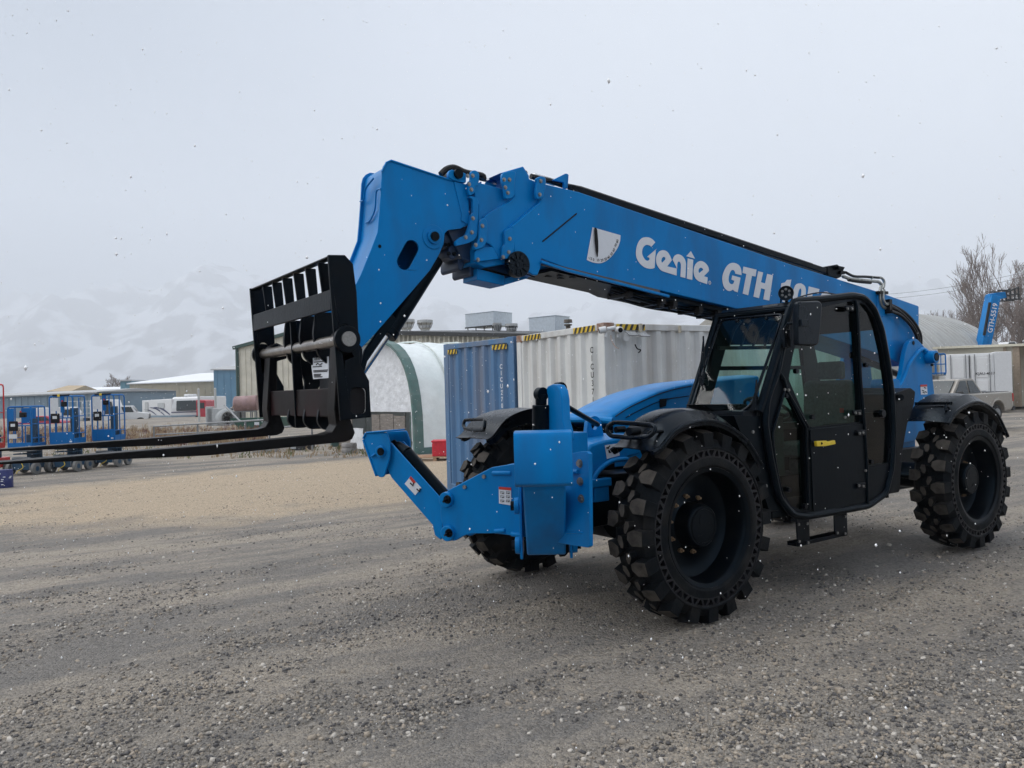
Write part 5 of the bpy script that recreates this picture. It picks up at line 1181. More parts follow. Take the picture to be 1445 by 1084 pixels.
# its long side, turned towards us on the left
m = MB(); sd_ = [L(0, 0, .5), L(-5.6, 4.6, .5), L(-5.6, 4.6, 2.9), L(0, 0, 3.0)]; m.prism(sd_, L.u*1.2+L.n*1.0); sb = m.build('side_body', CW, t, bevel=.06)
L3 = Loc(L(0, 0, 0), (L(-5.6, 4.6, 0)-L(0, 0, 0)), ed)
nn3 = V((-L3.u.y, L3.u.x, 0)); nn3 = nn3 if nn3.dot(CAM-L3.o) > 0 else -nn3
def sp_(s, z, off=.03): return L3.o+L3.u*s+nn3*off+UP*z
m = MB(); m.prism([sp_(0, .45), sp_(7.2, .45), sp_(7.2, 1.05), sp_(0, 1.05)], nn3*.02); m.build('side_skirt', SLATE, t)
m = MB()
for (s0, z0, s1, z1, w) in ((.3, 1.1, 4.2, 2.0, .22), (1.6, 1.05, 5.2, 2.0, .16), (3.6, 1.1, 6.6, 1.75, .14)):
    ln = smoothline([sp_(s0, z0, .05), sp_((s0+s1)/2, z0+(z1-z0)*.72, .05), sp_(s1, z1, .05)], 6); m.grid([ln, [p+UP*w*(.2+.8*math.sin(math.pi*min(1, i/len(ln)+.1))) for i, p in enumerate(ln)]])
each(m, 'side_stripe', NAVY, t, solid=.02)
m = MB(); m.prism([sp_(1.6, 1.9), sp_(3.2, 1.9), sp_(3.2, 2.55), sp_(1.6, 2.55)], nn3*.03); m.prism([sp_(5.6, 1.2), sp_(6.4, 1.2), sp_(6.4, 2.7), sp_(5.6, 2.7)], nn3*.03); each(m, 'side_window', LGR, t)
m = MB(); p = sp_(.9, .55, .02); m.cyl(p, p-nn3*.3, .5, n=18); m.build('wheel', TYR, t)
# white stake-bed truck
L = loc_at(176, 592, 88, .35, -1.1); t = thing('flatbed_truck', L.o, 'white bonneted truck with stake sided bed parked left of the motor home', 'truck')
m = MB(); m.prism(rnd([L(0, 0, .75), L(2.4, 0, .75), L(2.5, 0, 1.45), L(1.2, 0, 1.62), L(.75, 0, 2.35), L(-.6, 0, 2.35), L(-.6, 0, .75)], .12, 3), L.n*2.0); m.build('cab', CW, t, bevel=.06)
m = MB(); m.prism([L(1.22, .15, 1.66), L(.80, .15, 2.28), L(.80, 1.85, 2.28), L(1.22, 1.85, 1.66)], L.u*.03); m.prism([L(-.4, -.02, 1.62), L(.95, -.02, 1.62), L(.65, -.02, 2.22), L(-.4, -.02, 2.22)], L.n*.02); each(m, 'window', DG, t)
m = MB(); lbox(m, L, 2.42, 2.54, .35, 1.65, .85, 1.35); m.build('grille', GREYM, t); m = MB(); lbox(m, L, 2.4, 2.7, -.05, 2.05, .5, .75); m.build('bumper', CW, t, bevel=.03)
m = MB(); lbox(m, L, -6.2, -.8, -.1, 2.3, .95, 1.12); m.build('bed', MATS['dark_trim'], t); m = MB()
for k in range(12): lbox(m, L, -6.1+.46*k, -6.0+.46*k, -.1, 0, 1.12, 3.0)
for z_ in (1.6, 2.2, 2.95): lbox(m, L, -6.2, -.8, -.08, -.02, z_, z_+.1)
m.build('stake_sides', LGR, t); wheels_(t, L, ((1.6, -.05), (-3.6, -.05), (-4.7, -.05)), .5)
# white van and box bodies behind the lifts
for (px, D, yaw, w, h_, ln, nm, lb) in ((50, 84, .2, 4.2, 2.3, 2, 'parked_van', 'white van partly hidden behind the first two blue lifts'), (127, 86, .1, 3.0, 3.0, 5, 'box_truck', 'white box truck seen between and behind the two raised blue lifts')):
    L = loc_at(px, 592, D, yaw, -1.0); t = thing(nm, L.o, lb, 'van' if 'van' in nm else 'truck'); m = MB(); m.prism(rnd([L(0, 0, .45), L(w, 0, .45), L(w, 0, 1.2), L(w-.6, 0, h_), L(0, 0, h_)], .15, 3), L.n*2.2); m.build('body', CW, t, bevel=.06)
    m = MB(); m.prism([L(w-1.5, -.02, 1.4), L(w-.35, -.02, 1.4), L(w-.7, -.02, h_-.25), L(w-1.5, -.02, h_-.25)], L.n*.02); m.build('window', DG, t); wheels_(t, L, ((.8, -.05), (w-.8, -.05)), .42)
for (px, D, lb) in ((24, 78, 'dark red car behind the first blue lift'),):
    L = loc_at(px, 592, D, .1, -1.0); t = thing('parked_car', L.o, lb, 'car'); m = MB(); m.prism(rnd([L(0, 0, .3), L(4.3, 0, .3), L(4.3, 0, .9), L(3.4, 0, 1.0), L(2.8, 0, 1.5), L(1.2, 0, 1.5), L(.6, 0, 1.0), L(0, 0, .9)], .15, 3), L.n*1.8); m.build('body', VRED, t, bevel=.05); m = MB(); m.prism([L(.8, -.02, 1.02), L(3.1, -.02, 1.02), L(2.7, -.02, 1.42), L(1.3, -.02, 1.42)], L.n*.02); m.build('window', DG, t); wheels_(t, L, ((.8, -.05), (3.5, -.05)), .33)
L = loc_at(277, 588, 90, .0, -1.0); t = thing('red_vehicle', L.o, 'red tractor unit right of the motor home, mostly hidden by a grey pole', 'truck'); m = MB(); m.prism(rnd([L(0, 0, .6), L(1.1, 0, .6), L(1.1, 0, 2.6), L(0, 0, 2.7)], .15, 3), L.n*3); m.build('body', VRED, t, bevel=.05); m = MB(); lbox(m, L, .15, .95, -.03, 0, 1.7, 2.35); m.build('window', DG, t); wheels_(t, L, ((.2, -.05), (1.6, -.05)), .45)
# poles
for i, (px, pt_, pb_, D, lb) in enumerate(((281, 550, 590, 70, 'thin pale grey pole standing in front of the red truck'), (304.5, 549, 588, 70, 'thin pale pole left of the white fan machine'))):
    q = atD((px, pb_), D); q.z = -.8; zz = zat(px, pt_, q); t = thing('yard_pole', q, lb, 'pole', 'thin poles in the far yard'); m = MB(); m.cyl(q, V((q.x, q.y, zz)), .10, n=10); m.build('post', LGR, t); m = MB(); m.sphere(V((q.x, q.y, zz)), .11); m.build('cap', LGR, t)
# big white fan casing
L = loc_at(290, 588, 58, .25, -.75); t = thing('blower_machine', L.o, 'white sheet metal casing with round dark fan inlet standing on timber', 'machine'); m = MB(); lbox(m, L, .1, 1.25, 0, 1.0, .15, 1.75); lbox(m, L, 0, .5, 0, .9, .15, 1.9); m.build('casing', LGR, t, bevel=.03)
m = MB(); c = L(1.55, -.05, .98); ax2 = (L.u*.5-L.n*.85).normalized(); m.lathe(c, ax2, [(.62, -.6), (.74, -.5), (.74, -.1), (.66, 0), (.52, .05), (.45, .0), (.40, -.3), (0, -.3)], n=28); m.build('fan_ring', LGR, t)
m = MB(); m.cyl(c-ax2*.25, c+ax2*.1, .16); 
for k in range(8): a_ = k*.785; xx = ax2.orthogonal().normalized(); yy = ax2.cross(xx); m.beam(c-ax2*.1+(xx*math.cos(a_)+yy*math.sin(a_))*.15, c-ax2*.1+(xx*math.cos(a_)+yy*math.sin(a_))*.42, .12, .02)
m.build('fan_rotor', INK, t); m = MB(); lbox(m, L, 1.9, 2.6, 0, .6, .3, 1.5); m.cyl(L(1.7, .3, 1.7), L(2.9, .3, 1.75), .10); m.build('motor_block', GREYM, t, bevel=.03)
for k in range(3):
    m = MB(); m.cyl(L(2.2+.25*k, -.1, .4), L(2.2+.25*k, -.1, 1.6), .05); m.build('pipe', MATS['dark_trim'], t)
m = MB(); lbox(m, L, .3, 1.6, -.1, 1.1, 0, .15); m.build('timber_base', PLY2, t)
# pink tank on a stand and green skip
L = loc_at(329, 588, 56, .1, -.7); t = thing('storage_tank', L.o, 'faded pink horizontal cylinder tank raised on a steel stand', 'tank'); PK = mat('faded_pink_paint', (.30, .20, .20), .7, var=.25, scale=3, dirt=((.28, .16, .12), .4, 2)); m = MB(); c0, c1 = L(.1, .3, 2.0), L(1.65, .3, 2.05); m.cyl(c0, c1, .55, n=28); m.sphere(c0, .55, sc=(.25, 1, 1)); 
for s in (.05, .5, .95): p = c0.lerp(c1, s); m.cyl(p-(c1-c0).normalized()*.02, p+(c1-c0).normalized()*.02, .565, n=28)
m.build('tank_shell', PK, t); m = MB()
for s in (.2, .7, 1.2, 1.5): m.beam(L(s, .1, 0), L(s, .1, 1.5), .07, .07, up=(1, 0, 0)); m.beam(L(s, .6, 0), L(s, .6, 1.5), .07, .07, up=(1, 0, 0))
m.beam(L(.1, .1, 1.45), L(1.6, .1, 1.45), .08, .08); m.build('stand', GREYM, t)
m = MB(); m.cyl(L(.1, -.27, 1.8), L(.1, -.24, 1.8), .09); m.build('tank_port', RUST, t)
L = loc_at(334, 592, 50, .0, -.7); t = thing('green_skip', L.o, 'dark green waste skip with sloping end under the pink tank', 'skip'); GS = mat('green_skip_paint', (.02, .075, .055), .6, var=.25, scale=3); m = MB(); m.prism([L(-.35, 0, 1.1), L(2.9, 0, 1.1), L(2.9, 0, .1), L(.35, 0, .1), L(.15, 0, .35)], L.n*1.8); bd = m.build('skip_body', GS, t, bevel=.03); m = MB(); lbox(m, L, -.4, 2.95, -.05, .05, 1.02, 1.14)
for k in range(4): lbox(m, L, .5+.7*k, .58+.7*k, -.06, 0, .1, 1.05)
m.build('skip_rim', GS, t); m = MB(); lbox(m, L, 1.15, 1.45, -.08, -.06, .65, .85); m.build('paper_notice', WHITE, t)
L = loc_at(324, 588, 54, 0, -.7); t = thing('timber_stack', L.o, 'small stack of pale timber between the fan and the green skip', 'timber'); m = MB()
for k in range(4): lbox(m, L, -.1+.1*k, 1.2-.05*k, 0, .5, .12*k, .12*k+.10)
m.build('boards', PLY2, t)

# ---- field grass and dry weeds
DRY = mat('dry_grass', (.33, .24, .14), .9, var=.3, scale=2); DRYR = mat('red_brown_weed', (.16, .075, .06), .9, var=.3, scale=2); GRAV2 = None
def weeds(name, n, region, mats, hmin, hmax, seed, w=.012):
    r = np.random.default_rng(seed); m = MB()
    for i in range(n):
        px = r.uniform(region[0], region[1]); py = r.uniform(region[2], region[3]); q = gp((px, py)); h_ = r.uniform(hmin, hmax)*(.6+.8*max(0, mn_.noise(V((q.x*.6, q.y*.6, seed))))+.2)
        m.cur = int(r.random() < .35+.3*mn_.noise(V((q.x*.35, q.y*.35, 3))))
        for k in range(5):
            a = r.uniform(0, 6.28); lean = r.uniform(.05, .35)*h_; b = q+V((r.uniform(-.12, .12), r.uniform(-.12, .12), 0)); tp = b+V((math.cos(a)*lean, math.sin(a)*lean, h_*r.uniform(.6, 1))); s = eu*w*r.uniform(.6, 1.4); md = b.lerp(tp, .55)+UP*h_*.08
            m.add([b-s, b+s, md+s*.7, md-s*.7, tp+s*.15, tp-s*.15], [(0, 1, 2, 3), (3, 2, 4, 5)])
            if r.random() < .4: m.add([md, md+V((r.uniform(-.1, .1), r.uniform(-.1, .1), .12)), md+V((.02, 0, .05))], [(0, 1, 2)])
    o = m.build(name, mats, None, smooth=False); tag(o, 'dry tan and reddish weeds growing in the strip beyond the yard', 'weeds', kind='stuff'); return o
import mathutils.noise as mn_
weeds('dry_weeds', 1300, (-10, 375, 606, 630), [DRY, DRYR], .16, .55, 5, .012)
weeds('dry_weeds', 260, (60, 520, 628, 648), [DRY, mat('winter_grass', (.13, .15, .06), .9, var=.3, scale=3)], .06, .2, 6, .012)
# pipe rail barrier
t = thing('pipe_barrier', gp((300, 632)), 'low galvanised pipe rail barrier among the dry weeds', 'barrier'); D_ = 31
def bp_(px, py, D): return atD((px, py), D)
A1 = bp_(217, 602, 33); Bq = bp_(375, 592.5, 28); m = MB(); m.tube([V((A1.x, A1.y, -.3)), A1, Bq], .035, n=8)
for s in (.43, .84): p = A1.lerp(Bq, s); m.tube([p, V((p.x, p.y, -.3))], .035, n=8)
lo_ = [A1.lerp(Bq, .02)-UP*.34, Bq-UP*.34]; m.tube(lo_, .028, n=8); m.build('rail', GREYM, t)
m = MB(); p = bp_(317, 572, 30); m.tube([p, A1.lerp(Bq, .80)], .035, n=8); m.build('loose_pipe', GREYM, t)
A2_ = bp_(380, 604, 30); B2_ = bp_(440, 600, 28); t = thing('pipe_rail', gp((410, 640)), 'short galvanised rail seen below the fork carriage', 'barrier'); m = MB(); m.tube([V((A2_.x, A2_.y, -.3)), A2_, B2_, V((B2_.x, B2_.y, -.3))], .035); m.build('rail', GREYM, t)
# concrete blocks, white kerb pipe, tyre and junk by the shelter
CONC = mat('concrete_block_grey', (.30, .295, .285), .85, var=.2, scale=4, bump=.2)
for k, (px, py, w, lb) in enumerate(((356, 640, .38, 'left grey concrete block lying below the far fork'), (374, 639, .42, 'right grey concrete block lying below the far fork'))):
    P = gp((px, py)); L = Loc(P, eu, ed); t = thing('concrete_block', P, lb, 'concrete block', 'concrete blocks at the yard edge'); m = MB(); lbox(m, L, 0, w, 0, .35, -.02, .26); m.build('block', CONC, t, bevel=.02); m = MB(); lbox(m, L, .05, w-.05, .1, .25, .26, .275); m.build('top_groove', CONC, t)
P = gp((410, 632)); t = thing('white_pipe', P, 'long white plastic pipe lying on the ground under the near fork', 'pipe'); m = MB(); m.cyl(gp((333, 637))+UP*.06, gp((408, 630))+UP*.06, .05, n=12); m.build('pipe_body', CW, t); m = MB(); q = gp((408, 630))+UP*.06; m.cyl(q, q+(gp((410, 629.8))-gp((408, 630))).normalized()*.1, .06, n=12); m.build('pipe_collar', CW, t)
P = gp((408, 636)); L = Loc(P, eu, ed); t = thing('scrap_engine', P, 'dark lump of engine parts on the ground under the near fork', 'scrap metal'); m = MB(); lbox(m, L, 0, .42, 0, .3, 0, .22); m.cyl(L(.5, 0, .14), L(.5, .3, .14), .13); m.cyl(L(.75, .1, .12), L(.75, .3, .12), .12); lbox(m, L, .3, .62, .05, .25, .18, .26); m.build('engine_block', mat('greasy_dark', (.03, .03, .032), .6, var=.3, scale=12), t, bevel=.01); m = MB(); lbox(m, L, .05, .25, -.02, 0, .06, .16); m.build('pale_plate', LGR, t)
P = gp((493, 639)); t = thing('old_tyre', P, 'pale dusty bucket shaped tyre stack against the plywood wall', 'tyre stack'); m = MB()
for k in range(2): m.lathe(P+UP*(.17*k), UP, [(.16, .02), (.24, .0), (.26, .05), (.26, .12), (.24, .165), (.16, .15)], n=24, closed=True)
m.build('tyre_ring', mat('dusty_tyre', (.26, .25, .24), .8, var=.3, scale=6), t)

# ---- electric personnel lifts
LB = mat('lift_blue_paint', (.0, .13, .40), .4, var=.08, scale=4, spec=.25, dirt=((.02, .11, .26), .3, 5)); LDK = mat('lift_dark_blue', (.01, .05, .10), .5, var=.2, scale=6); GTY = mat('grey_tyre', (.16, .16, .155), .8, var=.2, scale=8); PAP = mat('paper_white', (.62, .64, .66), .6, var=.05)
def lift(name, label, px, py, D, variant, hgt, M=LB, grp='blue personnel lifts parked in a row'):
    P = atD((px, py), D); P.z = g(P.x, P.y); yaw = .10; L = Loc(P, eu*math.cos(yaw)+ed*math.sin(yaw)*-1, ed*math.cos(yaw)-eu*math.sin(yaw)*.5); L.u = L.u*.92; L.n = L.n*.8
    t = thing(name, P, label, 'personnel lift', grp)
    W_l, D_l = .82, 1.25
    m = MB(); lbox(m, L, -.36, .36, .10, D_l, .16, .44); lbox(m, L, -.30, .30, .05, .10, .14, .50); ba = m.build('base', LDK if M is LB else M, t, bevel=.02)
    m = MB(); lbox(m, L, -.30, .30, .035, .05, .46, .49); m.tube([L(-.28, .03, .16), L(-.28, .0, .40), L(.28, .0, .40), L(.28, .03, .16)], .012, n=6); m.build('front_bar', GREYM, t)
    m = MB(); m.cyl(L(.0, .02, .36), L(.0, .04, .36), .035); m.tube(smoothline([L(.02, .0, .36), L(.1, -.03, .22), L(-.08, -.02, .12), L(-.12, -.02, .05)], 4), .010, n=5); m.build('charger_cable', YELLOW, t)
    for (a, b) in ((-.46, .12), (.36, .12), (-.46, .95), (.36, .95)):
        m = MB(); m.cyl(L(a, b+.05, .17), L(a+.10, b+.05, .17), .17, n=20); w = m.build('wheel', GTY, t, bevel=.012); m = MB(); m.cyl(L(a-.005, b+.05, .17), L(a+.105, b+.05, .17), .07, n=12); m.build('hub', LDK, w)
    # mast
    m = MB(); lbox(m, L, -.09, .11, .80, .98, .44, hgt-.35); lbox(m, L, -.24, .24, .85, .95, .44, 1.1)
    for z_ in (.56, .64, .72): lbox(m, L, -.34, .34, .20, .7, z_, z_+.03)
    m.build('mast', LDK, t, bevel=.008)
    zf, zt_ = .80 if variant else .72, hgt
    m = MB(); lbox(m, L, -.37, .37, .05, .85, zf-.06, zf); m.build('platform_floor', GREYM, t)
    m = MB()
    # front panel with openings: solid toe section, uprights, rails
    lbox(m, L, -.39, .39, .0, .03, zf, zf+(.34 if variant else .18)); lbox(m, L, -.39, -.36, .0, .88, zf, zf+.16); lbox(m, L, .36, .39, .0, .88, zf, zf+.16)
    loop = rnd([L(-.38, .015, zf), L(-.38, .015, zt_), L(.38, .015, zt_), L(.38, .015, zf)], .10, 4); m.tube(loop, .022, n=8)
    loop = rnd([L(-.38, .87, zf), L(-.38, .87, zt_), L(.38, .87, zt_), L(.38, .87, zf)], .10, 4); m.tube(loop, .02, n=8)
    for s in (-.38, .38):
        for z_ in (zt_-.02, (zf+zt_)/2+.1, zf+.3): m.tube([L(s, .015, z_), L(s, .87, z_)], .016, n=6)
        m.tube([L(s, .45, zf), L(s, .45, zt_)], .018, n=6)
    zm_ = (zf+zt_)/2+.06; m.tube([L(-.38, .015, zm_), L(.38, .015, zm_)], .02, n=6)
    for s in (-.20, .18): m.tube([L(s, .015, zf), L(s, .015, zm_)], .018, n=6)
    if variant:
        for s in (.06, .22): m.tube([L(s, .0, zm_), L(s, .0, zt_)], .018, n=6)
        lbox(m, L, -.02, .10, .0, .05, zm_+.15, zt_)
    else: lbox(m, L, -.36, .1, .84, .86, zm_+.05, zt_-.05); lbox(m, L, -.36, -.18, .0, .03, zm_, zt_-.05)
    m.build('platform_rails', M, t, bevel=.004)
    m = MB(); lbox(m, L, -.34, -.08, -.02, .0, zt_-.42 if variant else zf+.3, zt_-.05 if variant else zf+.42); pp = m.build('instruction_sheet', PAP, t)
    m = MB(); lbox(m, L, -.31, -.03, -.08, -.01, zm_-.14, zm_+.13); mb_ = m.build('manual_box', INK, t, bevel=.02); m = MB(); lbox(m, L, -.24, -.10, -.085, -.08, zm_-.02, zm_+.06); m.build('box_label', PAP, t)
    m = MB(); lbox(m, L, .02, .20, -.06, .10, zt_-.30, zt_-.16); ct = m.build('control_box', INK, t, bevel=.02); m = MB(); m.cyl(L(.06, -.03, zt_-.16), L(.06, -.03, zt_-.12), .02); m.build('stop_button', REDV, t)
    if variant:
        m = MB(); m.tube([L(-.26, .015, zt_+.02), L(.28, .015, zt_+.02)], .03, n=8); m.build('rail_padding', INK, t); m = MB(); lbox(m, L, -.10, -.02, -.03, .04, zt_-.02, zt_+.05); m.build('yellow_catch', YELLOW, t)
        m = MB()
        for z_ in np.linspace(zf+.05, zf+.28, 5): lbox(m, L, -.55, -.40, .35, .37, z_, z_+.012)
        for a_ in (-.55, -.47, -.40): lbox(m, L, a_, a_+.012, .35, .37, zf, zf+.3)
        m.build('side_basket', M, t)
    m = MB(); lbox(m, L, .26, .34, -.01, .0, zf+.05, zf+.09); m.build('sticker', PAP, t)
    return t
def at_lift(px, py): q = gp((px, py)); return (q-CAM).dot(CD)
lift('electric_lift', 'lower blue personnel lift with panelled guard, leftmost of the three', 29, 671, at_lift(29, 671), 0, 1.90)
lift('electric_lift', 'blue personnel lift with black padded top rail, middle one of the three', 88, 668, at_lift(88, 667)*1.0, 1, 2.16)
lift('electric_lift', 'blue personnel lift with black padded top rail, rightmost of the three', 147, 661, at_lift(147, 660)*1.0, 1, 2.16)
lift('red_lift', 'red lift platform just inside the left edge of the photo', -30, 673, at_lift(-30, 671), 0, 2.55, mat('lift_red_paint', (.55, .02, .02), .4), None)
P = gp((7, 688)); t = thing('blue_drum', P, 'small dark blue drum with white print in front of the leftmost lift', 'drum'); m = MB(); m.lathe(P, UP, [(0, 0), (.17, 0), (.175, .02), (.17, .15), (.175, .17), (.17, .19), (.17, .40), (.165, .42), (0, .42)], n=24); dr_ = m.build('drum_shell', mat('navy_drum', (.02, .03, .14), .4, var=.2), t)
m = MB(); pv_ = (CAM-P); pv_.z = 0; pv_.normalize()
for k in range(9): a_ = rng.uniform(-.9, .9); d_ = Matrix.Rotation(a_, 3, 'Z') @ pv_; m.box(P+d_*.176+UP*rng.uniform(.08, .34), (.01, .05, .02), Matrix.Rotation(math.atan2(d_.y, d_.x), 3, 'Z'))
m.build('drum_print', WHITE, t)

# ---- right side: arched hall, long wall, store containers, pickup, second telehandler, trees
QM = mat('galvanised_arch_roof', (.36, .365, .36), .55, var=.12, scale=.6, dirt=((.25, .235, .21), .5, .5))
def quonset():
    ap = atD((1297, 449), 68); axis = (eu*.75+ed*.66).normalized(); lat = (eu*.66-ed*.75).normalized(); zt2 = ap.z; base = V((ap.x, ap.y, -.2))
    t = thing('arched_hall', base, 'wide grey arched metal hall with ribbed roof behind the upright of the machine', 'building')
    m = MB(); rows = []
    for j in range(121):
        s = j*.22; k_ = j % 4; rr = 1.0+(.026 if k_ in (1, 2) else 0)
        rows.append([base-axis*s+lat*(math.cos(math.pi*i/36)*7.6*rr)+UP*((zt2+.2)*rr*math.sin(math.pi*i/36)) for i in range(37)])
    m.grid(rows); m.build('ribbed_roof', QM, t, smooth=False)
    m = MB(); m.prism(rows[0], -axis*.1); m.prism(rows[-1], axis*.1); each(m, 'end_wall', mat('hall_end_wall', (.36, .35, .32), .7, var=.1), t, smooth=False)
    return t, rows
qt, qrows = quonset()
def hallbox():
    L = loc_at(1362, 500, 57, 0, -.2); t = thing('vent_housing', L(0, 0, 0), 'louvred grey box housing on top of the long wall before the arched hall', 'housing'); z0 = zat(1362, 492, L.o); z1 = zat(1362, 483.5, L.o); m = MB(); lbox(m, L, 0, 1.85, 0, 1.0, z0-.6, z1); m.build('casing', LGR, t, bevel=.02); m = MB()
    for k in range(9): lbox(m, L, .08+.2*k, .16+.2*k, -.02, 0, z0, z1-.08)
    m.build('louvres', GREYM, t)
hallbox()
a, b, u, n = fr(1325, 1470, 550, 50, 46, -.1); zl, zr = zat(1325, 493, a), zat(1470, 498, b)
CRM = mat('cream_panel', (.47, .44, .36), .7, var=.1, scale=.7)
t = thing('open_shed', a, 'long low cream shed with flat roof and dark open bay at the right edge', 'building'); m = MB(); zb2 = zl
Lw = Loc(a, u, n); LL_ = (b-a).length; x1 = (onP((1432, 520), a, n)-a).dot(u); x2 = x1+.0
m.prism([Lw(0, 0, 0), Lw(x1, 0, 0), Lw(x1, 0, zl+.05), Lw(0, 0, zl+.1)], n*6); m.build('wall', CRM, t, smooth=False)
m = MB(); m.prism([Lw(-.2, -.3, zl+.12), Lw(LL_+3, -.3, zl-.05), Lw(LL_+3, 7, zl-.05), Lw(-.2, 7, zl+.12)], UP*.14); m.build('roof', mat('cream_roof_edge', (.55, .52, .42), .7), t); m = MB(); lbox(m, Lw, 0, LL_+3, 6, 6.1, 0, zl); m.build('back_wall', KTR, t)
m = MB(); lbox(m, Lw, x1-.05, x1+.3, -.15, .1, 0, zl); lbox(m, Lw, x1-.55, x1-.4, -.12, 0, 0, zl); each(m, 'timber_post', mat('weathered_post', (.30, .24, .18), .8, var=.2), t)
# store container with doors
a, b, u, n = fr(1335, 1404, 556, 44, 43, -.1); z1 = zat(1335, 503, a); z1b = zat(1404, 501, b)
t = thing('store_container', a, 'white store container with a pair of bolted doors and small black code behind the pickup', 'shipping container'); Lw = Loc(a, u, n); W3 = (b-a).length; H3_ = z1+.1-a.z; m = MB(); lbox(m, Lw, 0, W3, 0, 5, 0, H3_); m.prism([Lw(W3+.02, .05, .1), Lw(W3+.9, .5, .1), Lw(W3+.9, .5, H3_+.05), Lw(W3+.02, .05, H3_+.05)], n*5); bd = m.build('shell', CW, t, bevel=.03)
for i, (s0, s1) in enumerate(((.02, .495), (.515, .98))):
    m = MB(); lbox(m, Lw, W3*s0+.06, W3*s1-.03, -.05, 0, .12, H3_-.10)
    for z0_, z2_ in ((.2, .9), (1.05, 1.65), (1.8, H3_-.25)): lbox(m, Lw, W3*s0+.3, W3*s1-.25, -.075, -.05, z0_, z2_)
    dd = m.build('door', CW, t, bevel=.02); m = MB(); 
    for s in (.2, .85): m.cyl(Lw(W3*(s0+(s1-s0)*s), -.11, .1), Lw(W3*(s0+(s1-s0)*s), -.11, H3_-.05), .025, n=8)
    lbox(m, Lw, W3*s0+.2, W3*s0+.7, -.14, -.1, 1.0, 1.07); m.build('lock_bars', GREYM, dd)
m = MB(); text_into(m, 'KJAU-4017', Lw(W3*.62, -.08, 1.95), u, UP, .20, -n, bold=.01, thick=.005); m.build('painted_code', INK, t, smooth=False)
m = MB(); lbox(m, Lw, W3*.498, W3*.512, -.06, .0, .1, H3_-.1); m.build('door_gap', INK, t)
# blue lift basket standing behind the machine
L = loc_at(1308, 530, 30, 0, 0); z0, z1 = zat(1308, 529, L.o), zat(1308, 500, L.o); w = (atD((1335, 520), 30)-atD((1308, 520), 30)).length; t = thing('lift_basket', L.o, 'blue tube railed lift basket between the machine and the white pickup', 'personnel lift'); m = MB()
for b_ in (0, .75):
    m.tube(rnd([L(0, b_, z0), L(0, b_, z1), L(w, b_, z1), L(w, b_, z0)], .08, 3), .025)
    m.tube([L(0, b_, (z0+z1)/2), L(w, b_, (z0+z1)/2)], .02); m.tube([L(0, b_, z0+.05), L(w, b_, z0+.05)], .025)
    for s in (.25, .5, .75): m.tube([L(w*s, b_, z0), L(w*s, b_, z1)], .016)
for s in (0, w): m.tube([L(s, 0, z1-.02), L(s, .75, z1-.02)], .02)
m.build('platform_rails', LB, t); m = MB(); lbox(m, L, 0, w, 0, .75, z0-.05, z0); m.build('platform_floor', GREYM, t); m = MB(); lbox(m, L, .2, .45, .3, .5, .3, z0-.05); m.build('mast', GREYM, t); m = MB(); lbox(m, L, 0, .75, -.1, 1.1, .12, .42); m.build('base', LB, t)
# pickup
PCK = mat('pickup_pewter', (.30, .275, .24), .35, var=.06, coat=.3)
P = atD((1353, 600), 27.5); P.z = .02
du = (eu*.863+ed*.505).normalized(); dn = (-eu*.505+ed*.863).normalized(); Lp = Loc(P+du*.25, du, dn)
t = thing('pickup_truck', P, 'pewter pickup truck with dark tinted side windows parked behind the rear wheel', 'pickup truck')
Wp = 1.75; 
sidep = [Lp(-1.6, 0, .40), Lp(-1.65, 0, .80), Lp(-1.4, 0, 1.0), Lp(-.3, 0, 1.08), Lp(3.3, 0, 1.12), Lp(3.35, 0, .55), Lp(3.2, 0, .42), Lp(2.75, 0, .42), Lp(2.68, 0, .62), Lp(2.5, 0, .75), Lp(2.25, 0, .78), Lp(2.0, 0, .72), Lp(1.85, 0, .55), Lp(1.80, 0, .40)]
m = MB(); m.prism(sidep, dn*Wp); pk = m.build('body', PCK, t, bevel=.05, seg=3)
m = MB(); m.prism(rnd([Lp(-.45, .10, 1.05), Lp(.15, .18, 1.62), Lp(1.05, .20, 1.64), Lp(1.55, .12, 1.08)], .08, 3), dn*(Wp-.28)); m.build('cab_roof', PCK, t, bevel=.04, seg=3)
m = MB(); m.prism(rnd([Lp(-.25, .085, 1.10), Lp(.20, .155, 1.56), Lp(.55, .165, 1.57), Lp(.60, .085, 1.10)], .04, 3), dn*.02); m.prism(rnd([Lp(.68, .085, 1.10), Lp(.64, .165, 1.57), Lp(1.0, .165, 1.57), Lp(1.40, .10, 1.12)], .04, 3), dn*.02); m.prism([Lp(1.36, .25, 1.22), Lp(1.12, .30, 1.56), Lp(1.12, Wp-.3, 1.56), Lp(1.36, Wp-.25, 1.22)], du*.05)
m.prism([Lp(-.40, .22, 1.13), Lp(.08, .28, 1.58), Lp(.08, Wp-.28, 1.58), Lp(-.40, Wp-.22, 1.13)], -du*.05)
each(m, 'window', DG, t, bevel=.004)
m = MB(); m.tube([Lp(1.80, -.01, .42)]+[Lp(2.26+math.cos(a_)*.46, -.01, .42+math.sin(a_)*.42) for a_ in [math.pi-math.pi*i/10 for i in range(11)]]+[Lp(2.72, -.01, .42)], .035, n=8); m.build('wheel_arch', PCK, t)
for s in (-.95, 2.26):
    m = MB(); m.cyl(Lp(s, .02, .33), Lp(s, .22, .33), .335, n=28); w_k = m.build('wheel', TYR, t, bevel=.03); m = MB(); m.cyl(Lp(s, .0, .33), Lp(s, .03, .33), .19, n=20); m.build('rim', GREYM, w_k)
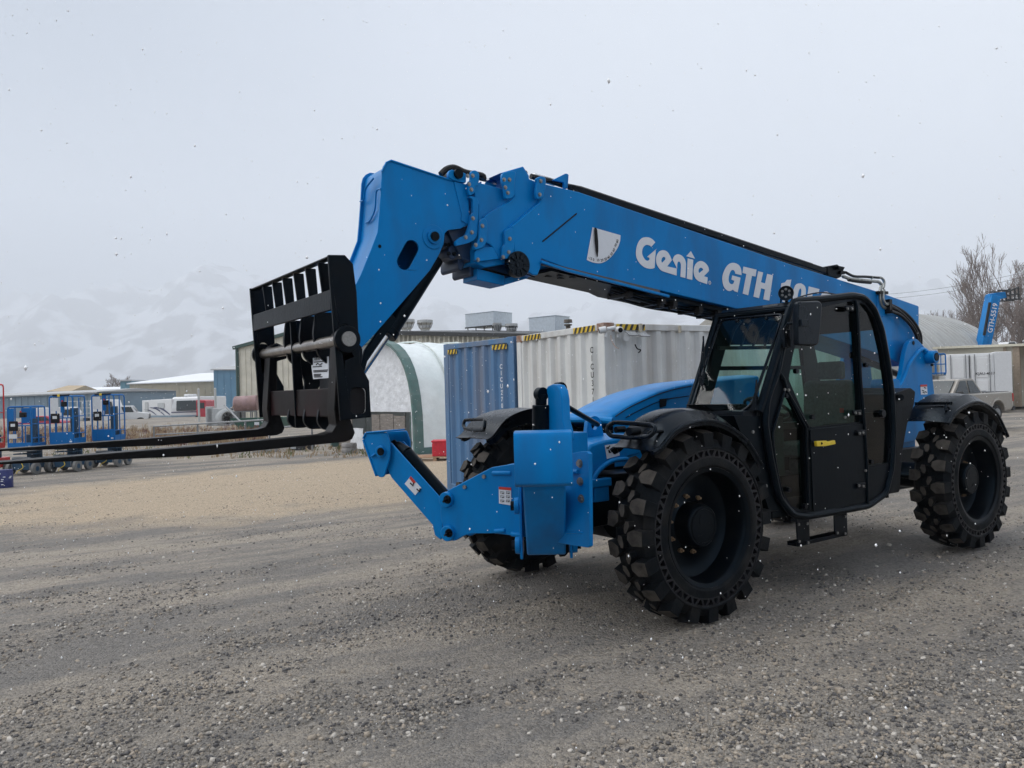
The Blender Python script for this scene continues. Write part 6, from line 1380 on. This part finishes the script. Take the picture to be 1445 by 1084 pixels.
m = MB(); lbox(m, Lp, 3.3, 3.5, .0, Wp, .40, .58); m.build('bumper', KTR, t, bevel=.03); m = MB(); lbox(m, Lp, 3.30, 3.37, -.01, .12, .75, 1.05); m.build('tail_lamp', REDV, t, bevel=.01)
m = MB(); lbox(m, Lp, 1.7, 3.2, .08, Wp-.08, 1.0, 1.13); m.build('bed_lining', KTR, t); m = MB(); lbox(m, Lp, -.3, -.1, -.15, .0, 1.05, 1.2); m.build('wing_mirror', KTR, t, bevel=.03)
# second telehandler, boom raised
D5 = 60
t = thing('raised_telehandler', gp((1392, 560)), 'distant blue telehandler boom raised steeply with black forks above the shed', 'telehandler', None); t.location = V((atD((1392, 520), D5).x, atD((1392, 520), D5).y, 0))
m = MB(); a_, b_ = atD((1383, 510), D5), atD((1401, 418), D5); m.beam(a_, b_, .70, .95, up=ed); m.build('boom', BLUE, t, bevel=.04)
m = MB(); a_ = atD((1387, 474), D5)-ed*.52-eu*.22; b_ = atD((1395, 428), D5)-ed*.52-eu*.22; m.cyl(a_, b_, .10); m.build('boom_hoses', HOSE, t)
m = MB(); q = [atD(p, D5) for p in ((1394, 415), (1415, 412.5), (1417, 421), (1404, 424), (1403, 430), (1394, 427))]; m.prism([p-ed*.35 for p in q], ed*.7); m.build('boom_head', BLUE, t, bevel=.04)
m = MB()
for p0, p1 in (((1416, 413), (1431, 407)), ((1416, 418), (1431, 416)), ((1416, 424), (1436, 423)), ((1431, 406), (1432, 424)), ((1420, 411), (1420, 424)), ((1426, 408), (1426, 424)), ((1402, 411), (1416, 411))): 
    for o_ in (-.5, .5): m.cyl(atD(p0, D5)+ed*o_, atD(p1, D5)+ed*o_, .06, n=6)
m.build('fork_carriage', KTR, t)
m = MB(); dirb = (atD((1401, 418), D5)-atD((1383, 510), D5)).normalized(); s_ = atD((1394, 471), D5)-ed*.50+eu*.12; text_into(m, 'GTH-5519', s_-eu*.12, dirb, dirb.cross(ed), .52, -ed, bold=.02, thick=.01); m.build('model_lettering', WHITE, t, smooth=False)
m = MB(); q = V(t.location); m.box(q+UP*1.3-eu*.5, (2.2, 2.0, 1.2)); bd = m.build('chassis', BLUE, t, bevel=.1); m = MB(); m.cyl(q-eu*1.2-ed*1.1+UP*.6, q-eu*1.2-ed*.8+UP*.6, .6); m.cyl(q+eu*.9-ed*1.1+UP*.6, q+eu*.9-ed*.8+UP*.6, .6); each(m, 'wheel', TYR, t)
# small white car far off
L = loc_at(1419, 490, 75, 0, 0); zc = zat(1419, 495, L.o); t = thing('far_pickup', L.o, 'tiny white pickup on the bank above the shed at the right', 'pickup truck'); m = MB(); m.prism(rnd([L(0, 0, zc), L(2.0, 0, zc), L(2.0, 0, zc+.45), L(1.2, 0, zc+.5), L(1.0, 0, zc+.85), L(.3, 0, zc+.85), L(.1, 0, zc+.45), L(0, 0, zc+.4)], .08, 3), L.n*1.6); m.build('body', CW, t, bevel=.04); m = MB(); m.prism([L(.3, -.02, zc+.5), L(1.0, -.02, zc+.5), L(.9, -.02, zc+.8), L(.35, -.02, zc+.8)], L.n*.02); m.build('window', DG, t); wheels_(t, Loc(L.o+UP*(zc-.25), L.u, L.n), ((.4, 0), (1.6, 0)), .25)
m = MB(); rows = []
for i in range(12): rows.append([L(-14+4*i, b_, 0)+UP*((zc-.05)*sstep(0, 3, j)-.5*(j == 0)) for j, b_ in enumerate((-9, -6, -3, -.5, 6, 14))])
m.grid(rows); bk = m.build('bank', mat('brown_bank', (.17, .14, .11), .95, var=.3, scale=.5), None); tag(bk, kind='structure')

# ---- bare trees
BARK = mat('winter_bark', (.15, .125, .11), .9, var=.25, scale=3); BARK2 = mat('winter_twigs', (.20, .165, .15), .9, var=.25, scale=3)
def tree(name, label, base, H, seed, spread=.45, depth=5, tw=.010, r0=.16, M=(None), grp=None, lean=0, up=.55):
    r = np.random.default_rng(seed); t = thing(name, base, label, 'tree', grp); trunk = MB(); crown = MB()
    def seg(mb, p, d, L, r1, r2, n):
        pts = [p]; q = V(p); dd = V(d)
        for k in range(3):
            dd = (dd+V(r.normal(0, .10, 3))+UP*.05).normalized(); q = q+dd*(L/3); pts.append(V(q))
        mb.tube(pts, [r1+(r2-r1)*k/3 for k in range(4)], n=n); return q, dd, pts
    def grow(p, d, L, rad, lvl):
        mb = trunk if lvl <= 1 else crown; n = 6 if lvl == 0 else 4 if lvl < 3 else 3
        q, dd, pts = seg(mb, p, d, L, rad, rad*.62, n)
        if lvl >= depth: return
        k = 3 if lvl < 2 else int(r.integers(2, 5))
        for i in range(k):
            a = r.uniform(0, 6.28); perp = dd.orthogonal().normalized(); perp = Matrix.Rotation(a, 3, dd) @ perp
            nd = (dd*(1-spread*.35)+perp*spread*r.uniform(.6, 1.2)+UP*up*.35).normalized(); st = pts[int(r.integers(1, 4))] if i else q
            grow(st, nd, L*r.uniform(.62, .82), max(tw, rad*.58), lvl+1)
    grow(V(base)-UP*.2, V((lean, 0, 1)).normalized(), H*.30, r0, 0)
    trunk.build('trunk', BARK, t, smooth=True); crown.build('crown', M or BARK2, t, smooth=False); return t
tb = lambda px, D: (lambda q: V((q.x, q.y, 0)))(atD((px, 540), D))
for i, (px, D, H, sd_, dp, lb, sp2) in enumerate(((1410, 95, 20, 3, 6, 'tall thin bare tree directly behind the distant raised boom', .34), (1442, 92, 21.5, 4, 6, 'tallest bare tree at the right edge of the photo', .36), (1384, 110, 14.5, 5, 6, 'dense brown bare tree left of the distant raised boom', .5), (1368, 112, 14, 15, 6, 'lower dense bare tree left of the raised boom group', .5), (1425, 84, 12.5, 6, 6, 'bushy bare tree between the tall trees and the shed roof', .55), (1448, 80, 13, 7, 6, 'bushy bare tree at the right edge above the shed', .5), (1350, 125, 13.5, 8, 6, 'brown bare tree just right of the arched hall ridge', .55), (1330, 130, 12, 9, 6, 'low brown bare tree above the middle of the arched roof', .55), (1312, 135, 11, 10, 6, 'low bare tree above the left part of the arched roof', .55), (1402, 100, 14, 16, 6, 'bare tree with tangled crown right beside the distant boom', .5), (1376, 98, 17, 17, 6, 'slim bare tree rising just left of the raised boom head', .34), (1358, 120, 14, 18, 6, 'bushy bare tree between the arched hall and the distant boom', .6), (1340, 128, 12.5, 19, 6, 'spreading bare tree over the right slope of the arched roof', .6), (1434, 98, 16, 20, 6, 'bare tree just right of the black forks of the raised boom', .45))):
    tree('bare_tree', lb, tb(px, D), H, sd_, spread=sp2, depth=dp, tw=.022, r0=.2 if H > 14 else .16, grp='bare trees beyond the shed')
tree('bare_tree', 'bare twigs rising behind the white container under the boom', tb(960, 45), 5.6, 12, spread=.5, depth=5, tw=.012, grp='bare trees beyond the shed')
tree('bare_tree', 'bare tree top showing between the boom and the rear hoses', tb(1228, 100), 13.2, 13, spread=.5, depth=6, tw=.022, grp='bare trees beyond the shed')
tree('bare_tree', 'grey leafless tree behind the teal shed at the far left', tb(158, 190), 10.5, 14, spread=.55, depth=6, tw=.03, grp='bare trees beyond the far buildings')
# overhead wires between poles
for i, (y0, y1, lb) in enumerate(((407, 391, 'upper overhead wire crossing the sky above the arched hall'), (413, 398, 'lower overhead wire crossing the sky above the arched hall'))):
    p0, p1 = atD((1180, y0+12), 115), atD((1500, y1-19), 90); t = thing('overhead_wire', p0, lb, 'wire', 'overhead wires'); m = MB(); m.tube([p0.lerp(p1, s)-UP*(.9*math.sin(math.pi*s)) for s in [k/12 for k in range(13)]], .022, n=4); m.build('cable', KTR, t)
HAZE = .0004
EXPO = 1.0
SK = dict(a=(.11, .15, .21), m=(.45, .485, .55), b=(.64, .67, .71))
# ================================================================== GROUND, SKY, LIGHT, SNOW
def ground_material():
    m = bpy.data.materials.new('yard_gravel'); m.use_nodes = True; nt = m.node_tree; N = nt.nodes; L = nt.links; b = N['Principled BSDF']
    tc = N.new('ShaderNodeTexCoord'); P = tc.outputs['Object']
    def noise(sc, det=6, rough=.6, vec=None):
        n = N.new('ShaderNodeTexNoise'); n.inputs['Scale'].default_value = sc; n.inputs['Detail'].default_value = det; n.inputs['Roughness'].default_value = rough; L.new(vec or P, n.inputs['Vector']); return n.outputs['Fac']
    def rng_(v, a, b_, c=0, d=1):
        n = N.new('ShaderNodeMapRange'); n.inputs['From Min'].default_value = a; n.inputs['From Max'].default_value = b_; n.inputs['To Min'].default_value = c; n.inputs['To Max'].default_value = d; L.new(v, n.inputs['Value']); return n.outputs[0]
    def mix(f, A, B):
        n = N.new('ShaderNodeMix'); n.data_type = 'RGBA'; 
        if hasattr(f, 'links'): L.new(f, n.inputs['Factor'])
        else: n.inputs['Factor'].default_value = f
        for s_, v in (('A', A), ('B', B)):
            if hasattr(v, 'links'): L.new(v, n.inputs[s_])
            else: n.inputs[s_].default_value = (*v, 1)
        return n.outputs['Result']
    def mth(op, a, b_):
        n = N.new('ShaderNodeMath'); n.operation = op
        for i, v in enumerate((a, b_)):
            if hasattr(v, 'links'): L.new(v, n.inputs[i])
            else: n.inputs[i].default_value = v
        return n.outputs[0]
    # packed dirt, dark crushed stone, pale dusty patch near the shelter
    mp = N.new('ShaderNodeMapping'); mp.inputs['Rotation'].default_value = (0, 0, .35); mp.inputs['Scale'].default_value = (.35, 1.2, 1); L.new(P, mp.inputs[0])
    big = rng_(noise(.8, 6, .68, mp.outputs[0]), .42, .57)
    dirt = mix(noise(3, 8), GC['dirt1'], GC['dirt2'])
    stone = mix(noise(2.2, 8), GC['st1'], GC['st2'])
    base = mix(big, dirt, stone)
    sp = N.new('ShaderNodeSeparateXYZ'); L.new(P, sp.inputs[0])
    # tan patch
    c0 = gp((470, 690))
    dx = mth('MULTIPLY', mth('SUBTRACT', sp.outputs[0], c0.x-1.0), .11); dy = mth('MULTIPLY', mth('SUBTRACT', sp.outputs[1], c0.y-1.5), .19)
    rad = mth('ADD', mth('MULTIPLY', dx, dx), mth('MULTIPLY', dy, dy))
    rad = mth('ADD', rad, mth('MULTIPLY', mth('SUBTRACT', noise(.9, 6), .5), 1.6))
    tanf = rng_(rad, 1.15, .55)
    base = mix(tanf, base, mix(noise(5, 7), GC['tan1'], GC['tan2']))
    fine = N.new('ShaderNodeTexVoronoi'); fine.inputs['Scale'].default_value = 55; L.new(P, fine.inputs['Vector'])
    fr = rng_(fine.outputs['Distance'], .0, .55)
    sepc = N.new('ShaderNodeSeparateColor'); L.new(fine.outputs['Color'], sepc.inputs[0])
    v2 = N.new('ShaderNodeTexVoronoi'); v2.inputs['Scale'].default_value = 110; L.new(P, v2.inputs['Vector'])
    speck = rng_(sepc.outputs[0], .90, .97)
    base = mix(mth('MULTIPLY', speck, .45), base, (.36, .33, .30))
    dark = rng_(sepc.outputs[1], .35, 1.0, 0, .45)
    base = mix(dark, base, (.07, .066, .064))
    base = mix(mth('MULTIPLY', rng_(noise(38, 4, .7), .35, .7), .3), base, (.09, .084, .08))
    puddle = rng_(noise(.8, 4, .5), .60, .66)
    L.new(base, b.inputs['Base Color']); b.inputs['Roughness'].default_value = .88; b.inputs['Specular IOR Level'].default_value = .3
    h = mth('ADD', mth('MULTIPLY', fine.outputs['Distance'], -.9), mth('MULTIPLY', v2.outputs['Distance'], -.4)); h = mth('ADD', h, mth('MULTIPLY', noise(22, 7, .7), 1.1))
    bp = N.new('ShaderNodeBump'); bp.inputs['Strength'].default_value = .9; bp.inputs['Distance'].default_value = .03; L.new(h, bp.inputs['Height']); L.new(bp.outputs[0], b.inputs['Normal'])
    return m
GC = dict(dirt1=(.54, .47, .385), dirt2=(.44, .385, .32), st1=(.33, .305, .275), st2=(.22, .208, .196), tan1=(.72, .58, .415), tan2=(.62, .49, .35))
def axis_pts(lo, hi, near0, near1, step):
    a = list(np.arange(near0, near1+step, step)); s_ = step; x = near1+step
    while x < hi: a.append(x); s_ *= 1.35; x += s_
    a.append(hi); s_ = step; x = near0-step; b = []
    while x > lo: b.append(x); s_ *= 1.35; x -= s_
    b.append(lo); return b[::-1]+a
xs = axis_pts(-6400, 6400, -6, 6, .12); ys = axis_pts(-6400, 6400, -9, 5.5, .12)
from mathutils import noise as mn
def rut(x, y):
    z = 0
    for c, a, w in ((2.05, .10, .22), (3.75, .10, .20), (2.9, -.22, .17), (1.35, .03, .15)):
        d = y-c-a*x-.12*math.sin(x*.6+c); z += -.022*math.exp(-(d/w)**2)+.012*math.exp(-((abs(d)-w*1.7)/(w*.6))**2)
    return z
def gz(x, y):
    z = g(x, y)
    if -7 < x < 7 and -10 < y < 6: z += .018*mn.noise(V((x*.9, y*1.6, 0)))+.012*mn.noise(V((x*3.1, y*3.1, 4)))-.006+rut(x, y)*sstep(.9, 1.5, y)*(.7+.6*mn.noise(V((x*.8, y*.8, 9))))
    return z
m = MB(); rows = []
for x in xs:
    row = []
    for y in ys:
        z = g(x, y)
        z = gz(x, y)
        row.append(V((x, y, z)))
    rows.append(row)
m.grid(rows); gr = m.build('ground', ground_material(), None, smooth=True, angle=180); tag(gr, kind='structure')

# loose stones: one mesh, thickest in drifts
def stones(n, name, mats, smin, smax, region, seed, thr, pw=2.2):
    r = np.random.default_rng(seed); V8 = []; F = []; k = 0
    base = np.array([(-1,-1,-1),(1,-1,-1),(1,1,-1),(-1,1,-1),(-1,-1,1),(1,-1,1),(1,1,1),(-1,1,1)], float)*.5
    fc = np.array([(0,3,2,1),(4,5,6,7),(0,1,5,4),(1,2,6,5),(2,3,7,6),(3,0,4,7)])
    P = []
    tries = 0
    while len(P) < n and tries < n*12:
        tries += 1
        # denser near the camera: choose by image position
        px = r.uniform(-30, 1475); py = r.uniform(region[0], region[1]); q = onZ((px, py), 0)
        if q.z > 5 or (q-CAM).length > 26: continue
        d = mn.noise(V((q.x*.5+q.y*.12, q.y*1.0, seed))) + .5*mn.noise(V((q.x*2.3, q.y*2.3, seed+3)))
        if d < thr+r.uniform(-.25, .25): continue
        P.append((q.x, q.y, gz(q.x, q.y)))
    P = np.array(P); n = len(P)
    u = r.random(n); s_ = smin*(smax/smin)**(u**pw)
    ang = r.uniform(0, 2*np.pi, n); sc = np.stack([s_*r.uniform(.8, 1.3, n), s_*r.uniform(.6, 1, n), s_*r.uniform(.35, .7, n)], 1)
    W = base[None]*sc[:, None, :]*r.uniform(.6, 1.15, (n, 8, 3))
    W[:, 4:, :2] *= r.uniform(.35, .85, (n, 1, 1))
    tx = r.uniform(-.4, .4, n); W[:, :, 2] += W[:, :, 0]*tx[:, None]
    c, s2 = np.cos(ang)[:, None], np.sin(ang)[:, None]
    X = W[:, :, 0]*c-W[:, :, 1]*s2; Y = W[:, :, 0]*s2+W[:, :, 1]*c
    VV = np.stack([X+P[:, None, 0], Y+P[:, None, 1], W[:, :, 2]+P[:, None, 2]+sc[:, None, 2]*.22], 2).reshape(-1, 3)
    FF = (fc[None]+(np.arange(n)*8)[:, None, None]).reshape(-1, 4)
    me = bpy.data.meshes.new(name); me.vertices.add(len(VV)); me.vertices.foreach_set('co', VV.ravel().astype(np.float32))
    me.loops.add(len(FF)*4); me.loops.foreach_set('vertex_index', FF.ravel().astype(np.int32)); me.polygons.add(len(FF))
    me.polygons.foreach_set('loop_start', np.arange(0, len(FF)*4, 4, dtype=np.int32)); me.polygons.foreach_set('loop_total', np.full(len(FF), 4, np.int32))
    for mm in mats: me.materials.append(mm)
    mi = r.choice(len(mats), n, p=STP[:len(mats)]/np.sum(STP[:len(mats)])); me.polygons.foreach_set('material_index', np.repeat(mi, 6).astype(np.int32))
    me.update(calc_edges=True); o = bpy.data.objects.new(name, me); COL.objects.link(o); tag(o, kind='stuff'); return o
STP = np.array([.50, .27, .17, .06])
SM = [mat('stone_grey', (.23, .21, .185), .8, var=.35, scale=30), mat('stone_dark', (.085, .08, .08), .75, var=.3, scale=30), mat('stone_brown', (.33, .28, .225), .85, var=.3, scale=30), mat('stone_pale', (.50, .46, .41), .85, var=.2, scale=30)]
so = stones(64000, 'loose_gravel', SM, .007, .030, (640, 1090), 5, .04, 2.5)
so2 = stones(700, 'loose_gravel', SM[2:], .022, .045, (660, 1090), 9, -.25, 3)

# falling snow
rs = np.random.default_rng(21); nv = []; nf = []; octf = [(0,2,4),(2,1,4),(1,3,4),(3,0,4),(2,0,5),(1,2,5),(3,1,5),(0,3,5)]
for i in range(13000):
    p = V((rs.uniform(-9, 5.2), rs.uniform(-8, 5.4), rs.uniform(0.05, 6.5)))
    if (p-CAM).length < 1.9: continue
    r_ = rs.uniform(.0018, .0040)*(1+.8*(rs.random() < .05)); k = len(nv); dd = V((.2, .1, 1))
    sx, sy, sz = rs.uniform(.6, 1.3, 3)
    nv += [(p.x+r_*sx, p.y, p.z), (p.x-r_*sx, p.y, p.z), (p.x, p.y+r_*sy, p.z), (p.x, p.y-r_*sy, p.z), (p.x, p.y, p.z+r_*sz*1.3), (p.x, p.y, p.z-r_*sz*1.3)]; nf += [tuple(k+a for a in t) for t in octf]
m = MB(); m.v = nv; m.f = nf; m.m = [0]*len(nf); sn = m.build('falling_snow', mat('snow_flake', (.92, .93, .95), .6, var=.02), None, smooth=True, angle=180); tag(sn, kind='stuff')

# mountains veiled in snow cloud
def mountains():
    m = MB(); rows = []
    for j in range(60):
        D = 4000+j*36; row = []
        for i in range(420):
            px = -500+i*6; q = atD((px, 560), D); a = px/1445
            ridge = 960*(.62+.35*mn.noise(V((a*2.6+3.1, 0, 0)))+.25*mn.noise(V((a*7, 2, 0)))-.25*sstep(.6, 1.1, a))
            t = j/59; prof = math.sin(min(1, t*1.25)*math.pi*.5)**1.2
            h = ridge*prof+ 230*prof*mn.ridged_multi_fractal(V((q.x*.0011, q.y*.0011, 1.7)), .9, 2.1, 8, 1, 2)-230*prof
            row.append(V((q.x, q.y, max(-3, h-3))))
        rows.append(row)
    m.grid(rows); return m
mm_ = bpy.data.materials.new('mountain_snow_rock'); mm_.use_nodes = True; N = mm_.node_tree.nodes; L = mm_.node_tree.links; b = N['Principled BSDF']; b.inputs['Roughness'].default_value = .9
tc = N.new('ShaderNodeTexCoord'); no = N.new('ShaderNodeTexNoise'); no.inputs['Scale'].default_value = .005; no.inputs['Detail'].default_value = 12; L.new(tc.outputs['Object'], no.inputs[0]); cr = N.new('ShaderNodeValToRGB'); cr.color_ramp.elements[0].position = .46; cr.color_ramp.elements[0].color = (.06, .06, .07, 1); cr.color_ramp.elements[1].position = .56; cr.color_ramp.elements[1].color = (.50, .53, .58, 1); L.new(no.outputs['Fac'], cr.inputs[0]); L.new(cr.outputs[0], b.inputs['Base Color'])
mo = mountains().build('mountains', mm_, None, smooth=True, angle=180); tag(mo, kind='structure')

# air
HZ = 1
if HZ:
    m = MB(); m.span((-6500, -6500, -6), (6500, 6500, 1500)); hz = m.build('haze', [bpy.data.materials.new('haze_air')], None, smooth=False); tag(hz, kind='stuff')
    hm = hz.data.materials[0]; hm.use_nodes = True; N = hm.node_tree.nodes; N.remove(N['Principled BSDF']); pv = N.new('ShaderNodeVolumePrincipled'); pv.inputs['Color'].default_value = (.84, .885, .95, 1); pv.inputs['Density'].default_value = HAZE; pv.inputs['Anisotropy'].default_value = .0
    hm.node_tree.links.new(pv.outputs[0], N['Material Output'].inputs['Volume'])

# world: snow cloud over a dim day sky
W = bpy.data.worlds.new('World'); scene.world = W; W.use_nodes = True; N = W.node_tree.nodes; L = W.node_tree.links; bg = N['Background']
sky = N.new('ShaderNodeTexSky'); sky.sky_type = 'NISHITA'; sky.sun_disc = False; SE, SR = R(46), R(130); sky.sun_elevation = SE; sky.sun_rotation = SR; sky.altitude = 1400; sky.dust_density = 4
sc_ = N.new('ShaderNodeVectorMath'); sc_.operation = 'SCALE'; sc_.inputs['Scale'].default_value = .10; L.new(sky.outputs[0], sc_.inputs[0])
tc = N.new('ShaderNodeTexCoord'); sp = N.new('ShaderNodeSeparateXYZ'); L.new(tc.outputs['Generated'], sp.inputs[0])
no = N.new('ShaderNodeTexNoise'); no.inputs['Scale'].default_value = 1.6; no.inputs['Detail'].default_value = 5; no.inputs['Roughness'].default_value = .5; L.new(tc.outputs['Generated'], no.inputs[0])
cr = N.new('ShaderNodeValToRGB'); cr.color_ramp.elements[0].position = .0; cr.color_ramp.elements[0].color = (*SK['a'], 1); cr.color_ramp.elements[1].position = 1.0; cr.color_ramp.elements[1].color = (*SK['b'], 1); e_ = cr.color_ramp.elements.new(.5); e_.color = (*SK['m'], 1)
# the cloud deck is thicker and bluer over the mountains to one side, thinner on the other
dt = N.new('ShaderNodeVectorMath'); dt.operation = 'DOT_PRODUCT'; dt.inputs[1].default_value = (-.82, .57, .12); L.new(tc.outputs['Generated'], dt.inputs[0])
m1 = N.new('ShaderNodeMath'); m1.operation = 'MULTIPLY_ADD'; m1.inputs[1].default_value = .85; m1.inputs[2].default_value = .5; L.new(dt.outputs['Value'], m1.inputs[0])
m2 = N.new('ShaderNodeMath'); m2.operation = 'MULTIPLY_ADD'; m2.inputs[1].default_value = .55; m2.inputs[2].default_value = -.275; L.new(no.outputs['Fac'], m2.inputs[0])
m3 = N.new('ShaderNodeMath'); m3.operation = 'ADD'; m3.use_clamp = True; L.new(m1.outputs[0], m3.inputs[0]); L.new(m2.outputs[0], m3.inputs[1]); L.new(m3.outputs[0], cr.inputs[0])
mx = N.new('ShaderNodeMix'); mx.data_type = 'RGBA'; mx.inputs['Factor'].default_value = .95; L.new(sc_.outputs[0], mx.inputs['A']); L.new(cr.outputs[0], mx.inputs['B']); L.new(mx.outputs['Result'], bg.inputs['Color']); bg.inputs['Strength'].default_value = .80
sd = bpy.data.lights.new('sun', 'SUN'); sd.energy = 2.8; sd.angle = R(75); sd.color = (1, .97, .92); so_ = bpy.data.objects.new('sun', sd); COL.objects.link(so_)
az = math.pi/2-SR   # Nishita: rotation measured clockwise from +Y
dirv = V((math.cos(SE)*math.sin(SR), math.cos(SE)*math.cos(SR), math.sin(SE))); so_.rotation_euler = dirv.to_track_quat('Z', 'Y').to_euler()
so_.location = (0, 0, 30)
scene.view_settings.view_transform = 'Standard'; scene.view_settings.look = 'None'; scene.view_settings.exposure = EXPO; scene.view_settings.gamma = 1
scene.render.engine = 'CYCLES'; scene.cycles.volume_bounces = 3; scene.cycles.max_bounces = 8; scene.cycles.transparent_max_bounces = 16
